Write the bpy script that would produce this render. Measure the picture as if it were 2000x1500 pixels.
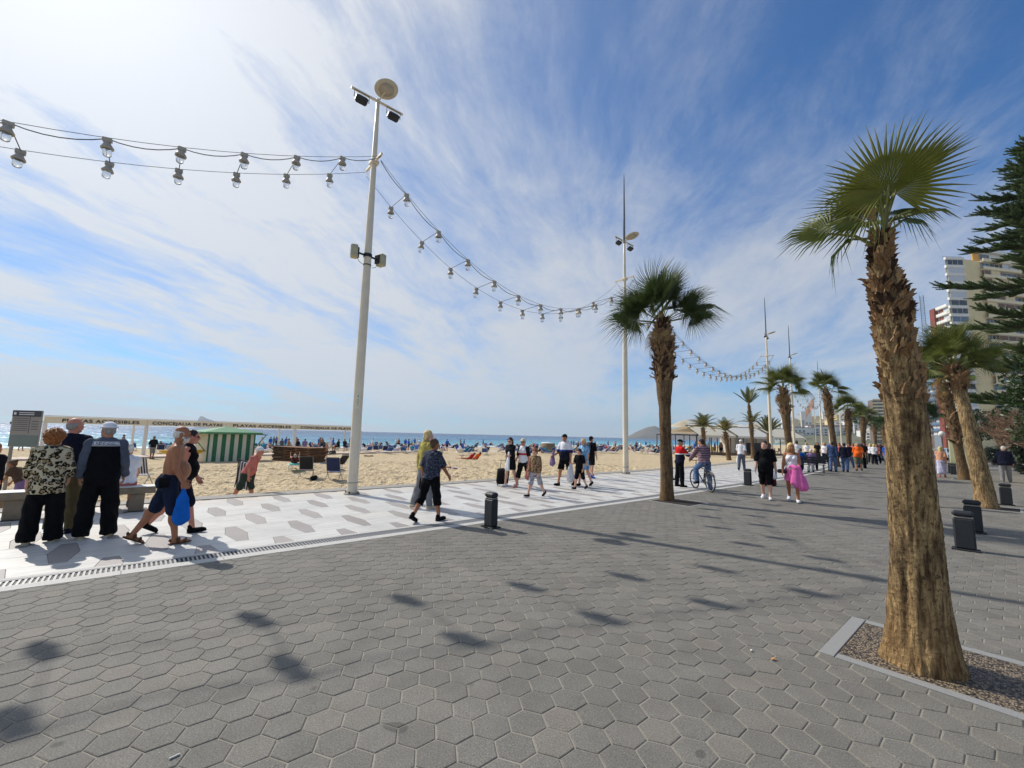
import bpy, bmesh, math, random
import numpy as np
from mathutils import Vector, Matrix, Quaternion, noise as mnoise
random.seed(7); RNG = np.random.default_rng(7)
SC = bpy.context.scene
for o in list(bpy.data.objects): bpy.data.objects.remove(o)
COL = SC.collection

# ---------------------------------------------------------------- camera
F_PX, YAW, PITCH, ROLL, CAM_H = 840.3, -0.862088, 0.117889, 0.0247609, 1.7
_f = Vector((math.sin(YAW)*math.cos(PITCH), math.cos(YAW)*math.cos(PITCH), math.sin(PITCH)))
_r = Vector((math.cos(YAW), -math.sin(YAW), 0))
_u = _r.cross(_f)
CAM_R = _r*math.cos(ROLL)+_u*math.sin(ROLL); CAM_U = _u*math.cos(ROLL)-_r*math.sin(ROLL); CAM_F = _f
cam = bpy.data.cameras.new('camera'); cam_ob = bpy.data.objects.new('camera', cam); COL.objects.link(cam_ob)
cam.sensor_width = 36; cam.lens = 36*F_PX/2000; cam.clip_start = 0.05; cam.clip_end = 60000
m = Matrix((CAM_R, CAM_U, -CAM_F)).transposed().to_4x4(); m.translation = (0, 0, CAM_H)
cam_ob.matrix_world = m
SC.camera = cam_ob

# ---------------------------------------------------------------- sky and sun
SUN_EL = math.radians(41.6)
SUN_H = Vector((-1, -0.255, 0)).normalized()
SUN_DIR = (SUN_H*math.cos(SUN_EL)+Vector((0, 0, math.sin(SUN_EL)))).normalized()
world = bpy.data.worlds.new('World'); SC.world = world; world.use_nodes = True
def build_world():
    nt = world.node_tree; N = nt.nodes; L = nt.links; N.clear()
    def nd(t, **k):
        n = N.new(t)
        for a, b in k.items(): setattr(n, a, b)
        return n
    def mth(op, a, b=None, c=None, clamp=False):
        n = nd('ShaderNodeMath', operation=op, use_clamp=clamp)
        for i, v in enumerate((a, b, c)):
            if v is None: continue
            if isinstance(v, (int, float)): n.inputs[i].default_value = v
            else: L.new(v, n.inputs[i])
        return n.outputs[0]
    def ramp(v, a, b):
        n = nd('ShaderNodeMapRange', interpolation_type='SMOOTHSTEP'); L.new(v, n.inputs[0])
        n.inputs[1].default_value = a; n.inputs[2].default_value = b
        return n.outputs[0]
    sky = nd('ShaderNodeTexSky', sky_type='NISHITA', sun_disc=False)
    sky.sun_elevation = SUN_EL; sky.sun_rotation = math.atan2(SUN_DIR.x, SUN_DIR.y)
    sky.altitude = 0; sky.air_density = 1.0; sky.dust_density = 0.12; sky.ozone_density = 2.2
    tc = nd('ShaderNodeTexCoord')
    nrm = nd('ShaderNodeVectorMath', operation='NORMALIZE'); L.new(tc.outputs['Generated'], nrm.inputs[0])
    sp = nd('ShaderNodeSeparateXYZ'); L.new(nrm.outputs[0], sp.inputs[0])
    zc = mth('MAXIMUM', sp.outputs[2], 0.0)
    den = mth('ADD', zc, 0.13)
    px = mth('DIVIDE', sp.outputs[0], den); py = mth('DIVIDE', sp.outputs[1], den)
    a = math.radians(-36); dx, dy = math.sin(a), math.cos(a)
    wcb = nd('ShaderNodeCombineXYZ'); L.new(px, wcb.inputs[0]); L.new(py, wcb.inputs[1])
    wn = nd('ShaderNodeTexNoise'); L.new(wcb.outputs[0], wn.inputs['Vector']); wn.inputs['Scale'].default_value = 0.8; wn.inputs['Detail'].default_value = 4
    ws = nd('ShaderNodeSeparateXYZ'); L.new(wn.outputs['Color'], ws.inputs[0])
    px = mth('ADD', px, mth('MULTIPLY', mth('SUBTRACT', ws.outputs[0], 0.5), 0.34)); py = mth('ADD', py, mth('MULTIPLY', mth('SUBTRACT', ws.outputs[1], 0.5), 0.34))
    al = mth('ADD', mth('MULTIPLY', px, dx), mth('MULTIPLY', py, dy))
    ac = mth('ADD', mth('MULTIPLY', px, dy), mth('MULTIPLY', py, -dx))
    def field(sa, sc, oz, det, rough, dist, scale=1.0):
        cb = nd('ShaderNodeCombineXYZ'); L.new(mth('MULTIPLY', al, sa), cb.inputs[0]); L.new(mth('MULTIPLY', ac, sc), cb.inputs[1]); cb.inputs[2].default_value = oz
        n = nd('ShaderNodeTexNoise'); L.new(cb.outputs[0], n.inputs['Vector'])
        n.inputs['Scale'].default_value = scale; n.inputs['Detail'].default_value = det; n.inputs['Roughness'].default_value = rough; n.inputs['Distortion'].default_value = dist
        return n.outputs['Fac']
    big = field(0.30, 0.42, 17.7, 3, 0.5, 0.3)
    streak = field(0.62, 1.75, 32.09, 10, 0.66, 0.35)
    fine = field(2.6, 4.4, 1.3, 8, 0.7, 0.4)
    # thin cirrostratus lit forward by the sun: angle to the sun
    dt = nd('ShaderNodeVectorMath', operation='DOT_PRODUCT'); L.new(nrm.outputs[0], dt.inputs[0]); dt.inputs[1].default_value = SUN_DIR
    cs = mth('MAXIMUM', dt.outputs['Value'], 0.0)
    fwd = mth('POWER', cs, 3.6); fwd2 = mth('POWER', cs, 28.0)
    dens = mth('ADD', mth('MULTIPLY', big, 0.80), mth('ADD', mth('MULTIPLY', streak, 0.62), mth('MULTIPLY', fine, 0.28)))
    lowb = mth('MULTIPLY', mth('POWER', mth('SUBTRACT', 1.0, zc), 4.0), 0.22)
    cloud = ramp(mth('ADD', dens, lowb), 0.70, 1.10)
    veil = mth('MULTIPLY', fwd, mth('ADD', 0.34, mth('MULTIPLY', ramp(dens, 0.60, 0.98), 0.62)))
    cloud = mth('ADD', mth('MULTIPLY', cloud, 0.80), veil, clamp=True)
    lowhaze = mth('MULTIPLY', mth('POWER', mth('SUBTRACT', 1.0, zc), 9.0), 0.60)
    cloud = mth('MAXIMUM', cloud, lowhaze)
    cloud = mth('MINIMUM', cloud, 0.93)
    bright = mth('ADD', 6.5, mth('ADD', mth('MULTIPLY', fwd, 2.0), mth('MULTIPLY', fwd2, 3.0)))
    cc = nd('ShaderNodeCombineXYZ')
    L.new(mth('MULTIPLY', bright, 0.97), cc.inputs[0]); L.new(mth('MULTIPLY', bright, 1.0), cc.inputs[1]); L.new(mth('MULTIPLY', bright, 1.04), cc.inputs[2])
    tint = nd('ShaderNodeVectorMath', operation='MULTIPLY'); L.new(sky.outputs[0], tint.inputs[0]); tint.inputs[1].default_value = SKY_TINT
    mix = nd('ShaderNodeMix', data_type='RGBA'); L.new(cloud, mix.inputs[0]); L.new(tint.outputs[0], mix.inputs[6]); L.new(cc.outputs[0], mix.inputs[7])
    bg = nd('ShaderNodeBackground'); L.new(mix.outputs[2], bg.inputs[0]); bg.inputs[1].default_value = 0.10
    out = nd('ShaderNodeOutputWorld'); L.new(bg.outputs[0], out.inputs[0])
SKY_TINT = (0.45, 0.88, 1.28)
build_world()
sun = bpy.data.lights.new('sun', 'SUN'); sun.energy = 4.2; sun.angle = math.radians(0.53); sun.color = (1.0, 0.95, 0.87)
sun_ob = bpy.data.objects.new('sun', sun); COL.objects.link(sun_ob)
sun_ob.rotation_euler = SUN_DIR.to_track_quat('Z', 'Y').to_euler(); sun_ob.location = (0, 0, 60)
SC.view_settings.view_transform = 'Standard'; SC.view_settings.look = 'None'
SC.view_settings.exposure = 0.0; SC.view_settings.gamma = 1.0; SC.view_settings.use_curve_mapping = False
SC.render.engine = 'CYCLES'
SC.cycles.use_denoising = True
SC.cycles.max_bounces = 6; SC.cycles.diffuse_bounces = 3; SC.cycles.glossy_bounces = 3; SC.cycles.transparent_max_bounces = 8
SC.cycles.caustics_reflective = False; SC.cycles.caustics_refractive = False
SC.cycles.use_adaptive_sampling = True; SC.cycles.adaptive_threshold = 0.015

# ---------------------------------------------------------------- helpers
def lin(c):
    return tuple(((v/12.92) if v <= 0.04045 else ((v+0.055)/1.055)**2.4) for v in c)
def srgb(r, g, b): return lin((r/255, g/255, b/255))
MATS = {}
def mat(name, col, rough=0.7, var=0.12, scale=6.0, bump=0.0, bscale=40.0, metal=0.0, spec=0.4, col2=None, mixscale=None, stretch=None, objvar=0.0, trans=0.0):
    if name in MATS: return MATS[name]
    M = bpy.data.materials.new(name); M.use_nodes = True; nt = M.node_tree; N = nt.nodes; L = nt.links
    b = N['Principled BSDF']; b.inputs['Roughness'].default_value = rough; b.inputs['Metallic'].default_value = metal
    b.inputs['Specular IOR Level'].default_value = spec
    tc = N.new('ShaderNodeTexCoord'); src = tc.outputs['Object']
    if stretch:
        mp = N.new('ShaderNodeMapping'); L.new(src, mp.inputs[0]); mp.inputs['Scale'].default_value = stretch; src = mp.outputs[0]
    no = N.new('ShaderNodeTexNoise'); L.new(src, no.inputs['Vector']); no.inputs['Scale'].default_value = mixscale or scale; no.inputs['Detail'].default_value = 6; no.inputs['Roughness'].default_value = 0.6
    mr = N.new('ShaderNodeMapRange'); L.new(no.outputs['Fac'], mr.inputs[0]); mr.inputs[1].default_value = 0.3; mr.inputs[2].default_value = 0.7
    mx = N.new('ShaderNodeMix'); mx.data_type = 'RGBA'; L.new(mr.outputs[0], mx.inputs[0])
    c2 = col2 if col2 else tuple(min(1, v*(1+var)) for v in col)
    c1 = col if col2 else tuple(v*(1-var) for v in col)
    mx.inputs[6].default_value = (*c1, 1); mx.inputs[7].default_value = (*c2, 1)
    last = mx.outputs[2]
    if objvar:
        oi = N.new('ShaderNodeObjectInfo'); m2 = N.new('ShaderNodeMapRange'); L.new(oi.outputs['Random'], m2.inputs[0]); m2.inputs[3].default_value = 1-objvar; m2.inputs[4].default_value = 1+objvar
        vm = N.new('ShaderNodeVectorMath'); vm.operation = 'SCALE'; L.new(last, vm.inputs[0]); L.new(m2.outputs[0], vm.inputs['Scale']); last = vm.outputs[0]
    L.new(last, b.inputs['Base Color'])
    if bump:
        n2 = N.new('ShaderNodeTexNoise'); L.new(src, n2.inputs['Vector']); n2.inputs['Scale'].default_value = bscale; n2.inputs['Detail'].default_value = 4
        bp = N.new('ShaderNodeBump'); bp.inputs['Strength'].default_value = bump; bp.inputs['Distance'].default_value = 0.02; L.new(n2.outputs['Fac'], bp.inputs['Height']); L.new(bp.outputs[0], b.inputs['Normal'])
    if trans:
        tr = N.new('ShaderNodeBsdfTranslucent'); L.new(last, tr.inputs[0]); ms = N.new('ShaderNodeMixShader'); ms.inputs[0].default_value = trans
        out = N['Material Output']; L.new(b.outputs[0], ms.inputs[1]); L.new(tr.outputs[0], ms.inputs[2]); L.new(ms.outputs[0], out.inputs[0])
    MATS[name] = M
    return M
def newmesh(name, V, Fc, mats=None, smooth=False, midx=None):
    me = bpy.data.meshes.new(name)
    V = np.asarray(V, np.float32)
    if isinstance(Fc, np.ndarray) and Fc.ndim == 2:
        n, k = Fc.shape
        me.vertices.add(len(V)); me.vertices.foreach_set('co', V.ravel())
        me.loops.add(n*k); me.loops.foreach_set('vertex_index', Fc.astype(np.int32).ravel())
        me.polygons.add(n); me.polygons.foreach_set('loop_start', np.arange(0, n*k, k, dtype=np.int32)); me.polygons.foreach_set('loop_total', np.full(n, k, np.int32))
        me.update(calc_edges=True)
    else:
        me.from_pydata([tuple(map(float, v)) for v in V], [], [tuple(map(int, f)) for f in Fc]); me.update()
    for m_ in (mats or []): me.materials.append(m_)
    if midx is not None: me.polygons.foreach_set('material_index', np.asarray(midx, np.int32))
    if smooth: me.polygons.foreach_set('use_smooth', np.ones(len(me.polygons), bool))
    return me
def link(name, me, parent=None, loc=(0, 0, 0), rot=(0, 0, 0), scale=None):
    o = bpy.data.objects.new(name, me); COL.objects.link(o)
    o.location = loc; o.rotation_euler = rot
    if scale is not None: o.scale = scale if hasattr(scale, '__len__') else (scale,)*3
    if parent is not None: o.parent = parent
    return o
def tag(o, label=None, cat=None, group=None, kind=None):
    if label: o['label'] = label
    if cat: o['category'] = cat
    if group: o['group'] = group
    if kind: o['kind'] = kind
    return o
def thing(name, label, cat, loc=(0, 0, 0), rz=0.0, group=None):
    o = bpy.data.objects.new(name, None); COL.objects.link(o); o.empty_display_size = 0.1
    o.location = loc; o.rotation_euler = (0, 0, rz)
    return tag(o, label, cat, group)
def copy_tree(o, parent=None, label=None, loc=None, rz=None):
    c = o.copy(); COL.objects.link(c); c.parent = parent
    if loc is not None: c.location = loc
    if rz is not None: c.rotation_euler = (0, 0, rz)
    if label: c['label'] = label
    for ch in list(o.children): copy_tree(ch, c)
    return c
class MB:
    """collects shapes, builds one mesh object"""
    def __init__(s): s.V = []; s.F = []; s.M = []; s.n = 0
    def add(s, V, F, mi=0):
        s.V.extend(tuple(map(float, v)) for v in V); s.F.extend(tuple(int(i)+s.n for i in f) for f in F); s.M.extend([mi]*len(F)); s.n += len(V); return s
    def box(s, c, d, R=None, mi=0, bev=0.0):
        hx, hy, hz = d[0]/2, d[1]/2, d[2]/2
        if bev > 0:
            b = min(bev, hx*.9, hy*.9, hz*.9); V = []; F = []
            bm = bmesh.new(); bmesh.ops.create_cube(bm, size=1.0)
            bmesh.ops.scale(bm, vec=(d[0], d[1], d[2]), verts=bm.verts)
            bmesh.ops.bevel(bm, geom=list(bm.edges), offset=b, segments=1, affect='EDGES')
            bm.verts.index_update(); V = [v.co.copy() for v in bm.verts]; F = [[v.index for v in f.verts] for f in bm.faces]; bm.free()
        else:
            V = [Vector((x, y, z)) for x in (-hx, hx) for y in (-hy, hy) for z in (-hz, hz)]
            F = [(0, 1, 3, 2), (4, 6, 7, 5), (0, 4, 5, 1), (2, 3, 7, 6), (0, 2, 6, 4), (1, 5, 7, 3)]
        if R is not None: V = [R @ v for v in V]
        c = Vector(c); return s.add([v+c for v in V], F, mi)
    def tube(s, pts, rad, n=8, mi=0, cap=True, flat=None):
        pts = [Vector(p) for p in pts]; k = len(pts)
        if not hasattr(rad, '__len__'): rad = [rad]*k
        V = []; F = []; up = None
        for i, p in enumerate(pts):
            t = (pts[min(i+1, k-1)]-pts[max(i-1, 0)]).normalized()
            if up is None: up = Vector((0, 0, 1)) if abs(t.z) < 0.9 else Vector((1, 0, 0))
            a = t.cross(up).normalized(); b = a.cross(t).normalized(); up = b
            for j in range(n):
                th = 2*math.pi*j/n; V.append(p+(a*math.cos(th)+b*math.sin(th))*rad[i])
        for i in range(k-1):
            for j in range(n): F.append((i*n+j, i*n+(j+1) % n, (i+1)*n+(j+1) % n, (i+1)*n+j))
        if cap: F.append(tuple(range(n-1, -1, -1))); F.append(tuple(range((k-1)*n, k*n)))
        return s.add(V, F, mi)
    def lathe(s, prof, n=16, c=(0, 0, 0), mi=0, R=None):
        V = []; F = []; k = len(prof)
        for r, z in prof:
            for j in range(n):
                th = 2*math.pi*j/n; V.append(Vector((r*math.cos(th), r*math.sin(th), z)))
        for i in range(k-1):
            for j in range(n): F.append((i*n+j, i*n+(j+1) % n, (i+1)*n+(j+1) % n, (i+1)*n+j))
        F.append(tuple(range(n-1, -1, -1))); F.append(tuple(range((k-1)*n, k*n)))
        if R is not None: V = [R @ v for v in V]
        c = Vector(c); return s.add([v+c for v in V], F, mi)
    def poly(s, pts, mi=0): return s.add(pts, [tuple(range(len(pts)))], mi)
    def prism(s, poly, z0, z1, mi=0):
        n = len(poly); V = [(x, y, z0) for x, y in poly]+[(x, y, z1) for x, y in poly]
        F = [tuple(range(n-1, -1, -1)), tuple(range(n, 2*n))]+[(i, (i+1) % n, n+(i+1) % n, n+i) for i in range(n)]
        return s.add(V, F, mi)
    def mesh(s, name, mats, smooth=False): return newmesh(name, s.V, s.F, mats, smooth, s.M)
    def build(s, name, mats, parent=None, smooth=False, loc=(0, 0, 0), rot=(0, 0, 0)):
        return link(name, s.mesh(name, mats if isinstance(mats, (list, tuple)) else [mats], smooth), parent, loc, rot)
def RZ(a): return Matrix.Rotation(a, 3, 'Z')
def RX(a): return Matrix.Rotation(a, 3, 'X')
def RY(a): return Matrix.Rotation(a, 3, 'Y')
def basis(x, y, z): return Matrix((Vector(x), Vector(y), Vector(z))).transposed()
def bend(y):
    """the promenade swings towards the sea: sideways shift at distance y along it"""
    t = y-26.0
    return -0.15*(t+math.sqrt(t*t+40))/2*1.0 + 0.0
B0 = bend(4.0)
def off(y): return bend(y)-B0 if y > 4 else 0.0
def sand_z(x, y=0):
    t = (-13.3-(x-off(y)))/60.0
    return -0.40-0.75*max(0.0, min(1.6, t))
SEA_Z = -1.15
def on_sand(px, py):
    """where the ray through a point of the view meets the sloping beach"""
    d = CAM_F*F_PX+CAM_R*(px-1000)+CAM_U*(750-py); z = -0.8; p = None
    for _ in range(12):
        t = (z-CAM_H)/d.z; p = Vector((0, 0, CAM_H))+d*t; z = sand_z(p.x, p.y)
    return Vector((p.x, p.y, z))
def img(px, py, depth):
    return Vector((0, 0, CAM_H))+(CAM_F*F_PX+CAM_R*(px-1000)+CAM_U*(750-py))*(depth/F_PX)
def project(p):
    q = Vector(p)-Vector((0, 0, CAM_H)); d = q.dot(CAM_F)
    if d < 0.05: return (-9999, -9999, d)
    return (1000+F_PX*q.dot(CAM_R)/d, 750-F_PX*q.dot(CAM_U)/d, d)
# ================================================================ ground, paving, beach, sea
def mat_ground(name, build):
    M = bpy.data.materials.new(name); M.use_nodes = True
    if name.startswith('cloth'): M.node_tree.nodes['Principled BSDF'].inputs['Specular IOR Level'].default_value = 0.12
    build(M.node_tree, M.node_tree.nodes, M.node_tree.links, M.node_tree.nodes['Principled BSDF']); MATS[name] = M; return M
def _n(N, t, **k):
    n = N.new(t)
    for a, b in k.items(): setattr(n, a, b)
    return n
def noise_node(N, L, src, scale, detail=5, rough=0.6, dist=0.0):
    n = N.new('ShaderNodeTexNoise'); L.new(src, n.inputs['Vector']); n.inputs['Scale'].default_value = scale; n.inputs['Detail'].default_value = detail
    n.inputs['Roughness'].default_value = rough; n.inputs['Distortion'].default_value = dist; return n.outputs['Fac']
def maprange(N, L, v, a, b, c=0.0, d=1.0):
    n = N.new('ShaderNodeMapRange'); L.new(v, n.inputs[0])
    for i, k in enumerate((a, b, c, d)): n.inputs[i+1].default_value = k
    return n.outputs[0]
def mixc(N, L, f, a, b):
    n = N.new('ShaderNodeMix'); n.data_type = 'RGBA'
    if isinstance(f, (int, float)): n.inputs[0].default_value = f
    else: L.new(f, n.inputs[0])
    for i, c in ((6, a), (7, b)):
        if isinstance(c, tuple): n.inputs[i].default_value = (*c[:3], 1)
        else: L.new(c, n.inputs[i])
    return n.outputs[2]
def scalec(N, L, c, s):
    n = N.new('ShaderNodeVectorMath'); n.operation = 'SCALE'; L.new(c, n.inputs[0])
    if isinstance(s, (int, float)): n.inputs['Scale'].default_value = s
    else: L.new(s, n.inputs['Scale'])
    return n.outputs[0]
def tile_random(N, L):
    at = _n(N, 'ShaderNodeAttribute', attribute_name='tint'); oi = N.new('ShaderNodeObjectInfo')
    a = _n(N, 'ShaderNodeMath', operation='ADD'); L.new(at.outputs['Fac'], a.inputs[0]); L.new(oi.outputs['Random'], a.inputs[1])
    f = _n(N, 'ShaderNodeMath', operation='FRACT'); L.new(a.outputs[0], f.inputs[0]); return f.outputs[0]
def m_paver(nt, N, L, b):
    g = N.new('ShaderNodeNewGeometry').outputs['Position']
    r = tile_random(N, L)
    fine = noise_node(N, L, g, 105, 4, 0.8); agg = noise_node(N, L, g, 150, 2, 0.6); big = noise_node(N, L, g, 0.55, 4, 0.6); dirt = noise_node(N, L, g, 2.6, 5, 0.7)
    base = mixc(N, L, maprange(N, L, fine, 0.3, 0.7), srgb(84, 81, 75), srgb(146, 142, 132))
    base = mixc(N, L, maprange(N, L, agg, 0.66, 0.72), base, srgb(190, 187, 178))
    warm = mixc(N, L, maprange(N, L, r, 0.80, 1.0, 0, 0.10), base, srgb(150, 122, 106))
    c = scalec(N, L, warm, maprange(N, L, r, 0, 1, 0.90, 1.07))
    c = scalec(N, L, c, maprange(N, L, big, 0.3, 0.7, 0.92, 1.06)); c = scalec(N, L, c, maprange(N, L, dirt, 0.25, 0.6, 0.78, 1.0)); st = noise_node(N, L, g, 0.9, 6, 0.7, 0.6); c = mixc(N, L, maprange(N, L, st, 0.58, 0.72, 0, 0.28), c, srgb(84, 80, 72))
    gum = noise_node(N, L, g, 3.4, 1, 0.3); c = mixc(N, L, maprange(N, L, gum, 0.775, 0.79, 0, 0.55), c, srgb(66, 64, 62))
    L.new(c, b.inputs['Base Color']); b.inputs['Roughness'].default_value = 0.82; b.inputs['Specular IOR Level'].default_value = 0.35
    bp = N.new('ShaderNodeBump'); bp.inputs['Strength'].default_value = 0.35; bp.inputs['Distance'].default_value = 0.006; L.new(fine, bp.inputs['Height']); L.new(bp.outputs[0], b.inputs['Normal'])
def m_joint(nt, N, L, b):
    g = N.new('ShaderNodeNewGeometry').outputs['Position']
    f = noise_node(N, L, g, 120, 3); d = noise_node(N, L, g, 1.7, 4)
    c = mixc(N, L, f, srgb(130, 124, 112), srgb(168, 161, 146)); c = mixc(N, L, maprange(N, L, d, 0.45, 0.72, 0, 0.6), c, srgb(96, 96, 84))
    L.new(c, b.inputs['Base Color']); b.inputs['Roughness'].default_value = 0.95
def m_marble(nt, N, L, b):
    g = N.new('ShaderNodeNewGeometry').outputs['Position']; r = tile_random(N, L)
    mp = N.new('ShaderNodeMapping'); L.new(g, mp.inputs[0]); mp.inputs['Scale'].default_value = (9, 1.1, 1)
    v = noise_node(N, L, mp.outputs[0], 1.6, 6, 0.62, 0.8); d = noise_node(N, L, g, 1.3, 5); f = noise_node(N, L, g, 60, 3)
    c = mixc(N, L, maprange(N, L, v, 0.42, 0.72), srgb(214, 211, 204), srgb(186, 184, 179))
    c = scalec(N, L, c, maprange(N, L, r, 0, 1, 0.90, 1.02)); c = mixc(N, L, maprange(N, L, r, 0.86, 1, 0, 0.16), c, srgb(205, 186, 150))
    c = scalec(N, L, c, maprange(N, L, d, 0.3, 0.65, 0.86, 1.0)); c = scalec(N, L, c, maprange(N, L, f, 0.3, 0.7, 0.96, 1.02))
    sx = N.new('ShaderNodeSeparateXYZ'); L.new(g, sx.inputs[0]); ed = maprange(N, L, sx.outputs[0], -11.4, -13.0); sn_ = noise_node(N, L, g, 3.5, 6, 0.7, 0.4); mu = N.new('ShaderNodeMath'); mu.operation = 'MULTIPLY'; L.new(ed, mu.inputs[0]); L.new(maprange(N, L, sn_, 0.4, 0.62), mu.inputs[1])
    c = mixc(N, L, mu.outputs[0], c, srgb(206, 184, 146)); sc_ = noise_node(N, L, g, 1.9, 7, 0.75, 0.5); c = mixc(N, L, maprange(N, L, sc_, 0.55, 0.72, 0, 0.40), c, srgb(150, 144, 134))
    L.new(c, b.inputs['Base Color']); b.inputs['Roughness'].default_value = 0.5; b.inputs['Specular IOR Level'].default_value = 0.4
def m_greystone(nt, N, L, b):
    g = N.new('ShaderNodeNewGeometry').outputs['Position']; r = tile_random(N, L); f = noise_node(N, L, g, 110, 4, 0.7); d = noise_node(N, L, g, 2, 4)
    c = mixc(N, L, maprange(N, L, f, 0.3, 0.7), srgb(142, 135, 130), srgb(168, 160, 155)); c = scalec(N, L, c, maprange(N, L, r, 0, 1, 0.88, 1.06)); c = scalec(N, L, c, maprange(N, L, d, 0.3, 0.7, 0.9, 1.03))
    L.new(c, b.inputs['Base Color']); b.inputs['Roughness'].default_value = 0.6
def m_sand(nt, N, L, b):
    g = N.new('ShaderNodeNewGeometry').outputs['Position']
    big = noise_node(N, L, g, 0.12, 4); mid = noise_node(N, L, g, 2.2, 5, 0.6); fine = noise_node(N, L, g, 90, 3)
    c = mixc(N, L, maprange(N, L, mid, 0.3, 0.7), srgb(196, 173, 136), srgb(222, 203, 168)); c = scalec(N, L, c, maprange(N, L, fine, 0.2, 0.8, 0.90, 1.06)); c = scalec(N, L, c, maprange(N, L, big, 0.3, 0.7, 0.92, 1.04))
    at = _n(N, 'ShaderNodeAttribute', attribute_name='wet'); c = mixc(N, L, at.outputs['Fac'], c, srgb(150, 128, 98))
    L.new(c, b.inputs['Base Color']); b.inputs['Roughness'].default_value = 0.95; b.inputs['Specular IOR Level'].default_value = 0.15
    h = N.new('ShaderNodeMath'); h.operation = 'ADD'; L.new(mid, h.inputs[0])
    n3 = noise_node(N, L, g, 5.5, 4, 0.55); L.new(n3, h.inputs[1])
    bp = N.new('ShaderNodeBump'); bp.inputs['Strength'].default_value = 1.0; bp.inputs['Distance'].default_value = 0.22; L.new(h.outputs[0], bp.inputs['Height']); L.new(bp.outputs[0], b.inputs['Normal'])
def m_sea(nt, N, L, b):
    g = N.new('ShaderNodeNewGeometry').outputs['Position']
    at = _n(N, 'ShaderNodeAttribute', attribute_name='depth')
    big = noise_node(N, L, g, 0.012, 5, 0.6, 0.5)
    ad = N.new('ShaderNodeMath'); ad.operation = 'MULTIPLY_ADD'; L.new(maprange(N, L, big, 0.3, 0.7, -0.12, 0.12), ad.inputs[0]); ad.inputs[1].default_value = 1.0; L.new(at.outputs['Fac'], ad.inputs[2])
    cr = N.new('ShaderNodeValToRGB'); L.new(ad.outputs[0], cr.inputs[0]); e = cr.color_ramp.elements
    e[0].position = 0.0; e[0].color = (*srgb(120, 178, 172), 1); e[1].position = 1.0; e[1].color = (*srgb(14, 52, 98), 1)
    x = e.new(0.18); x.color = (*srgb(66, 158, 172), 1); x = e.new(0.45); x.color = (*srgb(30, 104, 142), 1); x = e.new(0.7); x.color = (*srgb(20, 72, 120), 1)
    mp = N.new('ShaderNodeMapping'); L.new(g, mp.inputs[0]); mp.inputs['Scale'].default_value = (0.55, 0.16, 1); mp.inputs['Rotation'].default_value = (0, 0, 0.12)
    w = noise_node(N, L, mp.outputs[0], 1.0, 6, 0.62, 0.4)
    mp2 = N.new('ShaderNodeMapping'); L.new(g, mp2.inputs[0]); mp2.inputs['Scale'].default_value = (0.16, 0.028, 1); mp2.inputs['Rotation'].default_value = (0, 0, 0.1)
    w2 = noise_node(N, L, mp2.outputs[0], 1.0, 5, 0.6, 0.6)
    # white crests: few offshore, many in the surf
    fm = N.new('ShaderNodeAttribute'); fm.attribute_name = 'surf'
    s1 = N.new('ShaderNodeMath'); s1.operation = 'MULTIPLY_ADD'; L.new(fm.outputs['Fac'], s1.inputs[0]); s1.inputs[1].default_value = 0.34; L.new(w, s1.inputs[2])
    s2 = N.new('ShaderNodeMath'); s2.operation = 'MULTIPLY_ADD'; L.new(w2, s2.inputs[0]); s2.inputs[1].default_value = 0.5; L.new(s1.outputs[0], s2.inputs[2])
    foam = maprange(N, L, s2.outputs[0], 0.985, 1.06)
    mp3 = N.new('ShaderNodeMapping'); L.new(g, mp3.inputs[0]); mp3.inputs['Scale'].default_value = (0.05, 0.010, 1); mp3.inputs['Rotation'].default_value = (0, 0, 0.1)
    w3 = noise_node(N, L, mp3.outputs[0], 1.0, 6, 0.7, 0.8)
    wc = scalec(N, L, cr.outputs[0], maprange(N, L, w3, 0.3, 0.7, 0.72, 1.22)); wc = scalec(N, L, wc, maprange(N, L, w2, 0.3, 0.7, 0.78, 1.2))
    c = mixc(N, L, foam, wc, srgb(232, 238, 240))
    L.new(c, b.inputs['Base Color']); b.inputs['Roughness'].default_value = 0.27; b.inputs['IOR'].default_value = 1.33; b.inputs['Specular IOR Level'].default_value = 0.4
    def ncol(sc, k, d):
        m_ = N.new('ShaderNodeMapping'); L.new(g, m_.inputs[0]); m_.inputs['Scale'].default_value = sc; m_.inputs['Rotation'].default_value = (0, 0, 0.1)
        n_ = N.new('ShaderNodeTexNoise'); L.new(m_.outputs[0], n_.inputs['Vector']); n_.inputs['Scale'].default_value = 1; n_.inputs['Detail'].default_value = d
        sb = N.new('ShaderNodeVectorMath'); sb.operation = 'SUBTRACT'; L.new(n_.outputs['Color'], sb.inputs[0]); sb.inputs[1].default_value = (.5, .5, .5)
        ml = N.new('ShaderNodeVectorMath'); ml.operation = 'MULTIPLY'; L.new(sb.outputs[0], ml.inputs[0]); ml.inputs[1].default_value = (k, k*0.85, 0); return ml.outputs[0]
    ad1 = N.new('ShaderNodeVectorMath'); L.new(ncol((0.9, 0.35, 1), 2.5, 4), ad1.inputs[0]); L.new(ncol((0.09, 0.02, 1), 1.0, 4), ad1.inputs[1])
    ad2 = N.new('ShaderNodeVectorMath'); L.new(ad1.outputs[0], ad2.inputs[0]); ad2.inputs[1].default_value = (0, 0, 1)
    nz = N.new('ShaderNodeVectorMath'); nz.operation = 'NORMALIZE'; L.new(ad2.outputs[0], nz.inputs[0]); L.new(nz.outputs[0], b.inputs['Normal'])
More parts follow.
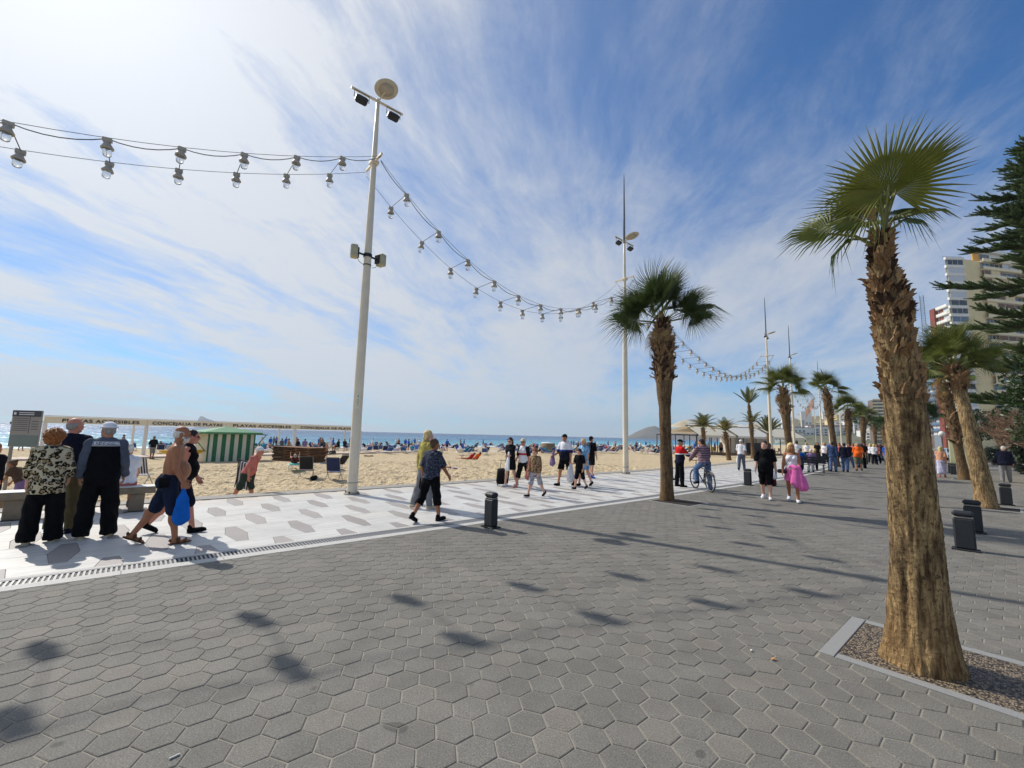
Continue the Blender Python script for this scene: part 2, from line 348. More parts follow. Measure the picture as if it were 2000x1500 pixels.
def m_pebble(nt, N, L, b):
    g = N.new('ShaderNodeNewGeometry').outputs['Position']
    v = N.new('ShaderNodeTexVoronoi'); L.new(g, v.inputs['Vector']); v.inputs['Scale'].default_value = 75
    sp = N.new('ShaderNodeSeparateColor'); L.new(v.outputs['Color'], sp.inputs[0])
    c = mixc(N, L, maprange(N, L, sp.outputs[0], 0.25, 0.8), srgb(52, 44, 38), srgb(170, 150, 122)); c = scalec(N, L, c, maprange(N, L, v.outputs['Distance'], 0.2, 0.75, 1.05, 0.35))
    L.new(c, b.inputs['Base Color']); b.inputs['Roughness'].default_value = 0.6
    bp = N.new('ShaderNodeBump'); bp.inputs['Strength'].default_value = 1.0; bp.inputs['Distance'].default_value = 0.008; bp.invert = True; L.new(v.outputs['Distance'], bp.inputs['Height']); L.new(bp.outputs[0], b.inputs['Normal'])
for nm, fn in (('paver', m_paver), ('joint', m_joint), ('marble', m_marble), ('greystone', m_greystone), ('sand', m_sand), ('sea', m_sea), ('pebble', m_pebble)): mat_ground(nm, fn)
mat('kerb', srgb(190, 187, 180), 0.7, 0.10, 30, 0.3, 120); mat('granite', srgb(146, 145, 142), 0.7, 0.16, 160, 0.3, 200)
mat('soil', srgb(48, 42, 36), 0.95, 0.3, 30, 0.8, 60); mat('curbgrey', srgb(150, 146, 138), 0.8, 0.12, 14, 0.3, 90)
mat('plaindark', srgb(30, 30, 32), 0.6, 0.1)

def sheet(name, xs, ys, zf, mats, xshift=True, attrs=None):
    V = []; nx, ny = len(xs), len(ys)
    for y in ys:
        o = off(y) if xshift else 0
        for x in xs: V.append((x+o, y, zf(x+o, y)))
    F = np.array([(j*nx+i, j*nx+i+1, (j+1)*nx+i+1, (j+1)*nx+i) for j in range(ny-1) for i in range(nx-1)])
    me = newmesh(name, V, F, mats, True)
    for an, fn in (attrs or {}).items():
        a = me.attributes.new(an, 'FLOAT', 'POINT'); a.data.foreach_set('value', np.array([fn(*v) for v in V], np.float32))
    return me
far_ys = [-60, -30, -15, -8, -4, 0, 4, 8, 12, 16, 20, 24, 28, 32, 36, 40, 46, 52, 60, 70, 85, 100, 130, 170, 220, 300, 400, 560]
# ground under everything on land
land = link('ground', sheet('ground', [-13.2, -7, 2, 40, 200, 900], far_ys, lambda x, y: -0.06, [mat('landmat', srgb(150, 146, 138), 0.9, 0.15, 0.3)]))
tag(land, kind='structure')
pav = link('promenade_pavement', sheet('promenade_pavement', [-6.86, -3, 0, 6, 14], far_ys, lambda x, y: -0.0045, [MATS['joint']])); tag(pav, kind='structure')
# far paving beyond the laid pavers
farp = link('far_paving', sheet('far_paving', [-6.86, -3, 0, 6, 14], [43.9, 47, 52, 60, 70, 85, 100, 130, 170, 220, 300, 400, 560], lambda x, y: 0.0, [MATS['paver']]), pav)

TREE_PITS = [(-0.06, 4.945, 1.12, 0.565), (-6.12, 11.34, 0.55, 0.5), (-0.55, 18.3, 0.5, 0.5), (-1.75, 32.3, 0.5, 0.5), (-7.15, 27.5, 0.55, 0.5)]
def clip(poly, nx, ny, d):
    out = []; n = len(poly)
    for i in range(n):
        a, b = poly[i], poly[(i+1) % n]; da = nx*a[0]+ny*a[1]-d; db = nx*b[0]+ny*b[1]-d
        if da <= 0: out.append(a)
        if (da < 0 < db) or (db < 0 < da):
            t = da/(da-db); out.append((a[0]+(b[0]-a[0])*t, a[1]+(b[1]-a[1])*t))
    return out
def area(p): return abs(sum(p[i][0]*p[(i+1) % len(p)][1]-p[(i+1) % len(p)][0]*p[i][1] for i in range(len(p))))/2
def tile_geom(poly, top, gap, bev):
    """bevelled slab top: chamfer ring and a short skirt"""
    n = len(poly); cx = sum(p[0] for p in poly)/n; cy = sum(p[1] for p in poly)/n
    def inset(d):
        o = []
        for x, y in poly:
            l = math.hypot(x-cx, y-cy) or 1; k = max(0.0, 1-d*1.15/l); o.append((cx+(x-cx)*k, cy+(y-cy)*k))
        return o
    a = inset(gap); c = inset(gap+bev)
    V = [(x, y, top-0.012) for x, y in a]+[(x, y, top-bev*0.55) for x, y in a]+[(x, y, top) for x, y in c]
    F = [tuple(range(2*n, 3*n))]
    for i in range(n):
        j = (i+1) % n; F.append((i, j, n+j, n+i)); F.append((n+i, n+j, 2*n+j, 2*n+i))
    return V, F
def lay(name, parent, tiles, top, gap, bev, material, nind=300, jit=0.0015):
    """tiles: (score, polygon). The largest in view become objects of their own, the rest one mesh"""
    tiles = sorted(tiles, key=lambda t: -t[0]); shared = {}
    for k, (sc, poly, key) in enumerate(tiles[:nind]):
        cx = sum(p[0] for p in poly)/len(poly); cy = sum(p[1] for p in poly)/len(poly)
        me = shared.get(key) if key else None
        if me is None:
            V, F = tile_geom([(x-cx, y-cy) for x, y in poly], 0, gap, bev); me = newmesh(name, V, F, [material])
            if key: shared[key] = me
        rr = random.Random(k*7+len(poly))
        link(name, me, parent, (cx, cy, top+rr.uniform(-jit, jit)), (rr.uniform(-1, 1)*jit*3, rr.uniform(-1, 1)*jit*3, 0))
    V = []; F = []; T = []; n = 0
    for k, (sc, poly, key) in enumerate(tiles[nind:]):
        v, f = tile_geom(poly, top+random.uniform(-jit, jit), gap, bev); V += v; F += [tuple(i+n for i in q) for q in f]; n += len(v); T += [random.random()]*len(f)
    me = newmesh(name+'_field', V, F, [material]); at = me.attributes.new('tint', 'FLOAT', 'FACE'); at.data.foreach_set('value', np.array(T, np.float32))
    tag(link(name+'_field', me, parent), kind='stuff')
def score(poly, z=0):
    c = (sum(p[0] for p in poly)/len(poly), sum(p[1] for p in poly)/len(poly), z); x, y, d = project(c)
    if d < 0.3 or x < -160 or x > 2160 or y > 1680: return None
    ps = [project((p[0], p[1], z))[:2] for p in poly]
    return area(ps)*(1.0 if 0 < x < 2000 and y < 1500 else 0.3)
S = 0.1241; X0, Y0 = -2.0245, 2.6652; tiles = []
for k in range(-30, 226):
    y = Y0+1.5*S*k
    for j in range(-40, 60):
        x = X0+math.sqrt(3)*S*(j+(0.5 if k % 2 else 0)); o = off(y)
        if x < -7.0 or x > 9: continue
        poly = [(x+o+S*math.sin(math.radians(a)), y+S*math.cos(math.radians(a))) for a in (0, 60, 120, 180, 240, 300)]
        sc = score(poly)
        if sc is None or y > 44: continue
        key = 'hex'
        if x-o < -6.7+0.12:
            p2 = clip(poly, -1, 0, 6.80-o); 
            if len(p2) != 6 or area(p2) < area(poly)*0.995: key = None
            poly = p2
        for (px, py, hx, hy) in TREE_PITS:
            dx, dy = x+o-px, y-py
            if abs(dx) < hx+S and abs(dy) < hy+S:
                ax, ay = abs(dx)-hx, abs(dy)-hy
                if max(ax, ay) < -S*0.5: poly = []; break
                if ax > ay: poly = clip(poly, -math.copysign(1, dx), 0, -math.copysign(1, dx)*px-hx)
                else: poly = clip(poly, 0, -math.copysign(1, dy), -math.copysign(1, dy)*py-hy)
                key = None
        if len(poly) < 3 or area(poly) < 0.0006: continue
        tiles.append((sc, poly, key))
lay('paver', pav, tiles, 0.0, 0.0042, 0.005, MATS['paver'])
# tree pits: kerb stones and pebble bed
for i, (px, py, hx, hy) in enumerate(TREE_PITS):
    if i == 0:
        for nm, c, d in (('kerb_stone', (px-hx+0.055, py+0.14), (0.11, 2*hy-0.29)), ('kerb_stone', (px-hx+0.055, py-hy+0.143), (0.11, 0.276)), ('kerb_stone', (px+0.0555, py-hy+0.045), (2*hx-0.115, 0.09)), ('kerb_stone', (px+0.0555, py+hy-0.045), (2*hx-0.115, 0.09))):
            MB().box((c[0], c[1], -0.03), (d[0]-0.003, d[1]-0.003, 0.075), bev=0.004).build(nm, MATS['granite'], pav)
        MB().box((px+0.0555, py, -0.03), (2*hx-0.115, 2*hy-0.184, 0.062)).build('pebble_bed', MATS['pebble'], pav)
    else:
        MB().box((px, py, -0.02), (2*hx, 2*hy, 0.044)).build('soil_bed', MATS['soil'], pav)
        for sx, sy, wx, wy in ((-1, 0, 0.06, 2*hy), (1, 0, 0.06, 2*hy), (0, -1, 2*hx+0.12, 0.06), (0, 1, 2*hx+0.12, 0.06)):
            MB().box((px+sx*(hx+0.03), py+sy*(hy+0.03), -0.02), (wx, wy, 0.05), bev=0.004).build('kerb_stone', MATS['granite'], pav)
# ---- white marble walk with grey hexagon inlays
walk = link('white_walk', sheet('white_walk', [-13.0, -10, -6.8], far_ys, lambda x, y: -0.012, [MATS['curbgrey']])); tag(walk, kind='structure')
white = []; grey = []
cols = [-7.20-1.178*i for i in range(5)]; PY = 0.98
for ci, cx in enumerate(cols+[-7.20-1.178*5]):
    ph = 1.845 if ci % 2 == 0 else 1.36
    for n in range(-9, 44):
        yc = ph+PY*n; o = off(yc)
        hx = [(cx+o-0.589, yc-0.075), (cx+o, yc-0.155), (cx+o+0.589, yc-0.075), (cx+o+0.589, yc+0.075), (cx+o, yc+0.155), (cx+o-0.589, yc+0.075)]
        def trim(p): return clip(clip(p, 1, 0, -7.34+o), -1, 0, 12.56-o)
        h = trim(hx)
        if len(h) > 2 and area(h) > 0.01:
            s_ = score(h)
            if s_ is not None: grey.append((s_, h, None))
        o2 = off(yc+PY)
        for sgn in (-1, 1):
            q = [(cx+o, yc+0.155), (cx+o+sgn*0.589, yc+0.075), (cx+o2+sgn*0.589, yc+PY-0.075), (cx+o2, yc+PY-0.155)]
            if sgn > 0: q = q[::-1]
            q = q[::-1] if sum(q[i][0]*q[(i+1) % 4][1]-q[(i+1) % 4][0]*q[i][1] for i in range(4)) < 0 else q
            q = trim(q)
            if len(q) > 2 and area(q) > 0.01:
                s_ = score(q)
                if s_ is not None: white.append((s_, q, None))
lay('marble_slab', walk, white, 0.002, 0.003, 0.003, MATS['marble'], 300, 0.0006)
lay('hexagon_slab', walk, grey, 0.0015, 0.003, 0.003, MATS['greystone'], 200, 0.0005)
farw = link('far_walk', sheet('far_walk', [-12.56, -9, -7.34], [43.5, 47, 52, 60, 70, 85, 100, 130, 170, 220, 300], lambda x, y: 0.001, [MATS['marble']]), walk)
# ---- slot drain with kerb
mb = MB(); mb2 = MB(); y = -4.0
while y < 60:
    o = off(y); step = 1.0
    mb.box((-7.29+o, y+0.5, -0.02), (0.094, 0.994, 0.046)); mb.box((-6.89+o, y+0.5, -0.02), (0.176, 0.994, 0.046))
    y += 1.0
mb.build('kerb_stone', MATS['kerb'], walk)
V = []; y = -4.0
while y < 45:
    o = off(y); mb2.box((-7.11+o, y, -0.012), (0.25, 0.021, 0.02)); y += 0.046
y = -4.0
while y < 60:
    o = off(y)
    for dx in (-0.118, 0.118): mb2.box((-7.11+o+dx, y+0.5, -0.0105), (0.018, 1.0, 0.021))
    y += 1.0
mat('grate', srgb(150, 150, 150), 0.5, 0.15, 40, metal=0.3)
tag(mb2.build('drain_grate', MATS['grate'], walk), kind='stuff')
link('drain_channel', sheet('drain_channel', [-7.245, -6.975], far_ys[2:22], lambda x, y: -0.0115, [MATS['plaindark']]), walk)
# ---- kerb wall between walk and beach
y = -14.0
while y < 130:
    o0, o1 = off(y), off(y+2); mb = MB()
    V = [(-12.56+o0, y+0.004, 0.02), (-13.12+o0, y+0.004, 0.02), (-12.56+o1, y+1.996, 0.02), (-13.12+o1, y+1.996, 0.02), (-12.56+o0, y+0.004, -0.02), (-13.12+o0, y+0.004, -0.9), (-12.56+o1, y+1.996, -0.02), (-13.12+o1, y+1.996, -0.9)]
    mb.add(V, [(0, 2, 3, 1), (1, 3, 7, 5), (0, 4, 6, 2), (0, 1, 5, 4), (2, 6, 7, 3)])
    mb.build('kerb_block', MATS['curbgrey'], walk); y += 2
# ---- beach
def sn(x, y):
    v = mnoise.noise(Vector((x*1.7, y*1.7, 0)))*0.06+mnoise.noise(Vector((x*3.0, y*3.0, 5)))*0.14+mnoise.noise(Vector((x*0.35, y*0.35, 9)))*0.07
    return v
def shore_x(y): return -73.3+off(y)*1.0
def wetf(x, y, z): return max(0.0, min(1.0, 1-(x-shore_x(y))/6.0))
ys1 = list(np.arange(-9, 30, 0.14)); xs1 = list(np.arange(-33, -13.0, 0.14))
ys2 = sorted(set(list(np.arange(-30, 140, 2.0))+[-120, -80, -50, 170, 220, 300, 400, 560])); xs2 = list(np.arange(-90, -13, 2.0))+[-13.05]
link_s = link('beach', sheet('beach', xs1, ys1, lambda x, y: sand_z(x, y)+sn(x, y)*min(1, max(0, (min(y+9, 30-y, x+33))/1.5)), [MATS['sand']], False)); tag(link_s, kind='structure')
far_s = link('beach', sheet('beach_far', xs2, ys2, lambda x, y: sand_z(x, y)-(0.09 if (-9.4 < y < 30.4 and -33.4 < x < -12) else 0.0)+mnoise.noise(Vector((x*0.3, y*0.3, 3)))*0.04, [MATS['sand']], True, {'wet': wetf})); tag(far_s, kind='structure')
# ---- sea
def dep(x, y, z): d = (shore_x(y)-x); return max(0.0, min(1.0, (max(0, d)/900.0)**0.42))
def surf(x, y, z): d = (shore_x(y)-x); return max(0.0, math.exp(-((d-3)/5.0)**2))*1.0+max(0.0, math.exp(-((d-16)/7.0)**2))*0.5
sx = [-3560, -2600, -1800, -1200, -800, -600, -450, -340, -270, -220, -180, -150, -130, -115, -105]+list(np.arange(-100, -64, 1.5))
sy = [-770, -600, -300, -160, -80, -40]+list(np.arange(-30, 240, 6.0))+[260, 300, 350, 420, 520, 700, 1000, 1500, 2500, 3300, 4150]
def bay(y):  # the bay closes far along the coast
    return off(min(y, 400.0)) - max(0, y-400)*1.1
sea = link('sea', sheet('sea', sx, sy, lambda x, y: SEA_Z, [MATS['sea']], False, {'depth': dep, 'surf': surf})); tag(sea, kind='structure')
# ================================================================ lamp masts, festoon strings, bollards, benches
mat('polepaint', srgb(222, 210, 186), 0.45, 0.07, 3, 0.05, 30); mat('mastgrey', srgb(92, 98, 108), 0.5, 0.1); mat('blackmetal', srgb(30, 31, 34), 0.45, 0.2, 8)
mat('floodblack', srgb(34, 36, 44), 0.4, 0.2, 9); mat('disc', srgb(196, 188, 168), 0.5, 0.08, 5); mat('lampshell', srgb(172, 164, 150), 0.55, 0.12, 6)
mat('speaker', srgb(178, 172, 142), 0.6, 0.1, 10); mat('cable', srgb(52, 52, 54), 0.6, 0.05); mat('bollard', srgb(38, 41, 45), 0.62, 0.12, 12, 0.1, 60); mat('steelband', srgb(140, 136, 128), 0.5, 0.1, 10, metal=0.2)
mat('concrete', srgb(150, 134, 112), 0.85, 0.14, 6, 0.4, 50, col2=srgb(128, 114, 96)); mat('benchtop', srgb(206, 202, 196), 0.6, 0.08, 8); mat('sticker', srgb(226, 220, 190), 0.5, 0.03); mat('stickerink', srgb(40, 38, 36), 0.5, 0.0)
def glass_mat():
    M = bpy.data.materials.new('bulbglass'); M.use_nodes = True; b = M.node_tree.nodes['Principled BSDF']
    b.inputs['Base Color'].default_value = (0.92, 0.94, 0.95, 1); b.inputs['Roughness'].default_value = 0.06; b.inputs['Transmission Weight'].default_value = 0.82; b.inputs['IOR'].default_value = 1.25; MATS['bulbglass'] = M
glass_mat()
ARM = 0.55
def lamp_mast(x, y, label, mast=True, speakers=False, sticker=False, z_top=11.7):
    t = thing('lamp_mast', label, 'lamp post', (x, y, 0), math.atan2(off(y)-off(y+4), 4) if y > 20 else 0, 'tall white lamp masts along the beach walk')
    mb = MB(); mb.lathe([(0.145, 0.0), (0.145, 0.12), (0.138, 0.14), (0.128, 3.3), (0.118, 5.9), (0.112, 6.0), (0.092, 8.6), (0.086, 8.65), (0.066, 10.8), (0.060, 10.84), (0.052, z_top)], 14)
    p = mb.build('pole', MATS['polepaint'], t, True)
    MB().box((0.124, -0.02, 0.75), (0.03, 0.13, 0.42), bev=0.006).build('access_door', MATS['polepaint'], p)
    MB().lathe([(0.1475, 0.30), (0.1475, 0.33)], 14).build('seam_ring', MATS['lampshell'], p)
    MB().lathe([(0.21, 0), (0.21, 0.03), (0.15, 0.04)], 14).build('base_plate', MATS['curbgrey'], t)
    for a in range(4): MB().lathe([(0.018, 0), (0.018, 0.05)], 6, (0.175*math.cos(a*1.571+.78), 0.175*math.sin(a*1.571+.78), 0.03)).build('anchor_bolt', MATS['blackmetal'], p)
    # crossbar along the walk with two floodlights
    cb = MB(); cb.box((0, 0, z_top-0.06), (0.055, 1.62, 0.055)); cb.build('crossbar', MATS['polepaint'], t)
    for s in (-1, 1):
        f = MB(); f.box((0, 0, 0), (0.20, 0.36, 0.08), RY(-0.5*1), bev=0.02); f.box((0.02, 0, 0.05), (0.11, 0.26, 0.05), RY(-0.5))
        fo = f.build('floodlight', MATS['floodblack'], t, loc=(0.02, s*0.50, z_top-0.30))
        b = MB(); b.tube([(0, -0.22, 0.0), (0, -0.22, 0.22), (0, 0.22, 0.22), (0, 0.22, 0.0)], 0.012, 6); b.build('bracket', MATS['floodblack'], fo)
        MB().box((-0.022, 0, -0.045), (0.16, 0.30, 0.008), RY(-0.5)).build('lens', MATS['blackmetal'], fo)
    d = MB(); R = RY(math.radians(-14)) @ RX(math.radians(4)); d.lathe([(0.02, -0.03), (0.20, -0.03), (0.21, -0.018), (0.33, -0.018), (0.345, 0), (0.33, 0.02), (0.05, 0.05)], 28, (0.43, 0.06, z_top+0.10), R=R)
    do = d.build('reflector_disc', MATS['disc'], t, True)
    r2 = MB(); r2.lathe([(0.225, -0.026), (0.225, -0.017), (0.205, -0.017), (0.205, -0.036)], 28, (0.43, 0.06, z_top+0.10), R=R); r2.build('disc_ring', MATS['lampshell'], do, True)
    MB().tube([(0, 0, z_top-0.1), (0.2, 0.03, z_top), (0.4, 0.06, z_top+0.08)], 0.022, 6).build('disc_arm', MATS['polepaint'], t)
    if mast: MB().lathe([(0.055, z_top-0.2), (0.05, z_top+1.2), (0.03, 15.0), (0.008, 15.35)], 10).build('antenna_mast', MATS['mastgrey'], t, True)
    # cross arm that carries the light strings
    a = MB(); a.box((0, 0, 9.66), (2*ARM, 0.06, 0.06)); a.box((0, 0, 9.64), (0.24, 0.24, 0.12), bev=0.02); a.tube([(-ARM, 0, 9.64), (-ARM+0.16, 0.0, 9.42)], 0.012, 6); a.build('string_arm', MATS['polepaint'], t)
    if speakers:
        c = MB(); c.lathe([(0.125, 6.70), (0.125, 6.80)], 14); c.lathe([(0.118, 6.45), (0.118, 6.48)], 14); c.tube([(0, -0.36, 6.77), (0, 0.36, 6.72)], 0.03, 8); c.build('clamp', MATS['blackmetal'], t)
        for s in (-1, 1):
            sp = MB(); sp.box((0, 0, 0), (0.26, 0.20, 0.36), RZ(0.35*s), bev=0.03); so = sp.build('loudspeaker', MATS['speaker'], t, loc=(0.02, s*0.40, 6.76 if s < 0 else 6.72))
            MB().box((0.0, -s*0.12, 0), (0.18, 0.05, 0.26), RZ(0.35*s), bev=0.01).build('back_box', MATS['blackmetal'], so)
            MB().tube([(0, -s*0.1, -0.16), (0, -s*0.16, -0.26), (0, -s*0.26, -0.30)], 0.008, 5).build('lead', MATS['cable'], so)
    if sticker:
        # little notice wrapped on the pole: dot, triangle, caption bar
        ang = math.radians(-22)
        def on_pole(a, z, r): return Vector((r*math.cos(ang+a), r*math.sin(ang+a), z))
        s_ = MB()
        for i in range(6):
            a0, a1 = -0.5+i/6, -0.5+(i+1)/6; s_.add([on_pole(a0, 2.32, .1335), on_pole(a1, 2.32, .1335), on_pole(a1, 2.72, .1325), on_pole(a0, 2.72, .1325)], [(0, 1, 2, 3)])
        so = s_.build('notice', MATS['sticker'], t)
        k = MB(); k.add([on_pole(0.1*math.cos(i), 2.66+0.028*math.sin(i), .1355) for i in np.linspace(0, 6.0, 9)], [tuple(range(9))])
        tri = [(0, .585), (-.24, .51), (0, .435), (.24, .51)]
        for i in range(4):
            (a0, z0), (a1, z1) = tri[i], tri[(i+1) % 4]; k.add([on_pole(a0, 2+z0+.008, .1355), on_pole(a1, 2+z1+.008, .1355), on_pole(a1, 2+z1-.008, .1355), on_pole(a0, 2+z0-.008, .1355)], [(0, 1, 2, 3)])
        for z in (2.40, 2.375): k.add([on_pole(-.3, z, .1355), on_pole(.3, z, .1355), on_pole(.3, z+.012, .1355), on_pole(-.3, z+.012, .1355)], [(0, 1, 2, 3)])
        k.build('pictogram', MATS['stickerink'], so)
    return t
MASTS = [(-11.86, 4.54), (-12.27, 17.82), (-14.6, 43.9), (-16.4, 56.5), (-20.55, 84.4), (-22.6, 98.0), (-26.4, 124.0)]
lamp_mast(*MASTS[0], 'white lamp mast carrying two loudspeakers and no antenna', False, True, True)
lamp_mast(*MASTS[1], 'white lamp mast with antenna rising behind the shaggy palm beside the drain')
lamp_mast(*MASTS[2], 'white lamp mast with antenna next to the two-headed date palm')
lamp_mast(*MASTS[3], 'white lamp mast with antenna rising out of a fan palm crown')
lamp_mast(*MASTS[4], 'white lamp mast with the faded flag beside it')
for p_ in MASTS[5:]: lamp_mast(*p_, 'distant white lamp mast between the trunks of the far palm row')

# festoon lamp: socket housing, flared cap, clear bulb
_h = MB(); _h.box((0, 0, -0.045), (0.15, 0.085, 0.09), bev=0.012); _h.lathe([(0.045, -0.10), (0.048, -0.09), (0.05, -0.05)], 12); HOUSE = _h.mesh('housing', [MATS['lampshell']], False)
_h = MB(); _h.lathe([(0.098, -0.232), (0.106, -0.222), (0.106, -0.208), (0.092, -0.185), (0.062, -0.13), (0.048, -0.09)], 18); CAP = _h.mesh('cap', [MATS['lampshell']], True)
_h = MB(); _h.lathe([(0.006, -0.385), (0.05, -0.378), (0.066, -0.36), (0.074, -0.31), (0.076, -0.232)], 16); BULB = _h.mesh('bulb', [MATS['bulbglass']], True)
def festoon(p, rz, label, group, lod=0):
    t = thing('festoon_lamp', label, 'lamp', p, rz, group); t.rotation_euler = (random.uniform(-.10, .10), random.uniform(-.10, .10), rz+random.uniform(-.2, .2))
    link('housing', HOUSE, t); c = link('cap', CAP, t); link('bulb', BULB, t if lod else c)
def string(y0, y1, ax, zf, label, group, ylist, lab_cable, lod=0):
    ylist = sorted(ylist)
    def P(y, side): return Vector((ax(y)+side*0.525, y, zf(y)))
    ys = np.linspace(y0, y1, 40)
    for side in (1, -1):
        mb = MB(); mb.tube([P(y, side)+Vector((0, 0, 0.0)) for y in ys], 0.006 if lod == 0 else 0.008, 5)
        tag(mb.build('wire_rope', MATS['cable']), f'{lab_cable}, {"landward" if side > 0 else "seaward"} strand', 'cable')
    mb = MB(); yy = [y0]+list(ylist)+[y1]
    for a, b in zip(yy[:-1], yy[1:]):
        if b-a < 0.05: continue
        mb.tube([P(a+(b-a)*u, 1)+Vector((0, 0, -0.02-0.11*4*u*(1-u)*(b-a)/1.15)) for u in np.linspace(0, 1, 7)], 0.010, 5)
    tag(mb.build('power_cable', MATS['cable']), f'slack black power cable looping under the {lab_cable}', 'cable')
    for y in ylist:
        festoon(P(y, 1), 1.57, label, group, lod); festoon(P(y, -1), 1.57, label, group, lod)
        mb = MB(); mb.tube([P(y, 1)+Vector((0, 0, -0.02)), P(y, -1)+Vector((0, 0, -0.02))], 0.009, 5); tag(mb.build('spreader_rod', MATS['cable']), f'thin rod spreading the two strands of {lab_cable}', 'rod', 'spreader rods of the light strings')
string(-20, 4.54, lambda y: -11.88, lambda y: 7.73+0.332*(y-0.13)+0.0211*(y-0.13)**2, 'big clear-bulb festoon lamp on the string seaward over the bench side of the loudspeaker mast', 'festoon lamps over the benches', [3.48, 2.38, 1.26, 0.13, -1.03, -2.29, -3.5, -4.7, -5.9], 'light string over the benches')
string(4.54, 17.82, lambda y: -11.88-0.39*(y-4.54)/13.28, lambda y: 6.72+0.0625*(y-11.18)**2, 'clear-bulb festoon lamp on the string from the loudspeaker mast to the shaggy palm', 'festoon lamps between the first two masts', [5.40+1.17*i for i in range(10)], 'light string behind the strollers')
string(17.82, 43.9, lambda y: -12.27-2.33*(y-17.82)/26.08, lambda y: 6.35+0.0193*(y-30.86)**2, 'small distant festoon lamp on the string past the shaggy palm', 'festoon lamps of the distant string', [18.9+1.17*i for i in range(21)], 'light string past the shaggy palm', 1)
string(56.5, 84.4, lambda y: -16.4-4.15*(y-56.5)/27.9, lambda y: 6.6+0.0165*(y-70.4)**2, 'tiny far festoon lamp seen beyond the fan palm crowns', 'festoon lamps of the far string', [58+2.2*i for i in range(12)], 'far light string beyond the palm crowns', 1)

# bollards
def bollard(x, y, label, rz=0.0):
    t = thing('bollard', label, 'bollard', (x, y, 0), rz+random.uniform(-.03, .03), 'dark metal bollards')
    MB().box((0, 0, 0.012), (0.33, 0.22, 0.024), bev=0.004).build('base_plate', MATS['bollard'], t)
    MB().box((0, 0, 0.27), (0.25, 0.15, 0.49), bev=0.022).build('body', MATS['bollard'], t)
    MB().box((0, 0, 0.528), (0.238, 0.138, 0.028), bev=0.01).build('band', MATS['steelband'], t)
    MB().box((0, 0, 0.587), (0.258, 0.158, 0.09), bev=0.03).build('cap', MATS['bollard'], t)
bollard(-6.43, 5.08, 'dark bollard standing alone by the drain near the woman in the floral top')
bollard(-6.84, 17.95, 'dark bollard by the drain beside the couple in black and pink')
bollard(-0.66, 10.5, 'dark bollard beside the big palm trunk, in front of another bollard')
bollard(-0.66, 12.75, 'dark bollard standing just behind another one near the leaning palm')
bollard(-0.30, 19.6, 'dark bollard half hidden behind the leaning palm trunk')
bollard(-2.55, 37.2, 'dark bollard beyond the woman in the long flowered dress'); bollard(-2.75, 38.6, 'dark bollard half behind the one by the woman in the flowered dress')

# benches: stone slab on blocks
def bench(p, rz, length, label, legs):
    t = thing('stone_bench', label, 'bench', p, rz, 'stone benches facing the sea')
    MB().box((0, 0, 0.415), (0.46, length, 0.13), bev=0.015).build('seat', MATS['concrete'], t)
    MB().box((0, 0, 0.484), (0.455, length-0.01, 0.008), bev=0.003).build('seat_top', MATS['benchtop'], t)
    for y in legs:
        l = MB().box((0, y, 0.176), (0.36, 0.24, 0.345), bev=0.012).build('leg', MATS['concrete'], t); MB().box((0, y, 0.006), (0.48, 0.36, 0.012)).build('foot_plate', MATS['blackmetal'], l)
bench((-11.72, -0.72, 0), 0, 2.2, 'stone bench behind the group standing by the beach walk', (-0.82, 0.82))
bench((-15.6, -2.9, sand_z(-15.6)), 0.5, 2.2, 'stone bench out on the sand beside the girl in pink shoes', (-0.8, 0.8))
# litter: a cigarette stub, a dry leaf and a white pebble on the pavers
mat('stub', srgb(225, 220, 208), 0.7, 0.05); mat('dryleaf', srgb(190, 140, 92), 0.7, 0.2, 60)
_p = Vector((0, 0, CAM_H)); 
def gpt(px, py, z=0):
    d = CAM_F*F_PX+CAM_R*(px-1000)+CAM_U*(750-py); return Vector((0, 0, CAM_H))+d*((z-CAM_H)/d.z)
a, b = gpt(330, 1485), gpt(351, 1475); mb = MB(); mb.tube([a+Vector((0, 0, .007)), b+Vector((0, 0, .007))], 0.005, 7); tag(mb.build('cigarette_stub', MATS['stub']), 'white cigarette stub lying on the grey pavers', 'litter')
a = gpt(1511, 1289); mb = MB(); mb.add([a+Vector(v) for v in ((-.02, -.012, .006), (.0, -.02, .012), (.024, .006, .004), (.004, .02, .016), (-.016, .012, .008))], [(0, 1, 2, 3, 4)]); tag(mb.build('dry_leaf', MATS['dryleaf']), 'curled brown dry leaf on the grey pavers', 'leaf')
a = gpt(1468, 1272); mb = MB(); mb.lathe([(0.002, 0), (0.009, .003), (0.011, .008), (0.006, .014), (0.001, .015)], 8, a); tag(mb.build('pebble', MATS['stub'], smooth=True), 'small white pebble near the dry leaf', 'pebble')
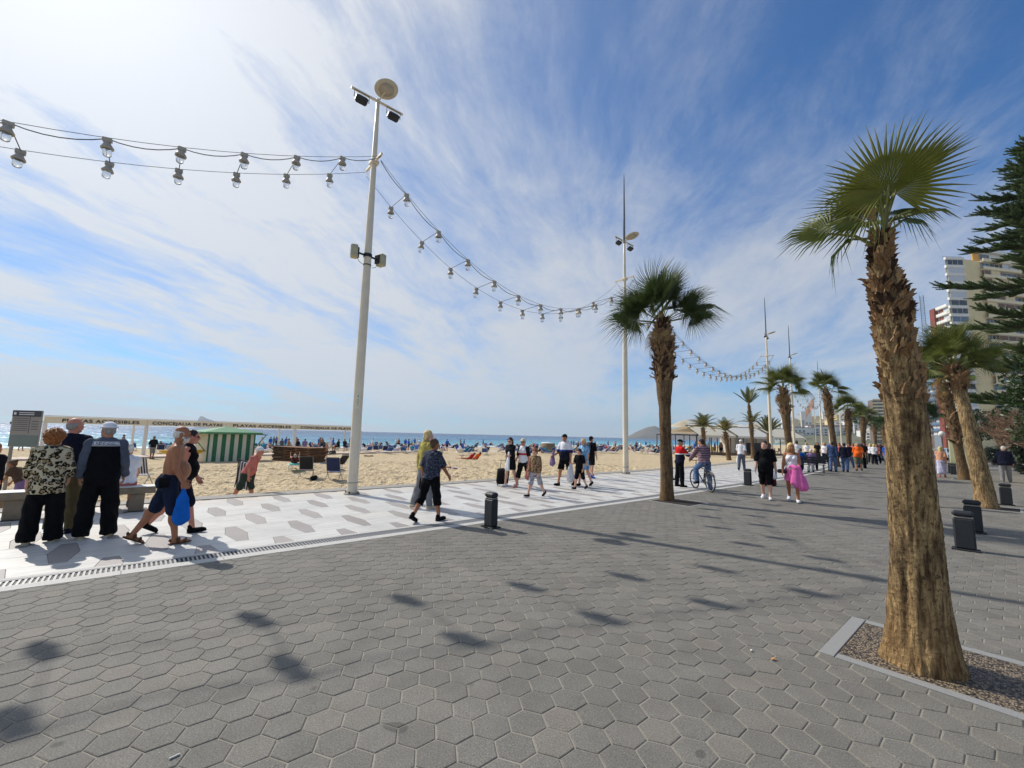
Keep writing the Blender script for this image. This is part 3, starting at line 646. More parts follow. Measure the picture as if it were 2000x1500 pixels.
# ================================================================ palms and trees
def leaf_mat(name, c1, c2, trans=0.25, rough=0.5): return mat(name, c1, rough, 0.2, 5, col2=c2, objvar=0.12, trans=trans)
leaf_mat('fan_green', srgb(86, 100, 44), srgb(130, 134, 68), .45); leaf_mat('fan_lime', srgb(104, 112, 40), srgb(146, 146, 66), 0.4); leaf_mat('fan_dark', srgb(60, 78, 40), srgb(92, 106, 58), .38); leaf_mat('fan_dry', srgb(150, 120, 78), srgb(182, 152, 106), 0.15)
leaf_mat('date_green', srgb(82, 92, 46), srgb(124, 124, 66), 0.2); leaf_mat('date_yellow', srgb(132, 116, 58), srgb(160, 140, 80), 0.2)
mat('petiole', srgb(112, 114, 58), 0.5, 0.2, 10); mat('boot_brown', srgb(112, 82, 54), 0.9, 0.3, 9, 0.6, 60, col2=srgb(158, 128, 92)); mat('boot_dark', srgb(66, 46, 32), 0.95, 0.3, 9, 0.6, 60); mat('boot_pale', srgb(178, 150, 112), 0.9, 0.2, 9, 0.5, 60, col2=srgb(140, 108, 76))
def scal1(N, L, v, k):
    m_ = N.new('ShaderNodeMath'); m_.operation = 'MULTIPLY'; L.new(v, m_.inputs[0]); m_.inputs[1].default_value = k; return m_.outputs[0]
def m_trunk(nt, N, L, b):
    tc = N.new('ShaderNodeTexCoord'); s = tc.outputs['Object']
    mp = N.new('ShaderNodeMapping'); L.new(s, mp.inputs[0]); mp.inputs['Scale'].default_value = (13, 13, 1.7)
    mp2 = N.new('ShaderNodeMapping'); L.new(s, mp2.inputs[0]); mp2.inputs['Scale'].default_value = (2.2, 2.2, 17)
    a = noise_node(N, L, mp.outputs[0], 2.2, 7, 0.68, 0.3); r = noise_node(N, L, mp2.outputs[0], 1.5, 4, 0.6, 0.2); d = noise_node(N, L, s, 3.2, 6, 0.68, 0.4); sp = noise_node(N, L, s, 26, 4, 0.7)
    sx = N.new('ShaderNodeSeparateXYZ'); L.new(s, sx.inputs[0])
    mp3 = N.new('ShaderNodeMapping'); L.new(s, mp3.inputs[0]); mp3.inputs['Scale'].default_value = (34, 34, 5); fb = noise_node(N, L, mp3.outputs[0], 1.5, 5, 0.75, 0.3)
    c = mixc(N, L, maprange(N, L, a, 0.36, 0.62), srgb(84, 66, 48), srgb(192, 164, 118)); c = mixc(N, L, maprange(N, L, fb, 0.50, 0.66, 0, 0.8), c, srgb(62, 46, 32)); c = mixc(N, L, maprange(N, L, r, 0.54, 0.68, 0, 0.4), c, srgb(98, 76, 54))
    c = mixc(N, L, maprange(N, L, d, 0.48, 0.66, 0, 0.7), c, srgb(64, 50, 38)); c = mixc(N, L, maprange(N, L, sp, 0.56, 0.64, 0, 0.75), c, srgb(46, 35, 26))
    lowz = maprange(N, L, sx.outputs[2], 0.75, 0.2); c = mixc(N, L, scal1(N, L, lowz, 0.12), c, srgb(206, 152, 88))
    L.new(c, b.inputs['Base Color']); b.inputs['Roughness'].default_value = 0.95; b.inputs['Specular IOR Level'].default_value = 0.2
    h = N.new('ShaderNodeMath'); h.operation = 'MULTIPLY_ADD'; L.new(a, h.inputs[0]); h.inputs[1].default_value = 1.6; L.new(sp, h.inputs[2])
    bp = N.new('ShaderNodeBump'); bp.inputs['Strength'].default_value = 1.0; bp.inputs['Distance'].default_value = 0.018; L.new(h.outputs[0], bp.inputs['Height']); L.new(bp.outputs[0], b.inputs['Normal'])
mat_ground('palmtrunk', m_trunk)
def m_trunk_dark(nt, N, L, b):
    m_trunk(nt, N, L, b); l = b.inputs['Base Color'].links[0].from_socket; c = mixc(N, L, 0.55, l, srgb(72, 50, 36)); L.new(c, b.inputs['Base Color'])
mat_ground('palmtrunk_dark', m_trunk_dark)

def fan_leaf(R=0.75, nseg=38, spread=math.radians(235), droop=0.25, cup=0.25, seed=0, thr=0.52, petiole=0.7, split=1.0):
    """Washingtonia leaf: local +Y is the leaf axis, origin at the petiole base, blade starts at the hastula"""
    rr = random.Random(seed); V = []; F = []; M = []
    hast = Vector((0, petiole, 0))
    # petiole: tapered V-section
    k = 5
    for i in range(k+1):
        u = i/k; y = petiole*u; w = 0.022*(1-0.55*u)*(0.6+0.4*R/0.75); z = 0.0
        V += [(-w, y, z+w*0.4), (0, y, z-w*0.7), (w, y, z+w*0.4)]
    for i in range(k):
        a = i*3; F += [(a, a+1, a+4, a+3), (a+1, a+2, a+5, a+4), (a+2, a, a+3, a+5)]; M += [1, 1, 1]
    def pt(th, r, lift=0.0, sag=0.0):
        x = math.sin(th)*r; y = math.cos(th)*r
        c = cup*(abs(th)/(spread/2))**1.4*r*0.9      # sides fold up
        return Vector((x*0.94, y, c-sag+lift))+hast
    dth = spread/nseg
    for s in range(nseg):
        th = -spread/2+dth*(s+0.5); L_ = R*(0.80+0.20*math.cos(th*0.62))*(rr.uniform(0.90, 1.05)); ri = R*thr*rr.uniform(0.92, 1.05)
        n0 = len(V); sag = lambda r: droop*R*max(0.0, (r/R-0.35))**2*2.2*rr.uniform(0.85, 1.15)
        tw = rr.uniform(-0.05, 0.05)
        V += [tuple(pt(th, 0.012))]
        V += [tuple(pt(th-dth/2, ri, 0.0, sag(ri))), tuple(pt(th, ri, 0.028*R, sag(ri))), tuple(pt(th+dth/2, ri, 0.0, sag(ri)))]
        r2 = ri+(L_-ri)*0.5; hw = dth/2*0.50*ri/r2
        V += [tuple(pt(th-hw+tw*.5, r2, 0.0, sag(r2)*split)), tuple(pt(th+tw*.5, r2, 0.016*R, sag(r2)*split)), tuple(pt(th+hw+tw*.5, r2, 0, sag(r2)*split))]
        V += [tuple(pt(th+tw, L_, 0, sag(L_)*split*rr.uniform(1.0, 1.5)))]
        F += [(n0, n0+1, n0+2), (n0, n0+2, n0+3), (n0+1, n0+4, n0+5, n0+2), (n0+2, n0+5, n0+6, n0+3), (n0+4, n0+7, n0+5), (n0+5, n0+7, n0+6)]; M += [0]*6
    return V, F, M
def fan_mesh(mats, **k):
    V, F, M = fan_leaf(**k); return newmesh('frond', V, F, [MATS[mats], MATS['petiole']], False, M)
def orient(axis, normal):
    a = Vector(axis).normalized(); n = Vector(normal); n = (n-a*n.dot(a)).normalized(); return basis(a.cross(n), a, n).to_4x4()
FANS = {c: [fan_mesh(c, R=1.0, nseg=42, spread=math.radians(230), droop=dr, cup=0.22, seed=i+5, petiole=0.85, thr=0.30, split=1.25) for i, dr in enumerate((0.10, 0.22, 0.42))] for c in ('fan_green', 'fan_dark', 'fan_dry')}
def boot_mesh(seed, w=0.10, l=0.24):
    """old leaf base: a split, torn shingle with ragged points"""
    rr = random.Random(seed); V = []; F = []
    for k in range(rr.choice((1, 2, 2, 3))):
        x0 = rr.uniform(-.45, .45)*w; tw = rr.uniform(-.5, .5); ll = l*rr.uniform(.55, 1.1); n0 = len(V)
        for i, u in enumerate((0, 0.4, 0.75, 1.0)):
            ww = w*(0.50, 0.46, 0.30, 0.05)[i]*rr.uniform(0.7, 1.2); z = ll*u; y = 0.008+0.10*l*u*u*rr.uniform(0.2, 3.0); xx = x0+tw*l*u*u*0.5
            V += [(xx-ww, y-0.010, z), (xx, y+0.012, z*1.02), (xx+ww, y-0.010, z*0.96), (xx, y-0.012, z*0.97)]
        for i in range(3):
            a = n0+i*4; F += [(a, a+4, a+5, a+1), (a+1, a+5, a+6, a+2), (a+2, a+6, a+7, a+3), (a+3, a+7, a+4, a)]
    return V, F
def trunk_mesh(axis, rad, seg=22, seed=0, flute=0.03, n=48, ring=0.0):
    """tapered leaning trunk from a list of axis points and radii, with fluting and lumps"""
    ax = [Vector(p) for p in axis]; V = []; K = len(ax)-1
    def at(u):
        f = u*K; i = min(int(f), K-1); t = f-i; return ax[i].lerp(ax[i+1], t), rad[i]+(rad[i+1]-rad[i])*t
    for i in range(n+1):
        p, r = at(i/n)
        for j in range(seg):
            th = 2*math.pi*j/seg; q = mnoise.noise(Vector((math.cos(th)*2.2, math.sin(th)*2.2, p.z*3+seed)))*0.07+mnoise.noise(Vector((math.cos(th)*6, math.sin(th)*6, p.z*1.2+seed)))*flute*2
            rg = (0.012 if i % 2 else -0.004)
            if ring:
                w_ = mnoise.noise(Vector((math.cos(th)*1.5, math.sin(th)*1.5, p.z*2.0+seed)))*0.9; ph = (p.z/0.052+w_) % 1.0
                rg = ring*(0.9-1.5*abs(ph-0.35))*(0.35+0.65*min(1, max(0, (p.z-.5)))) - ring*2.2*max(0.0, mnoise.noise(Vector((math.cos(th)*9, math.sin(th)*9, p.z*1.6+seed)))-0.12)+ring*0.7*mnoise.noise(Vector((math.cos(th)*22, math.sin(th)*22, p.z*16)))
                if p.z < 0.22: rg += 0.03*math.sin(th*23+3*math.sin(th*5))*(0.22-p.z)/0.22
            V.append(p+Vector((math.cos(th), math.sin(th), 0))*r*(1+q+rg))
    F = [(i*seg+j, i*seg+(j+1) % seg, (i+1)*seg+(j+1) % seg, (i+1)*seg+j) for i in range(n) for j in range(seg)]; F.append(tuple(range(n*seg, (n+1)*seg)))
    return V, F
def boots(axis, rad, z0, z1, count, seed, size, mats, parent, flare=1.0, ind=60):
    """leaf bases round the trunk between two heights: the ones in view as parts"""
    rr = random.Random(seed); ax = [Vector(p) for p in axis]
    zs = [p.z for p in ax]
    ms = [newmesh('leaf_base', *boot_mesh(seed+i, size*0.42, size), [MATS[mats[i % len(mats)]]]) for i in range(4)]
    mb = MB(); cam2 = Vector((0, 0, 0))
    for i in range(count):
        u = i/count; z = z0+(z1-z0)*u; k = max(0, min(len(ax)-2, next((q for q in range(len(zs)-1) if zs[q+1] >= z), len(zs)-2))); t = (z-zs[k])/(zs[k+1]-zs[k])
        p = ax[k].lerp(ax[k+1], t); r = rad[k]+(rad[k+1]-rad[k])*t
        th = i*2.39996+rr.uniform(-.25, .25); o = Vector((math.cos(th), math.sin(th), 0)); tilt = (rr.uniform(0.0, 0.5) if rr.random() < .75 else rr.uniform(0.5, 1.3))*flare
        up = (Vector((0, 0, 1))*math.cos(tilt)+o*math.sin(tilt)).normalized(); up = Matrix.Rotation(rr.uniform(-.6, .6), 3, o) @ up; side = up.cross(o).normalized(); nor = side.cross(up).normalized()
        R = basis(side, nor*-1 if nor.dot(o) < 0 else nor, up); sc = rr.uniform(0.7, 1.2)
        M4 = Matrix.Translation(p+o*(r*0.93)) @ R.to_4x4() @ Matrix.Scale(sc, 4)
        if i % max(1, count//ind) == 0:
            ob = link('leaf_base', ms[i % 4], parent); ob.matrix_local = M4
        else:
            me = ms[i % 4]; mb.add([M4 @ v.co for v in me.vertices], [tuple(f.vertices) for f in me.polygons], (i % len(mats)))
    if mb.n: tag(mb.build('leaf_base_shag', [MATS[q] for q in mats], parent), kind='stuff')
def fan_palm(loc, h, label, rtop=0.16, rbase=0.24, lean=(0, 0), R=1.0, n=26, seed=0, mats='fan_green', boots_from=0.45, group='fan palms lining the promenade', dark=True, nb=150, bsize=0.24, bulge=1.35, up=0.0, dirs=None):
    rr = random.Random(seed); t = thing('fan_palm', label, 'palm tree', loc, 0, group)
    ax = [(lean[0]*u**1.3, lean[1]*u**1.3, h*u) for u in (0, .04, .12, .3, .5, .7, .85, .95, 1.0)]; rd = [rbase*1.25, rbase*1.08, rbase, rbase*.92, rtop*1.1, rtop*bulge, rtop*bulge, rtop*1.1, rtop*.7]
    link('trunk', newmesh('trunk', *trunk_mesh(ax, rd, 18, seed), [MATS['palmtrunk_dark' if dark else 'palmtrunk']], True), t)
    boots(ax, rd, h*boots_from, h*0.99, nb, seed, bsize*.8, ('boot_brown', 'boot_dark', 'boot_brown'), t, .8)
    top = Vector(ax[-1])
    for i in range(n):
        if dirs: az, el = dirs[i % len(dirs)]; az += rr.uniform(-.2, .2); el += rr.uniform(-.1, .1)
        else:
            az = i*2.39996+rr.uniform(-.3, .3); u = i/n; el = math.radians(86-96*u+rr.uniform(-12, 12)+up)
        a = Vector((math.cos(az)*math.cos(el), math.sin(az)*math.cos(el), math.sin(el)))
        nn = Vector((-math.cos(az)*math.sin(el), -math.sin(az)*math.sin(el), math.cos(el)))
        q = Matrix.Rotation(rr.uniform(-1.25, 1.25), 3, a); nn = q @ nn
        fr = FANS[mats][min(2, int(rr.random()*1.4+ (1.0 if el < 0.3 else 0.2)))]
        o = link('frond', fr, t); o.matrix_local = Matrix.Translation(top+Vector((0, 0, -0.08))) @ orient(a, nn) @ Matrix.Scale(R*rr.uniform(.85, 1.1), 4)
    for i in range(rr.randrange(2, 5)):
        az = rr.uniform(0, 6.28); el = math.radians(rr.uniform(-75, -40)); a = Vector((math.cos(az)*math.cos(el), math.sin(az)*math.cos(el), math.sin(el))); nn = Vector((-math.cos(az)*math.sin(el), -math.sin(az)*math.sin(el), math.cos(el)))
        o = link('frond', FANS['fan_dry'][2], t); o.matrix_local = Matrix.Translation(top+Vector((0, 0, -0.15))) @ orient(a, nn) @ Matrix.Scale(R*rr.uniform(.45, .65), 4)
    return t
# ---- the big palm beside the camera
def big_palm():
    t = thing('fan_palm', 'big thick-trunked fan palm in the pebble bed with a lopsided crown', 'palm tree', (0, 0, 0), 0, 'fan palms lining the promenade')
    ax = [(-0.61, 4.83, -0.02), (-0.605, 4.815, 0.10), (-0.59, 4.80, 0.30), (-0.575, 4.74, 0.78), (-0.565, 4.68, 1.18), (-0.555, 4.61, 1.58), (-0.55, 4.54, 1.97), (-0.555, 4.47, 2.37), (-0.56, 4.39, 2.74), (-0.575, 4.36, 2.90), (-0.585, 4.31, 3.12), (-0.575, 4.285, 3.30)]
    rd = [0.262, 0.236, 0.198, 0.162, 0.146, 0.136, 0.127, 0.117, 0.104, 0.090, 0.060, 0.042]
    link('trunk', newmesh('trunk', *trunk_mesh(ax, rd, 96, 3, 0.035, 260, 0.030), [MATS['palmtrunk']], True), t)
    boots(ax, rd, 2.02, 2.62, 90, 11, 0.075, ('boot_brown', 'boot_brown', 'boot_pale'), t, 0.25, 30)
    boots(ax, rd, 2.62, 2.93, 120, 12, 0.095, ('boot_brown', 'boot_pale', 'boot_dark'), t, 0.34, 60)
    boots(ax, rd, 2.92, 3.34, 90, 13, 0.10, ('boot_brown', 'boot_pale', 'boot_dark'), t, 0.36, 70)
    X = Vector((0.991, 0.132, 0)); Y = Vector((0, 0, 1)); T = Vector((0.132, -0.991, 0))   # seen from the walk: across, up, towards
    base = Vector((-0.572, 4.28, 3.27))
    def leaf(has, axis, normal, R, spread, droop, cup, m, seed, nseg=38, thr=0.55):
        """has: where the blade starts, relative to the trunk top (across, up, towards)"""
        h = X*has[0]*.62+Y*has[1]+T*has[2]*.8; R *= .80; a = (X*axis[0]+Y*axis[1]+T*axis[2]).normalized(); n = X*normal[0]+Y*normal[1]+T*normal[2]
        me = fan_mesh(m, R=R, nseg=nseg, spread=math.radians(spread), droop=droop, cup=cup, seed=seed, petiole=0.001, thr=thr)
        o = link('frond', me, t); o.matrix_local = Matrix.Translation(base+h) @ orient(a, n)
        pb = MB(); pb.tube([base+Vector((0, 0, -.06)), base+h*0.5+Vector((0, 0, 0.015)), base+h+a*0.03], [0.014, 0.011, 0.007], 6); pb.build('petiole', MATS['petiole'], o if False else t)
    leaf((0.10, 0.40, 0.08), (0.24, 0.92, 0.22), (-0.10, -0.40, 0.95), 0.70, 258, 0.10, 0.14, 'fan_lime', 1, 44, 0.46)
    leaf((0.06, 0.38, 0.10), (-0.92, -0.12, 0.30), (-0.2, 0.45, 0.95), 0.54, 120, 0.16, 0.05, 'fan_lime', 21, 20, 0.45)
    leaf((-0.06, 0.36, -0.16), (-0.66, 0.66, -0.2), (0.25, -0.1, 1), 0.72, 215, 0.06, 0.06, 'fan_green', 2, 44, 0.42)
    leaf((0.15, 0.40, -0.05), (0.66, 0.74, 0.0), (-0.35, 0.25, 0.9), 0.64, 58, 0.03, 0.05, 'fan_lime', 3, 18, 0.66)
    leaf((-0.50, 0.15, 0.08), (-0.97, 0.24, 0.10), (0.15, 0.55, 0.85), 0.50, 165, 0.28, 0.34, 'fan_green', 4, 24, 0.45)
    leaf((0.12, 0.24, -0.14), (0.90, 0.26, -0.2), (-0.2, 0.75, 0.6), 0.36, 200, 0.45, 0.2, 'fan_green', 5, 30, 0.42)
    leaf((-0.14, 0.16, 0.14), (-0.60, -0.05, 0.5), (0.0, 0.7, 0.7), 0.44, 180, 0.6, 0.2, 'fan_green', 6, 26, 0.42)
    leaf((0.05, 0.22, -0.22), (0.1, 0.5, -0.8), (0, 0.8, 0.5), 0.62, 210, 0.3, 0.2, 'fan_green', 7, 34)
    leaf((0.03, 0.14, 0.02), (0.06, 1.0, 0.04), (0.1, -0.1, 1), 0.34, 36, 0.05, 0.1, 'fan_lime', 8, 12, 0.8)
    leaf((-0.05, 0.10, 0.0), (-0.12, 1.0, 0.02), (0.3, -0.1, 1), 0.32, 36, 0.05, 0.1, 'fan_green', 9, 10, 0.8)
    leaf((0.15, 0.12, 0.05), (0.85, -0.10, 0.2), (0.0, 0.9, 0.4), 0.30, 130, 0.8, 0.2, 'fan_dark', 10, 18, 0.35)
    leaf((-0.22, 0.10, -0.05), (-0.8, -0.25, -0.1), (0.0, 0.9, 0.4), 0.42, 120, 0.8, 0.2, 'fan_dark', 11, 16, 0.35)
    leaf((-0.04, 0.20, 0.08), (-0.25, 0.3, 0.6), (0.0, 0.4, 0.9), 0.20, 130, 0.9, 0.3, 'fan_dry', 12, 12, 0.4)
big_palm()
# ---- the row along the drain (positions follow the row as it bends)
D3 = [(math.radians(a), math.radians(e)) for a, e in ((215, 42), (228, 24), (205, 12), (238, 6), (218, 28), (98, 66), (130, 74), (60, 70), (300, 78), (80, 85), (160, 66), (35, 38), (25, 20), (48, 14), (40, 28), (52, 44), (330, 52), (270, 56), (300, 34), (120, 34), (200, 2), (20, 4))]
fan_palm((-6.46, 11.34, 0), 5.15, 'shaggy fan palm rising from the square bed at the drain', 0.145, 0.165, (-0.02, -0.05), 0.98, 24, 21, 'fan_dark', 0.64, nb=230, bsize=0.30, bulge=1.75, dirs=D3)
fan_palm((-8.2, 27.5, 0), 4.75, 'fan palm beside the lamp mast with the antenna, behind the couple', 0.155, 0.175, (-0.25, 0.1), 0.9, 18, 22, 'fan_green', 0.66, nb=150, bsize=0.28, bulge=1.5)
fan_palm((-8.6, 38.6, 0), 5.75, 'fan palm with a slim leaning trunk behind the man in blue denim', 0.17, 0.20, (-0.4, 0.0), 0.9, 17, 23, 'fan_green', 0.6, nb=120, bsize=0.28, bulge=1.45)
fan_palm((-10.7, 53.0, 0), 5.1, 'fan palm behind the man in the orange shirt', 0.2, 0.22, (0.1, 0), 1.0, 17, 24, 'fan_green', 0.55, nb=90, bsize=0.32, bulge=1.4)
fan_palm((-11.6, 64.0, 0), 5.0, 'fan palm just past the one behind the orange shirt', 0.2, 0.22, (0.2, 0), 1.0, 16, 25, 'fan_green', 0.6, nb=60, bsize=0.32)
for i, (y, dx, h) in enumerate(((76, 0, 4.8), (84, 2.2, 4.4), (93, 1.0, 4.9), (104, 2.6, 4.2), (116, 2.0, 4.6), (130, 4.2, 4.3), (146, 4.5, 4.4))):
    fan_palm((-6.2+off(y)+dx, y, 0), h, 'small far fan palm in the dense end of the promenade row', 0.2, 0.22, (0, 0), 1.1, 15, 30+i, 'fan_dark', 0.6, nb=24, bsize=0.4, group='far fan palms of the promenade row')
# ---- the row on the town side
fan_palm((-0.66, 18.25, 0), 4.15, 'leaning fan palm with a bulging neck beside the bollards', 0.15, 0.215, (-0.42, 0.35), 0.85, 22, 41, 'fan_green', 0.8, dark=False, nb=90, bsize=0.30, bulge=1.05)
fan_palm((-1.83, 32.1, 0), 5.0, 'fan palm with a ragged trunk behind the leaning palm', 0.18, 0.20, (-0.5, 0.2), .95, 20, 42, 'fan_dark', 0.35, nb=150, bsize=0.34)
fan_palm((-4.6, 47.5, 0), 3.9, 'fan palm with a speckled trunk behind the man in the pale blue shirt', 0.18, 0.20, (-0.1, 0.1), 1.0, 18, 43, 'fan_dark', 0.3, nb=110, bsize=0.32)
fan_palm((-5.9, 58.0, 0), 4.6, 'fan palm half hidden behind the big palm trunk', 0.18, 0.20, (0.1, 0.1), 1.0, 18, 44, 'fan_dark', 0.3, nb=80, bsize=0.34)
# ---- date palms on the sand
def frond_pinnate(L_=2.2, seed=0, m='date_green', arch=0.7, nl=34, stiff=1.0):
    rr = random.Random(seed); V = []; F = []; M = []; pts = []
    for i in range(nl+1):
        u = i/nl; pts.append(Vector((0, L_*u*(1-0.12*arch*u), L_*(0.30*u-arch*0.62*u*u))))
    for i in range(nl):
        a, b = pts[i], pts[i+1]; w = 0.03*(1-0.8*i/nl); n0 = len(V); V += [a+Vector((-w, 0, 0)), a+Vector((w, 0, 0)), b+Vector((w*.95, 0, 0)), b+Vector((-w*.95, 0, 0))]; F.append((n0, n0+1, n0+2, n0+3)); M.append(1)
        u = i/nl
        if u < 0.08: continue
        ll = L_*0.26*math.sin(math.pi*min(1, (u*0.86+0.12)))**0.7*rr.uniform(.85, 1.1)
        t = (b-a).normalized()
        for s in (-1, 1):
            d = (Vector((s, 0, 0))*0.80+t*(0.55+0.5*u)+Vector((0, 0, 0.38*stiff))).normalized(); wv = t*0.024; n0 = len(V); mid = a+d*ll*0.55; tip = a+d*ll+Vector((0, 0, -ll*0.16)); V += [a-wv, a+wv, mid+wv*0.9, tip, mid-wv*0.9]; F.append((n0, n0+1, n0+2, n0+3, n0+4)); M.append(0)
    return newmesh('frond', V, F, [MATS[m], MATS['petiole']], False, M)
DATE = [frond_pinnate(2.2, i, m, ar) for i, (m, ar) in enumerate((('date_green', 0.55), ('date_green', 0.8), ('date_yellow', 1.0), ('date_green', 0.15)))]
def date_palm(loc, h, label, r=0.2, n=26, s=1.0, seed=0, lean=(0, 0), elev=(75, -5), pick=None):
    rr = random.Random(seed); t = thing('date_palm', label, 'palm tree', loc, 0, 'date palms on the beach')
    ax = [(lean[0]*u, lean[1]*u, h*u) for u in (0, .1, .3, .6, .85, 1.0)]; rd = [r*1.2, r*1.05, r, r*.95, r*1.05, r*.8]
    link('trunk', newmesh('trunk', *trunk_mesh(ax, rd, 12, seed), [MATS['palmtrunk_dark']], True), t); boots(ax, rd, h*0.5, h*0.98, 50, seed, 0.3, ('boot_brown',), t, 1.0, 14)
    for i in range(n):
        az = i*2.39996+rr.uniform(-.2, .2); el = math.radians(elev[0]+(elev[1]-elev[0])*i/n+rr.uniform(-6, 6)); a = Vector((math.cos(az)*math.cos(el), math.sin(az)*math.cos(el), math.sin(el))); nn = Vector((-math.cos(az)*math.sin(el), -math.sin(az)*math.sin(el), math.cos(el)))
        o = link('frond', DATE[pick if pick is not None else (rr.choice((0, 1, 1, 2)))], t); o.matrix_local = Matrix.Translation(Vector(ax[-1])) @ orient(a, nn) @ Matrix.Scale(s*rr.uniform(.85, 1.1), 4)
    return t
def dp(px, py): return on_sand(px, py)
p_ = dp(1376, 891); DB = p_.copy()
date_palm(p_, 3.9, 'bushy date palm in front of the beach restaurant awning, seaward end', 0.24, 34, 1.05, 51, (-0.1, 0))
p_ = dp(1424, 899); date_palm(p_, 3.1, 'short date palm with paired trunks on the sand', 0.22, 26, 0.8, 52, (-0.35, 0.1), (80, 20))
p_ = dp(1472, 896); date_palm(p_, 6.6, 'tall thin date palm with two crowns one above the other', 0.18, 14, 0.95, 53, (-0.3, 0), (70, 25), 3); 
q_ = p_+Vector((-0.28, 0.1, 0)); date_palm(q_+Vector((0, .3, 0)), 4.3, 'lower date palm crown beside the tall thin date palm', 0.17, 13, 0.9, 54, (0.1, 0), (60, 0), 0)
p_ = dp(1500, 893); date_palm(p_, 3.3, 'spiky date palm behind the lamp mast by the restaurant', 0.2, 26, 1.05, 55, (0.25, 0), (80, 15), 3)

# ---- Norfolk pine at the town side
mat('pine_bark', srgb(74, 62, 52), 0.95, 0.3, 8, 0.6, 30); leaf_mat('pine_needle', srgb(64, 86, 48), srgb(108, 124, 74), 0.3, 0.6); leaf_mat('ficus_leaf', srgb(34, 52, 26), srgb(64, 82, 38), 0.2, 0.4); mat('twig', srgb(128, 102, 82), 0.9, 0.25, 5); leaf_mat('hedge_leaf', srgb(36, 48, 26), srgb(58, 72, 36), 0.2)
def pine_spray(seed, L_=1.0):
    """a drooping-upturned cord cluster: many short needle blades round a curved twig"""
    rr = random.Random(seed); V = []; F = []
    for i in range(34):
        u = (i+0.5)/34; p = Vector((0, L_*u, 0.16*L_*u*u)); k = 5
        for j in range(k):
            th = rr.uniform(0, 6.28); d = Vector((math.cos(th)*0.8, 0.75, abs(math.sin(th))*0.9-0.05)).normalized(); l = L_*0.24*(1-0.6*u)*rr.uniform(.7, 1.2)+0.03; w = Vector((rr.uniform(-1, 1), rr.uniform(-1, 1), rr.uniform(-1, 1))).normalized()*0.027*L_
            n = len(V); V += [p-w, p+w, p+d*l]; F.append((n, n+1, n+2))
    return newmesh('spray', V, F, [MATS['pine_needle']])
SPRAY = [pine_spray(i) for i in range(4)]
def norfolk_pine(loc, h):
    t = thing('norfolk_pine', 'dark Norfolk pine with flat tiers of boughs in front of the cream tower', 'tree', loc)
    rr = random.Random(3); MB().tube([(0, 0, 0), (0.05, 0, h*0.5), (0, 0, h)], [0.32, 0.2, 0.05], 12).build('trunk', MATS['pine_bark'], t, True)
    z = 4.0; tier = 0
    while z < h-0.6:
        Lb = (0.55+0.45*math.sin(min(1, (h-z)/h*1.5)*math.pi/2))*6.5*(1-((z/h)**3)*0.72)*rr.uniform(0.85, 1.08); nb = 7
        for b in range(nb):
            az = 2*math.pi*b/nb+tier*0.6+rr.uniform(-.2, .2)
            if math.cos(az) > 0.62: continue          # town-side boughs are out of view behind the trunk
            L_ = Lb*rr.uniform(.8, 1.05); d = Vector((math.cos(az), math.sin(az), 0)); pts = [Vector((0, 0, z))+d*(L_*u)+Vector((0, 0, L_*(0.02*u+0.10*u*u))) for u in np.linspace(0, 1, 6)]
            bo = MB(); bo.tube(pts, [0.07, 0.055, 0.045, 0.03, 0.02, 0.008], 6); bob = bo.build('bough', MATS['pine_bark'], t)
            mb = MB(); side = d.cross(Vector((0, 0, 1)))
            for i in range(int(L_*20)):
                u = 0.16+0.84*(i+rr.random())/(L_*20); p = Vector((0, 0, z))+d*(L_*u)+Vector((0, 0, L_*(0.02*u+0.10*u*u))); s = rr.choice((-1, 1)); a = (d*(0.6+0.5*u)+side*s*rr.uniform(.2, 1.0)+Vector((0, 0, rr.uniform(-.08, .55)))).normalized(); me = SPRAY[rr.randrange(4)]; sc = rr.uniform(.6, 1.25)*(1.15-0.5*u)
                M4 = Matrix.Translation(p) @ orient(a, Vector((0, 0, 1))) @ Matrix.Scale(sc, 4)
                co = np.empty(len(me.vertices)*3, np.float32); me.vertices.foreach_get('co', co); co = co.reshape(-1, 3) @ np.array(M4.to_3x3()).T+np.array(M4.translation)
                mb.V.extend(map(tuple, co)); mb.F.extend((mb.n+3*q, mb.n+3*q+1, mb.n+3*q+2) for q in range(len(co)//3)); mb.M.extend([0]*(len(co)//3)); mb.n += len(co)
            me2 = newmesh('needles', np.array(mb.V), np.array(mb.F), [MATS['pine_needle']]); tag(link('needles', me2, bob), kind='stuff')
        z += rr.uniform(1.9, 2.5) if z < 12.0 else rr.uniform(.85, 1.15); tier += 1
norfolk_pine(Vector((2.6, 37.5, -0.06)), 19.5)
def leaf_cloud(n, seed, ell, size, hole=0.35, shell=0.55):
    """leaf-sized faces through a lumpy volume"""
    rr = np.random.default_rng(seed); P = []
    while len(P) < n:
        q = rr.uniform(-1, 1, 3); l = np.linalg.norm(q)
        if l > 1 or l < shell*rr.random(): continue
        v = mnoise.noise(Vector((q*2.3+seed).tolist()))
        if v < -hole*0.6 or l > 0.86+0.4*v: continue
        P.append(q*np.array(ell))
    P = np.array(P); N_ = rr.normal(size=(n, 3)); N_[:, 2] = abs(N_[:, 2])+0.3; N_ /= np.linalg.norm(N_, axis=1)[:, None]; A = np.cross(N_, rr.normal(size=(n, 3))); A /= np.linalg.norm(A, axis=1)[:, None]; B = np.cross(N_, A); s = size*rr.uniform(.6, 1.3, (n, 1))
    V = np.stack([P-A*s, P+B*s*.45, P+A*s, P-B*s*.45], 1).reshape(-1, 3); return V, np.arange(4*n).reshape(-1, 4)
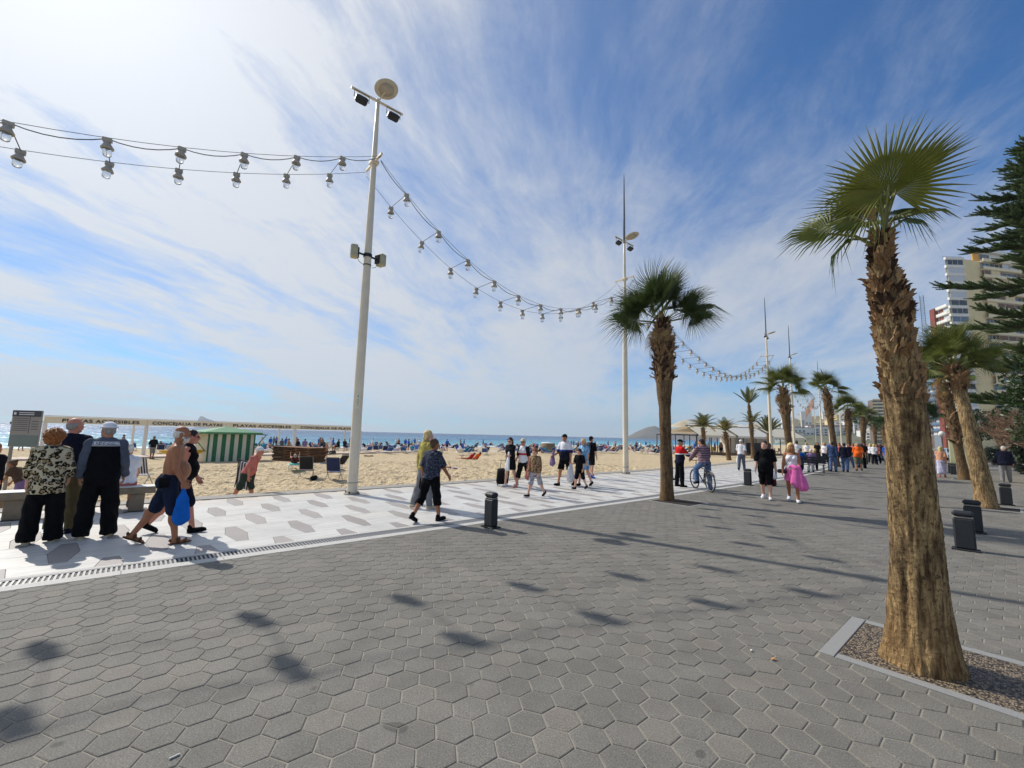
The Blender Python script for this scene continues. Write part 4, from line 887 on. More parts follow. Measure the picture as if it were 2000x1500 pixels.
def broad_tree(name, loc, h, ell, n, size, label, m, seed, trunk=0.18, zc=None):
    t = thing(name, label, 'tree', loc); zc = zc or h-ell[2]; rr = random.Random(seed); mb = MB(); mb.tube([(0, 0, 0), (0.1, 0, zc*0.5), (0, 0, zc)], [trunk, trunk*.8, trunk*.6], 8)
    for i in range(9):
        a = rr.uniform(0, 6.28); mb.tube([(0, 0, zc*0.8), (math.cos(a)*ell[0]*.45, math.sin(a)*ell[1]*.45, zc+rr.uniform(-.2, .4)*ell[2]), (math.cos(a)*ell[0]*.8, math.sin(a)*ell[1]*.8, zc+rr.uniform(-.1, .8)*ell[2])], [trunk*.5, trunk*.3, .02], 6)
    mb.build('trunk', MATS['pine_bark'], t); V, F = leaf_cloud(n, seed, ell, size); V[:, 2] += zc; link('crown', newmesh('crown', V, F, [MATS[m]]), t); return t
broad_tree('ficus_tree', Vector((1.75, 30.5, -0.06)), 6.4, (2.5, 2.6, 2.6), 5200, 0.12, 'dense dark ficus tree above the low white wall', 'ficus_leaf', 61, 0.2, 3.7)
broad_tree('street_tree', Vector((0.3, 74, -0.06)), 6.5, (3.4, 3.4, 2.3), 2600, 0.2, 'leafy green tree above the parked cars', 'ficus_leaf', 62)
broad_tree('street_tree', Vector((-3.5, 96, -0.06)), 7.5, (4, 4, 2.6), 2400, 0.26, 'rounded green tree at the end of the car park', 'hedge_leaf', 63)
def bare_tree(loc, h, label, seed, spread=1.0):
    t = thing('bare_tree', label, 'tree', loc, 0, 'leafless winter trees'); rr = random.Random(seed); tr = MB(); tw = MB()
    def grow(p, d, l, r, lev):
        q = p+d*l*0.5+Vector((rr.uniform(-.1, .1), rr.uniform(-.1, .1), 0))*l; e = p+d*l
        (tr if lev < 2 else tw).tube([p, q.lerp(p+d*l*.5, .5), e], [r, r*.8, r*.6], 6 if lev < 2 else 4, cap=False)
        if lev >= 5: return
        for k in range(4 if lev < 4 else 3):
            a = Vector((rr.uniform(-1, 1), rr.uniform(-1, 1), rr.uniform(-.35, .75))); nd = (d*0.75+a*0.85*spread).normalized(); grow(p+d*l*rr.uniform(.5, 1), nd, l*rr.uniform(.55, .8), r*.55, lev+1)
    grow(Vector((0, 0, 0)), Vector((0, 0, 1)), h*0.30, 0.16, 0)
    tr.build('trunk', MATS['twig'], t); tw.build('crown', MATS['twig'], t)
bare_tree(Vector((1.0, 42, -0.06)), 6.8, 'bare brown tree with a haze of twigs behind the leaning palm', 71, 1.2)
bare_tree(Vector((-0.6, 50, -0.06)), 7.2, 'bare brown tree with twigs beside the red and white block', 72, 1.2)
bare_tree(Vector((2.2, 56, -0.06)), 7.6, 'bare pale tree in front of the cream tower base', 73, 1.2)
# ================================================================ buildings, restaurant, hills
mat('cream', srgb(228, 208, 160), 0.85, 0.06, 0.4); mat('white_wall', srgb(222, 220, 212), 0.8, 0.05, 0.5); mat('slab_white', srgb(226, 222, 212), 0.8, 0.05, 0.6); mat('slab_cream', srgb(232, 216, 180), 0.8, 0.05, 0.6); mat('brick_red', srgb(126, 66, 52), 0.85, 0.12, 1.5); mat('ochre', srgb(214, 160, 72), 0.8, 0.1, 1)
def glassy(name, c): mat(name, c, 0.12, 0.25, 0.35, spec=0.6); return MATS[name]
glassy('win_dark', srgb(44, 52, 62)); glassy('win_blue', srgb(86, 108, 134)); mat('shutter', srgb(196, 200, 206), 0.6, 0.06, 2); mat('awning_brown', srgb(120, 92, 74), 0.8, 0.1, 1); mat('awning_green', srgb(150, 166, 70), 0.7, 0.05, 1); mat('rail', srgb(120, 130, 140), 0.4, 0.1, 2); mat('brown_block', srgb(116, 98, 86), 0.85, 0.12, 0.5)
def face_frame(p0, p1, z0):
    """origin and unit axis along a facade from plan point p0 to p1; outward normal is to the side of the camera"""
    a = Vector((p0[0], p0[1], z0)); b = Vector((p1[0], p1[1], z0)); u = (b-a).normalized(); n = Vector((u.y, -u.x, 0)); 
    if n.dot(Vector((0, 0, 0))-a) < 0: n = -n
    return a, u, n, (b-a).length
def fbox(mb, fr, s0, s1, z0, z1, d0, d1, mi=0):
    a, u, n, L_ = fr; c = [a+u*s+n*d+Vector((0, 0, z)) for s in (s0, s1) for d in (d0, d1) for z in (z0, z1)]
    mb.add(c, [(0, 1, 3, 2), (4, 6, 7, 5), (0, 4, 5, 1), (2, 3, 7, 6), (0, 2, 6, 4), (1, 5, 7, 3)], mi)
def window(parent, fr, s0, s1, z0, z1, d, m, panes=2, fm='slab_white'):
    mb = MB(); fbox(mb, fr, s0, s1, z0, z1, d-0.06, d+0.02); w = mb.build('window', MATS[m], parent)
    f = MB()
    for i in range(panes+1):
        s = s0+(s1-s0)*i/panes; fbox(f, fr, s-0.035, s+0.035, z0, z1, d+0.022, d+0.06)
    fbox(f, fr, s0, s1, z0-0.04, z0+0.04, d+0.023, d+0.07); fbox(f, fr, s0, s1, z1-0.04, z1+0.04, d+0.023, d+0.07); f.build('frame', MATS[fm], w); return w
# the cream tower: window bay, blank wall, balconies
def cream_tower():
    D = 148.0; A = img(1881, 870, D); B = img(1916, 870, D*1.0); Cc = img(1952, 870, D*1.01); E = img(2110, 870, D*1.06)
    t = thing('apartment_tower', 'cream apartment tower with a blank wall between window bays and balconies', 'building', (0, 0, 0)); H = 69.0
    back = Vector((0.35, 0.94, 0))*22
    pl = [A.xy, B.xy, Cc.xy, E.xy, (E+back).xy, (A+back).xy]; MB().prism([(p.x, p.y) for p in pl][::-1], -0.1, H).build('wall', MATS['cream'], t)
    rr = random.Random(5); fl = 3.0; n = int(H//fl)
    f1 = face_frame(A, B, 0); f3 = face_frame(Cc, E, 0)
    side = face_frame(A, A+Vector((-0.45, 0.9, 0))*16, 0)
    for k in range(3, n):
        z = k*fl; mb = MB(); fbox(mb, f1, -0.5, f1[3]+0.05, z+2.45, z+3.0+0.35, 0.02, 0.75); mb.build('parapet', MATS['slab_white'], t)
        window(t, f1, 0.15, f1[3]-0.3, z+0.5, z+2.4, 0.5, rr.choice(('win_dark', 'win_blue', 'shutter', 'win_dark', 'shutter')), rr.choice((2, 3)))
        mb = MB(); fbox(mb, f3, -0.7, f3[3], z+2.55, z+3.55, 1.3, 1.5); fbox(mb, f3, -0.7, f3[3], z+2.45, z+2.6, 0.02, 1.3); mb.build('balcony', MATS['slab_cream'], t)
        s = 0.0
        while s < f3[3]-1:
            w = rr.uniform(3.2, 5.0); m = rr.choice(('awning_brown', 'win_dark', 'win_dark', 'shutter', 'cream', 'win_blue', 'awning_brown')); window(t, f3, s+0.2, min(f3[3], s+w)-0.2, z+0.55, z+2.35, 0.12 if m.startswith('win') else 0.9, m, 2 if m.startswith('win') else 1); s += w
    k = 8; mb = MB(); fbox(mb, f1, 0.3, f1[3]-0.3, k*fl+0.7, k*fl+2.2, 0.76, 0.80); mb.build('awning', MATS['awning_green'], t)
    # penthouse
    P = img(1936, 870, D*1.03); Q = img(2036, 870, D*1.07); mb = MB(); mb.prism([(P.x, P.y), (Q.x, Q.y), (Q.x+8, Q.y+12), (P.x+6, P.y+12)], H, H+7.2); ph = mb.build('penthouse', MATS['slab_white'], t)
    f4 = face_frame(P, Q, H); mb = MB(); fbox(mb, f4, -0.3, 3.0, 0.5, 5.6, 0.02, 0.5); mb.build('ochre_panel', MATS['ochre'], ph)
    window(t, (f4[0], f4[1], f4[2], f4[3]), 4.0, 9.0, 2.4, 4.6, 0.1, 'win_dark', 3)
    mb = MB(); fbox(mb, f4, 3.2, f4[3], 1.2, 2.0, 0.03, 1.2); fbox(mb, f4, 3.2, f4[3], 5.2, 5.9, 0.03, 1.2); mb.build('cornice', MATS['slab_white'], ph)
    mb = MB(); 
    for i in range(14): fbox(mb, f1, 0.1+i*0.5, 0.16+i*0.5, H+0.35, H+1.2, -1.0, -0.94)
    fbox(mb, f1, 0.1, 7.2, H+1.2, H+1.26, -1.0, -0.94); mb.build('roof_rail', MATS['rail'], t)
cream_tower()
def slab_block(px0, px1, D0, D1, H, label, floors, wallm, bandm, winm, rail=None, depth=14, fin=None, z_from=2, name='apartment_block'):
    A = img(px0, 870, D0); B = img(px1, 870, D1); t = thing(name, label, 'building', (0, 0, 0)); fr = face_frame(A, B, 0); bk = -fr[2]*depth
    MB().prism([(p.x, p.y) for p in (A, B, B+bk, A+bk)], -0.1, H).build('wall', MATS[wallm], t); fl = H/floors; rr = random.Random(int(px0))
    for k in range(z_from, floors):
        z = k*fl; mb = MB(); fbox(mb, fr, 0, fr[3], z+fl*0.86, z+fl*1.22, 0.9, 1.05); fbox(mb, fr, 0, fr[3], z+fl*0.80, z+fl*0.9, 0.0, 0.9); mb.build('balcony', MATS[bandm], t)
        nw = max(2, int(fr[3]/3.2)); w = fr[3]/nw
        for i in range(nw): window(t, fr, i*w+0.25, (i+1)*w-0.25, z+fl*0.22, z+fl*0.80, 0.06, rr.choice(winm), 2)
        if rail:
            mb = MB(); fbox(mb, fr, 0, fr[3], z+fl*1.22, z+fl*1.27, 0.95, 1.0); mb.build('railing', MATS[rail], t)
    if fin:
        mb = MB(); fbox(mb, fr, fin[0]*fr[3], fin[1]*fr[3], 0, H+0.6, 0.02, 1.6); mb.build('fin_wall', MATS[fin[2]], t)
    return t
slab_block(1847, 1880, 205, 195, 67.5, 'block with a dark red brick fin and white balcony bands', 19, 'white_wall', 'white_wall', ('win_dark', 'shutter', 'brick_red'), None, 14, (0.0, 0.30, 'brick_red'))
slab_block(1826, 1850, 235, 225, 66, 'narrow blue-grey balconied block beside the red brick fin', 20, 'rail', 'win_blue', ('win_blue', 'win_dark', 'shutter'), 'rail', 12)
slab_block(1804, 1828, 262, 255, 60, 'plain brown block behind the big palm trunk', 18, 'brown_block', 'brown_block', ('win_dark', 'brown_block'), None, 12)
slab_block(1710, 1739, 420, 415, 45, 'far tower with stacked cream balconies at the end of the promenade', 14, 'brown_block', 'cream', ('win_dark', 'brown_block'), None, 16, None, 1, 'apartment_tower')
# lattice mast on a roof
def lattice():
    p = img(1826, 870, 240); t = thing('lattice_mast', 'thin lattice antenna mast on the roof of the brown block', 'antenna', (p.x, p.y, 58)); mb = MB()
    for x, y in ((-.9, -.9), (.9, -.9), (.9, .9), (-.9, .9)): mb.tube([(x, y, 0), (x*.8, y*.8, 30)], 0.09, 4)
    mb.build('leg_frame', MATS['rail'], t); mb = MB()
    for k in range(20):
        z = k*1.5
        for a, b in (((-.9, -.9), (.9, -.9)), ((.9, -.9), (.9, .9)), ((.9, .9), (-.9, .9)), ((-.9, .9), (-.9, -.9))): mb.tube([(a[0], a[1], z), (b[0], b[1], z)], 0.06, 4); mb.tube([(a[0], a[1], z), (b[0], b[1], z+1.5)], 0.045, 4)
    mb.build('bracing', MATS['rail'], t)
lattice()
# garden wall, hedge, car park at the town side
mat('gardenwall', srgb(226, 220, 204), 0.85, 0.06, 1.2, 0.2, 20); mat('gardenbase', srgb(150, 148, 150), 0.85, 0.1, 2)
def garden_wall():
    t = thing('garden_wall', 'low cream garden wall with a grey base at the edge of the promenade', 'wall', (0, 0, 0)); MB().box((0.72, 34.5, 0.42), (0.30, 11.0, 0.9)).build('base', MATS['gardenbase'], t)
    for k in range(7): MB().box((0.73, 34.5, 0.96+k*0.155), (0.26, 10.9, 0.15), bev=0.012).build('course', MATS['gardenwall'], t)
    MB().box((0.73, 34.5, 2.07), (0.36, 11.1, 0.07), bev=0.01).build('coping', MATS['gardenwall'], t)
garden_wall()
def hedge(p, d, label, seed):
    t = thing('hedge', label, 'hedge', p); V, F = leaf_cloud(2600, seed, (1, 1, 1), 0.085, 0.1, 0.4); V = np.sign(V)*np.abs(V)**0.6; V *= np.array(d)/2; V[:, 2] += d[2]/2; link('foliage', newmesh('foliage', V, F, [MATS['hedge_leaf']]), t)
    MB().tube([(0, 0, 0), (0, 0, d[2]*.6)], 0.06, 6).build('stem', MATS['pine_bark'], t)
hedge((0.35, 44.5, 0), (1.5, 7, 2.3), 'dark clipped hedge behind the low cream wall', 81); hedge((-1.4, 64, 0), (1.6, 8, 1.8), 'dark clipped hedge beside the car park', 82)
# parked cars
def car(p, rz, paint, label):
    t = thing('parked_car', label, 'car', p, rz, 'cars parked beyond the palms'); pm = mat('paint_'+paint[0], paint[1], 0.25, 0.02, 1, spec=0.6)
    prof = [(-2.05, .35), (-2.08, .70), (-1.95, .86), (-1.2, .93), (-0.55, 1.38), (0.85, 1.42), (1.55, 1.0), (2.0, .92), (2.1, .6), (2.05, .35)]
    n = len(prof); V = []
    for w, sx in ((-.84, 1), (-.72, 0), (.72, 0), (.84, 1)): pass
    V = [(-.82 if z < 1 else -.66, y, z) for y, z in prof]+[(.82 if z < 1 else .66, y, z) for y, z in prof]; F = [tuple(range(n-1, -1, -1)), tuple(range(n, 2*n))]+[(i, (i+1) % n, n+(i+1) % n, n+i) for i in range(n)]
    b = MB(); b.add(V, F); b.build('body', pm, t)
    for s in (-1, 1):
        g = MB(); g.add([(s*.835, -1.0, .96), (s*.70, -.5, 1.33), (s*.70, .8, 1.36), (s*.835, 1.3, 1.0)], [(0, 1, 2, 3)]); g.build('side_window', MATS['win_dark'], t)
    g = MB(); g.add([(-.70, -1.22, .955), (.70, -1.22, .955), (.60, -.60, 1.375), (-.60, -.60, 1.375)], [(0, 1, 2, 3)]); g.build('windscreen', MATS['win_dark'], t); g = MB(); g.add([(-.70, 1.56, 1.02), (.70, 1.56, 1.02), (.60, .92, 1.41), (-.60, .92, 1.41)], [(0, 1, 2, 3)]); g.build('rear_window', MATS['win_dark'], t)
    for x in (-.78, .78):
        for y in (-1.3, 1.3): w = MB(); w.lathe([(.32, -.1), (.32, .1)], 14, (x, y, .32), R=RY(1.5708)); wo = w.build('wheel', MATS['blackmetal'], t); w = MB(); w.lathe([(.19, -.105), (.19, .105)], 10, (x, y, .32), R=RY(1.5708)); w.build('rim', MATS['steelband'], wo)
    for x in (-.6, .6): MB().box((x, -2.06, .68), (.3, .06, .14)).build('headlight', MATS['sticker'], t)
car((-4.9, 73, 0), 0.25, ('silver', srgb(176, 186, 194)), 'silver car parked behind the woman in the flowered dress'); car((-3.4, 84, 0), 0.2, ('white', srgb(222, 222, 220)), 'white car parked behind the silver one'); car((-12.4, 118, 0), 0.1, ('van', srgb(214, 216, 218)), 'small white car parked under the far palms')
mat('kioskgreen', srgb(206, 204, 160), 0.7, 0.05, 1)
def kiosk():
    t = thing('utility_kiosk', 'pale green utility cabinet beside the ragged palm trunk', 'cabinet', (-3.15, 56, 0)); MB().box((0, 0, 1.15), (1.6, 1.4, 2.3), bev=.03).build('cabinet', MATS['kioskgreen'], t); MB().box((0, 0, 2.35), (1.8, 1.6, .1), bev=.02).build('roof', MATS['kioskgreen'], t)
    for x in (-.4, .4): MB().box((x, -.715, 1.15), (.7, .03, 2.0), bev=.01).build('door', MATS['kioskgreen'], t)
kiosk()
# globe street lamps
def globe(p, label):
    t = thing('globe_lamp', label, 'street lamp', p, 0, 'globe lamps at the car park'); MB().lathe([(.09, 0), (.07, .3), (.045, .5), (.04, 2.5)], 10).build('post', MATS['blackmetal'], t, True); MB().lathe([(.02, 2.46), (.16, 2.52), (.24, 2.68), (.24, 2.78), (.16, 2.94), (.02, 3.0)], 16).build('globe', MATS['slab_white'], t, True)
globe((-2.05, 43, 0), 'white globe lamp showing beside the ragged palm trunk'); globe((-4.3, 55, 0), 'white globe lamp in front of the dark tree by the car park')

# ---- beach restaurant with cream awnings
mat('awning', srgb(232, 224, 202), 0.8, 0.05, 1.5, trans=0.2); mat('awning_white', srgb(232, 228, 216), 0.8, 0.04, 1.5, trans=0.15); mat('frame_dark', srgb(70, 66, 60), 0.6, 0.1); mat('deck_wood', srgb(128, 104, 80), 0.85, 0.2, 3); mat('blackchair', srgb(36, 38, 44), 0.5, 0.1); mat('yellowpad', srgb(214, 176, 60), 0.7, 0.1)
def restaurant():
    base = sand_z(-24, 60); A = on_sand(1345, 886); B = on_sand(1545, 887)
    A = Vector((-30.5, 62.0, 0)); u = Vector((0.30, 0.954, 0)).normalized(); w = Vector((-u.y, u.x, 0))   # u along the terrace (landward), w seaward-back
    u = (Vector((-22.5, 82, 0))-A).normalized(); w = Vector((-u.y, u.x, 0)); z0 = sand_z(-30, 66)+0.05
    t = thing('beach_restaurant', 'open beach restaurant under cream awnings behind the date palms', 'restaurant', (0, 0, 0)); L_ = 22.0; Dp = 9.0
    def P(s, d, z): return A+u*s+w*d+Vector((0, 0, z0+z))
    mb = MB(); c = [P(s, d, z) for s in (-.5, L_) for d in (-.5, Dp) for z in (-.4, 0.12)]; mb.add(c, [(0, 1, 3, 2), (4, 6, 7, 5), (0, 4, 5, 1), (2, 3, 7, 6), (0, 2, 6, 4), (1, 5, 7, 3)]); mb.build('deck', MATS['deck_wood'], t)
    for s in np.linspace(0, L_, 9):
        for d in (0, Dp/2, Dp): mb = MB(); mb.tube([P(s, d, 0), P(s, d, 2.9)], 0.07, 6); mb.build('post', MATS['frame_dark'], t)
    for d in (0, Dp/2, Dp): mb = MB(); mb.tube([P(0, d, 2.9), P(L_, d, 2.9)], 0.08, 6); mb.build('beam', MATS['frame_dark'], t)
    ss = [0, 7.4, 14.6, 22]
    for i in range(3):
        a, b = ss[i]+.15, ss[i+1]-.15; ins = 0.9
        m = MATS['awning' if i != 1 else 'awning_white']; mb = MB(); mb.add([P(a, -.3, 2.85), P(b, -.3, 2.85), P(b-ins*.2, 2.6, 4.3), P(a+ins*.2, 2.6, 4.3)], [(0, 1, 2, 3)]); mb.add([P(a, -.3, 2.85), P(b, -.3, 2.85), P(b, -.32, 2.55), P(a, -.32, 2.55)], [(0, 1, 2, 3)]); mb.add([P(a+ins*.2, 2.6, 4.3), P(b-ins*.2, 2.6, 4.3), P(b, Dp, 3.1), P(a, Dp, 3.1)], [(0, 1, 2, 3)]); ao = mb.build('awning', m, t)
        mb = MB(); mb.tube([P(a+ins*.2, 2.6, 4.32), P(b-ins*.2, 2.6, 4.32)], .05, 5); mb.tube([P(a, -.3, 2.87), P(a+ins*.2, 2.6, 4.32)], .05, 5); mb.tube([P(b, -.3, 2.87), P(b-ins*.2, 2.6, 4.32)], .05, 5); mb.build('awning_frame', MATS['frame_dark'], ao)
        a2, b2 = a+1.2, b-1.0; mb = MB(); mb.add([P(a2, 2.9, 4.2), P(b2, 2.9, 4.2), P(b2, 4.6, 5.3-(i % 2)*.4), P(a2+.6, 4.6, 5.3-(i % 2)*.4)], [(0, 1, 2, 3)]); mb.add([P(a2+.6, 4.6, 5.3-(i % 2)*.4), P(b2, 4.6, 5.3-(i % 2)*.4), P(b2, 8, 4.2), P(a2, 8, 4.2)], [(0, 1, 2, 3)]); mb.add([P(b2, 2.9, 4.2), P(b2, 4.6, 5.3-(i % 2)*.4), P(b2, 8, 4.2)], [(0, 1, 2)]); mb.build('roof', MATS['awning_white'], t)
    mb = MB(); c = [P(s, d, z) for s in (13, L_-.5) for d in (5.5, Dp-.2) for z in (.12, 2.8)]; mb.add(c, [(0, 1, 3, 2), (4, 6, 7, 5), (0, 4, 5, 1), (2, 3, 7, 6), (0, 2, 6, 4), (1, 5, 7, 3)]); mb.build('kitchen', MATS['white_wall'], t)
    mb = MB(); c = [P(s, d, z) for s in (11.4, 13) for d in (0.5, 1.6) for z in (.12, 1.9)]; mb.add(c, [(0, 1, 3, 2), (4, 6, 7, 5), (0, 4, 5, 1), (2, 3, 7, 6), (0, 2, 6, 4), (1, 5, 7, 3)]); mb.build('counter', MATS['blackchair'], t)
    # glass wind screen panels
    # tables and chairs: one chair kind, each its own thing
    ch = MB(); ch.box((0, 0, .45), (.44, .44, .05)); ch.box((0, .21, .72), (.44, .04, .5)); 
    seat = ch.mesh('seat', [MATS['blackchair']]); lg = MB()
    for x in (-.19, .19):
        for y in (-.19, .19): lg.box((x, y, .22), (.03, .03, .44))
    legs = lg.mesh('leg_frame', [MATS['steelband']]); seat2 = seat.copy(); seat2.materials.clear(); seat2.materials.append(MATS['yellowpad']); rr = random.Random(4)
    for i in range(26):
        s = rr.uniform(0.5, L_-1); d = rr.uniform(0.3, 4.5); yl = s < 4.5
        c = thing('cafe_chair', 'yellow cafe chair under the seaward awning' if yl else 'dark cafe chair under the restaurant awning', 'chair', P(s, d, .12), rr.uniform(0, 6.28), 'yellow restaurant chairs' if yl else 'dark restaurant chairs'); link('seat', seat2 if yl else seat, c); link('leg_frame', legs, c)
    return P
REST = restaurant()
# stack of chairs and dark cafe tables are read as the counter; flag pole beside the far mast
def flag():
    p = Vector((-20.0, 79, 0)); t = thing('flag_pole', 'flag pole flying a faded white and orange flag by the far mast', 'flag', p); MB().lathe([(.05, 0), (.03, 8.6)], 8).build('pole', MATS['polepaint'], t)
    V = []; F = []
    for i in range(9):
        for j in range(5): u, v = i/8, j/4; V.append((-1.9*u*.6, -.15*math.sin(u*7+v), 8.5-1.5*v-1.1*u*u-0.6*u))
    F = [(i*5+j, i*5+j+1, i*5+j+6, i*5+j+5) for i in range(8) for j in range(4)]; link('cloth', newmesh('cloth', V, F, [mat('flagcloth', srgb(226, 206, 190), .8, .1, 1, col2=srgb(214, 140, 100), mixscale=.8, trans=.4)]), t)
flag()
# ---- far town on the slope and hills
def mountain_mat(name, c1, c2, sc): return mat(name, c1, 0.95, 0.2, sc, col2=c2, bump=1.0, bscale=sc*3)
def ridge(name, pts, D0, depth, m, label_kind='structure', seed=0, rough=0.12, base=-5, nx=90, ny=14, fall=0.0):
    """a hill whose crest follows (x, y) of the view at distance D0, running back and forward in depth"""
    xs = np.linspace(pts[0][0], pts[-1][0], nx); crest = np.interp(xs, [p[0] for p in pts], [p[1] for p in pts]); V = []
    for j in range(ny):
        v = j/(ny-1); D = D0+(v-0.55)*depth
        for i, x in enumerate(xs):
            P0 = img(x, 880, D0); top = img(x, crest[i], D0).z; prof = max(0.0, 1-abs((v-0.55)/(0.55 if v < .55 else .45))**1.25); d = img(x, 880, D)
            nz = mnoise.fractal(Vector((x*0.06+seed, v*5, seed)), 0.9, 2.0, 5)*rough
            V.append((d.x, d.y, base+(top-base)*prof*(1+nz*(1-prof*0.75))))
    F = np.array([(j*nx+i, j*nx+i+1, (j+1)*nx+i+1, (j+1)*nx+i) for j in range(ny-1) for i in range(nx-1)])
    o = link(name, newmesh(name, V, F, [m], True)); return tag(o, kind='structure')
rockm = mountain_mat('rockhill', srgb(122, 104, 84), srgb(92, 88, 66), 0.012); isl = mountain_mat('islandrock', srgb(128, 112, 92), srgb(96, 92, 78), 0.02)
ridge('headland_hill', [(1218, 858), (1234, 848), (1250, 840), (1268, 833), (1280, 832), (1292, 837), (1300, 834), (1318, 838), (1340, 845), (1352, 842), (1376, 838), (1400, 842), (1430, 848), (1470, 850), (1520, 858)], 2100, 560, rockm, seed=2, rough=0.25)
ridge('island_hill', [(374, 834), (380, 820), (383, 812), (390, 813), (398, 817), (410, 821), (420, 826), (432, 831), (446, 836)], 2500, 330, isl, seed=5, rough=0.1, nx=40)
ridge('far_mountain', [(1540, 864), (1560, 848), (1572, 832), (1580, 840), (1600, 836), (1620, 823), (1640, 820), (1660, 826), (1690, 836), (1720, 842), (1760, 838), (1820, 852)], 2500, 500, rockm, seed=9, rough=0.2)
ridge('coast_hill', [(1470, 869), (1520, 858), (1560, 838), (1590, 832), (1625, 834), (1660, 828), (1700, 830), (1740, 836), (1800, 846), (1880, 860), (1960, 872)], 1150, 1500, mountain_mat('townhill', srgb(120, 112, 88), srgb(84, 92, 62), 0.03), seed=4, rough=0.1)
CREST = [(1470, 869), (1520, 858), (1560, 838), (1590, 832), (1625, 834), (1660, 828), (1700, 830), (1740, 836), (1800, 846)]
def hill_z(px, D):
    v = 0.55+(D-1150)/1500; top = img(px, float(np.interp(px, [c[0] for c in CREST], [c[1] for c in CREST])), 1150).z; return -5+(top+5)*max(0.0, 1-abs((v-.55)/.55)**1.25)
def town():
    rr = random.Random(12); kinds = {}
    for k, (w, h, m) in enumerate(((14, 9, 'white_wall'), (20, 15, 'slab_white'), (16, 24, 'cream'), (26, 12, 'white_wall'), (14, 32, 'slab_white'), (18, 18, 'cream'))):
        mb = MB(); mb.box((0, 0, h/2-10), (w, 14, h+20)); wall = mb.mesh('wall', [MATS[m]]); wins = []
        nf = max(2, int(h//3.2)); nc = max(2, int(w//4))
        wm = MB(); wm.box((0, 0, 0), (w/nc*.55, .4, 1.6)); wins = (wm.mesh('window', [MATS['win_dark']]), [(-w/2+w/nc*(c+.5), -7.05, 1.6+3.1*f) for f in range(nf) for c in range(nc)])
        rf = MB(); rf.box((0, 0, h+.3), (w+1, 15, .6)); kinds[k] = (wall, wins, rf.mesh('roof', [MATS['brick_red' if k in (0, 3) else m]]))
    for i in range(90):
        px = rr.uniform(1530, 1735); D = rr.uniform(430, 1140); z = hill_z(px, D)-1; p = img(px, 880, D); k = rr.randrange(6) if D > 600 else rr.choice((0, 1, 3)); wall, wins, rf = kinds[k]
        t = thing('hillside_house', 'small pale house or block among many on the far hillside town', 'building', (p.x, p.y, z), math.atan2(-p.x, p.y)+rr.uniform(-.4, .4), 'houses of the far hillside town'); link('wall', wall, t); link('roof', rf, t)
        for q in wins[1][:16]: link('window', wins[0], t, q)
town()
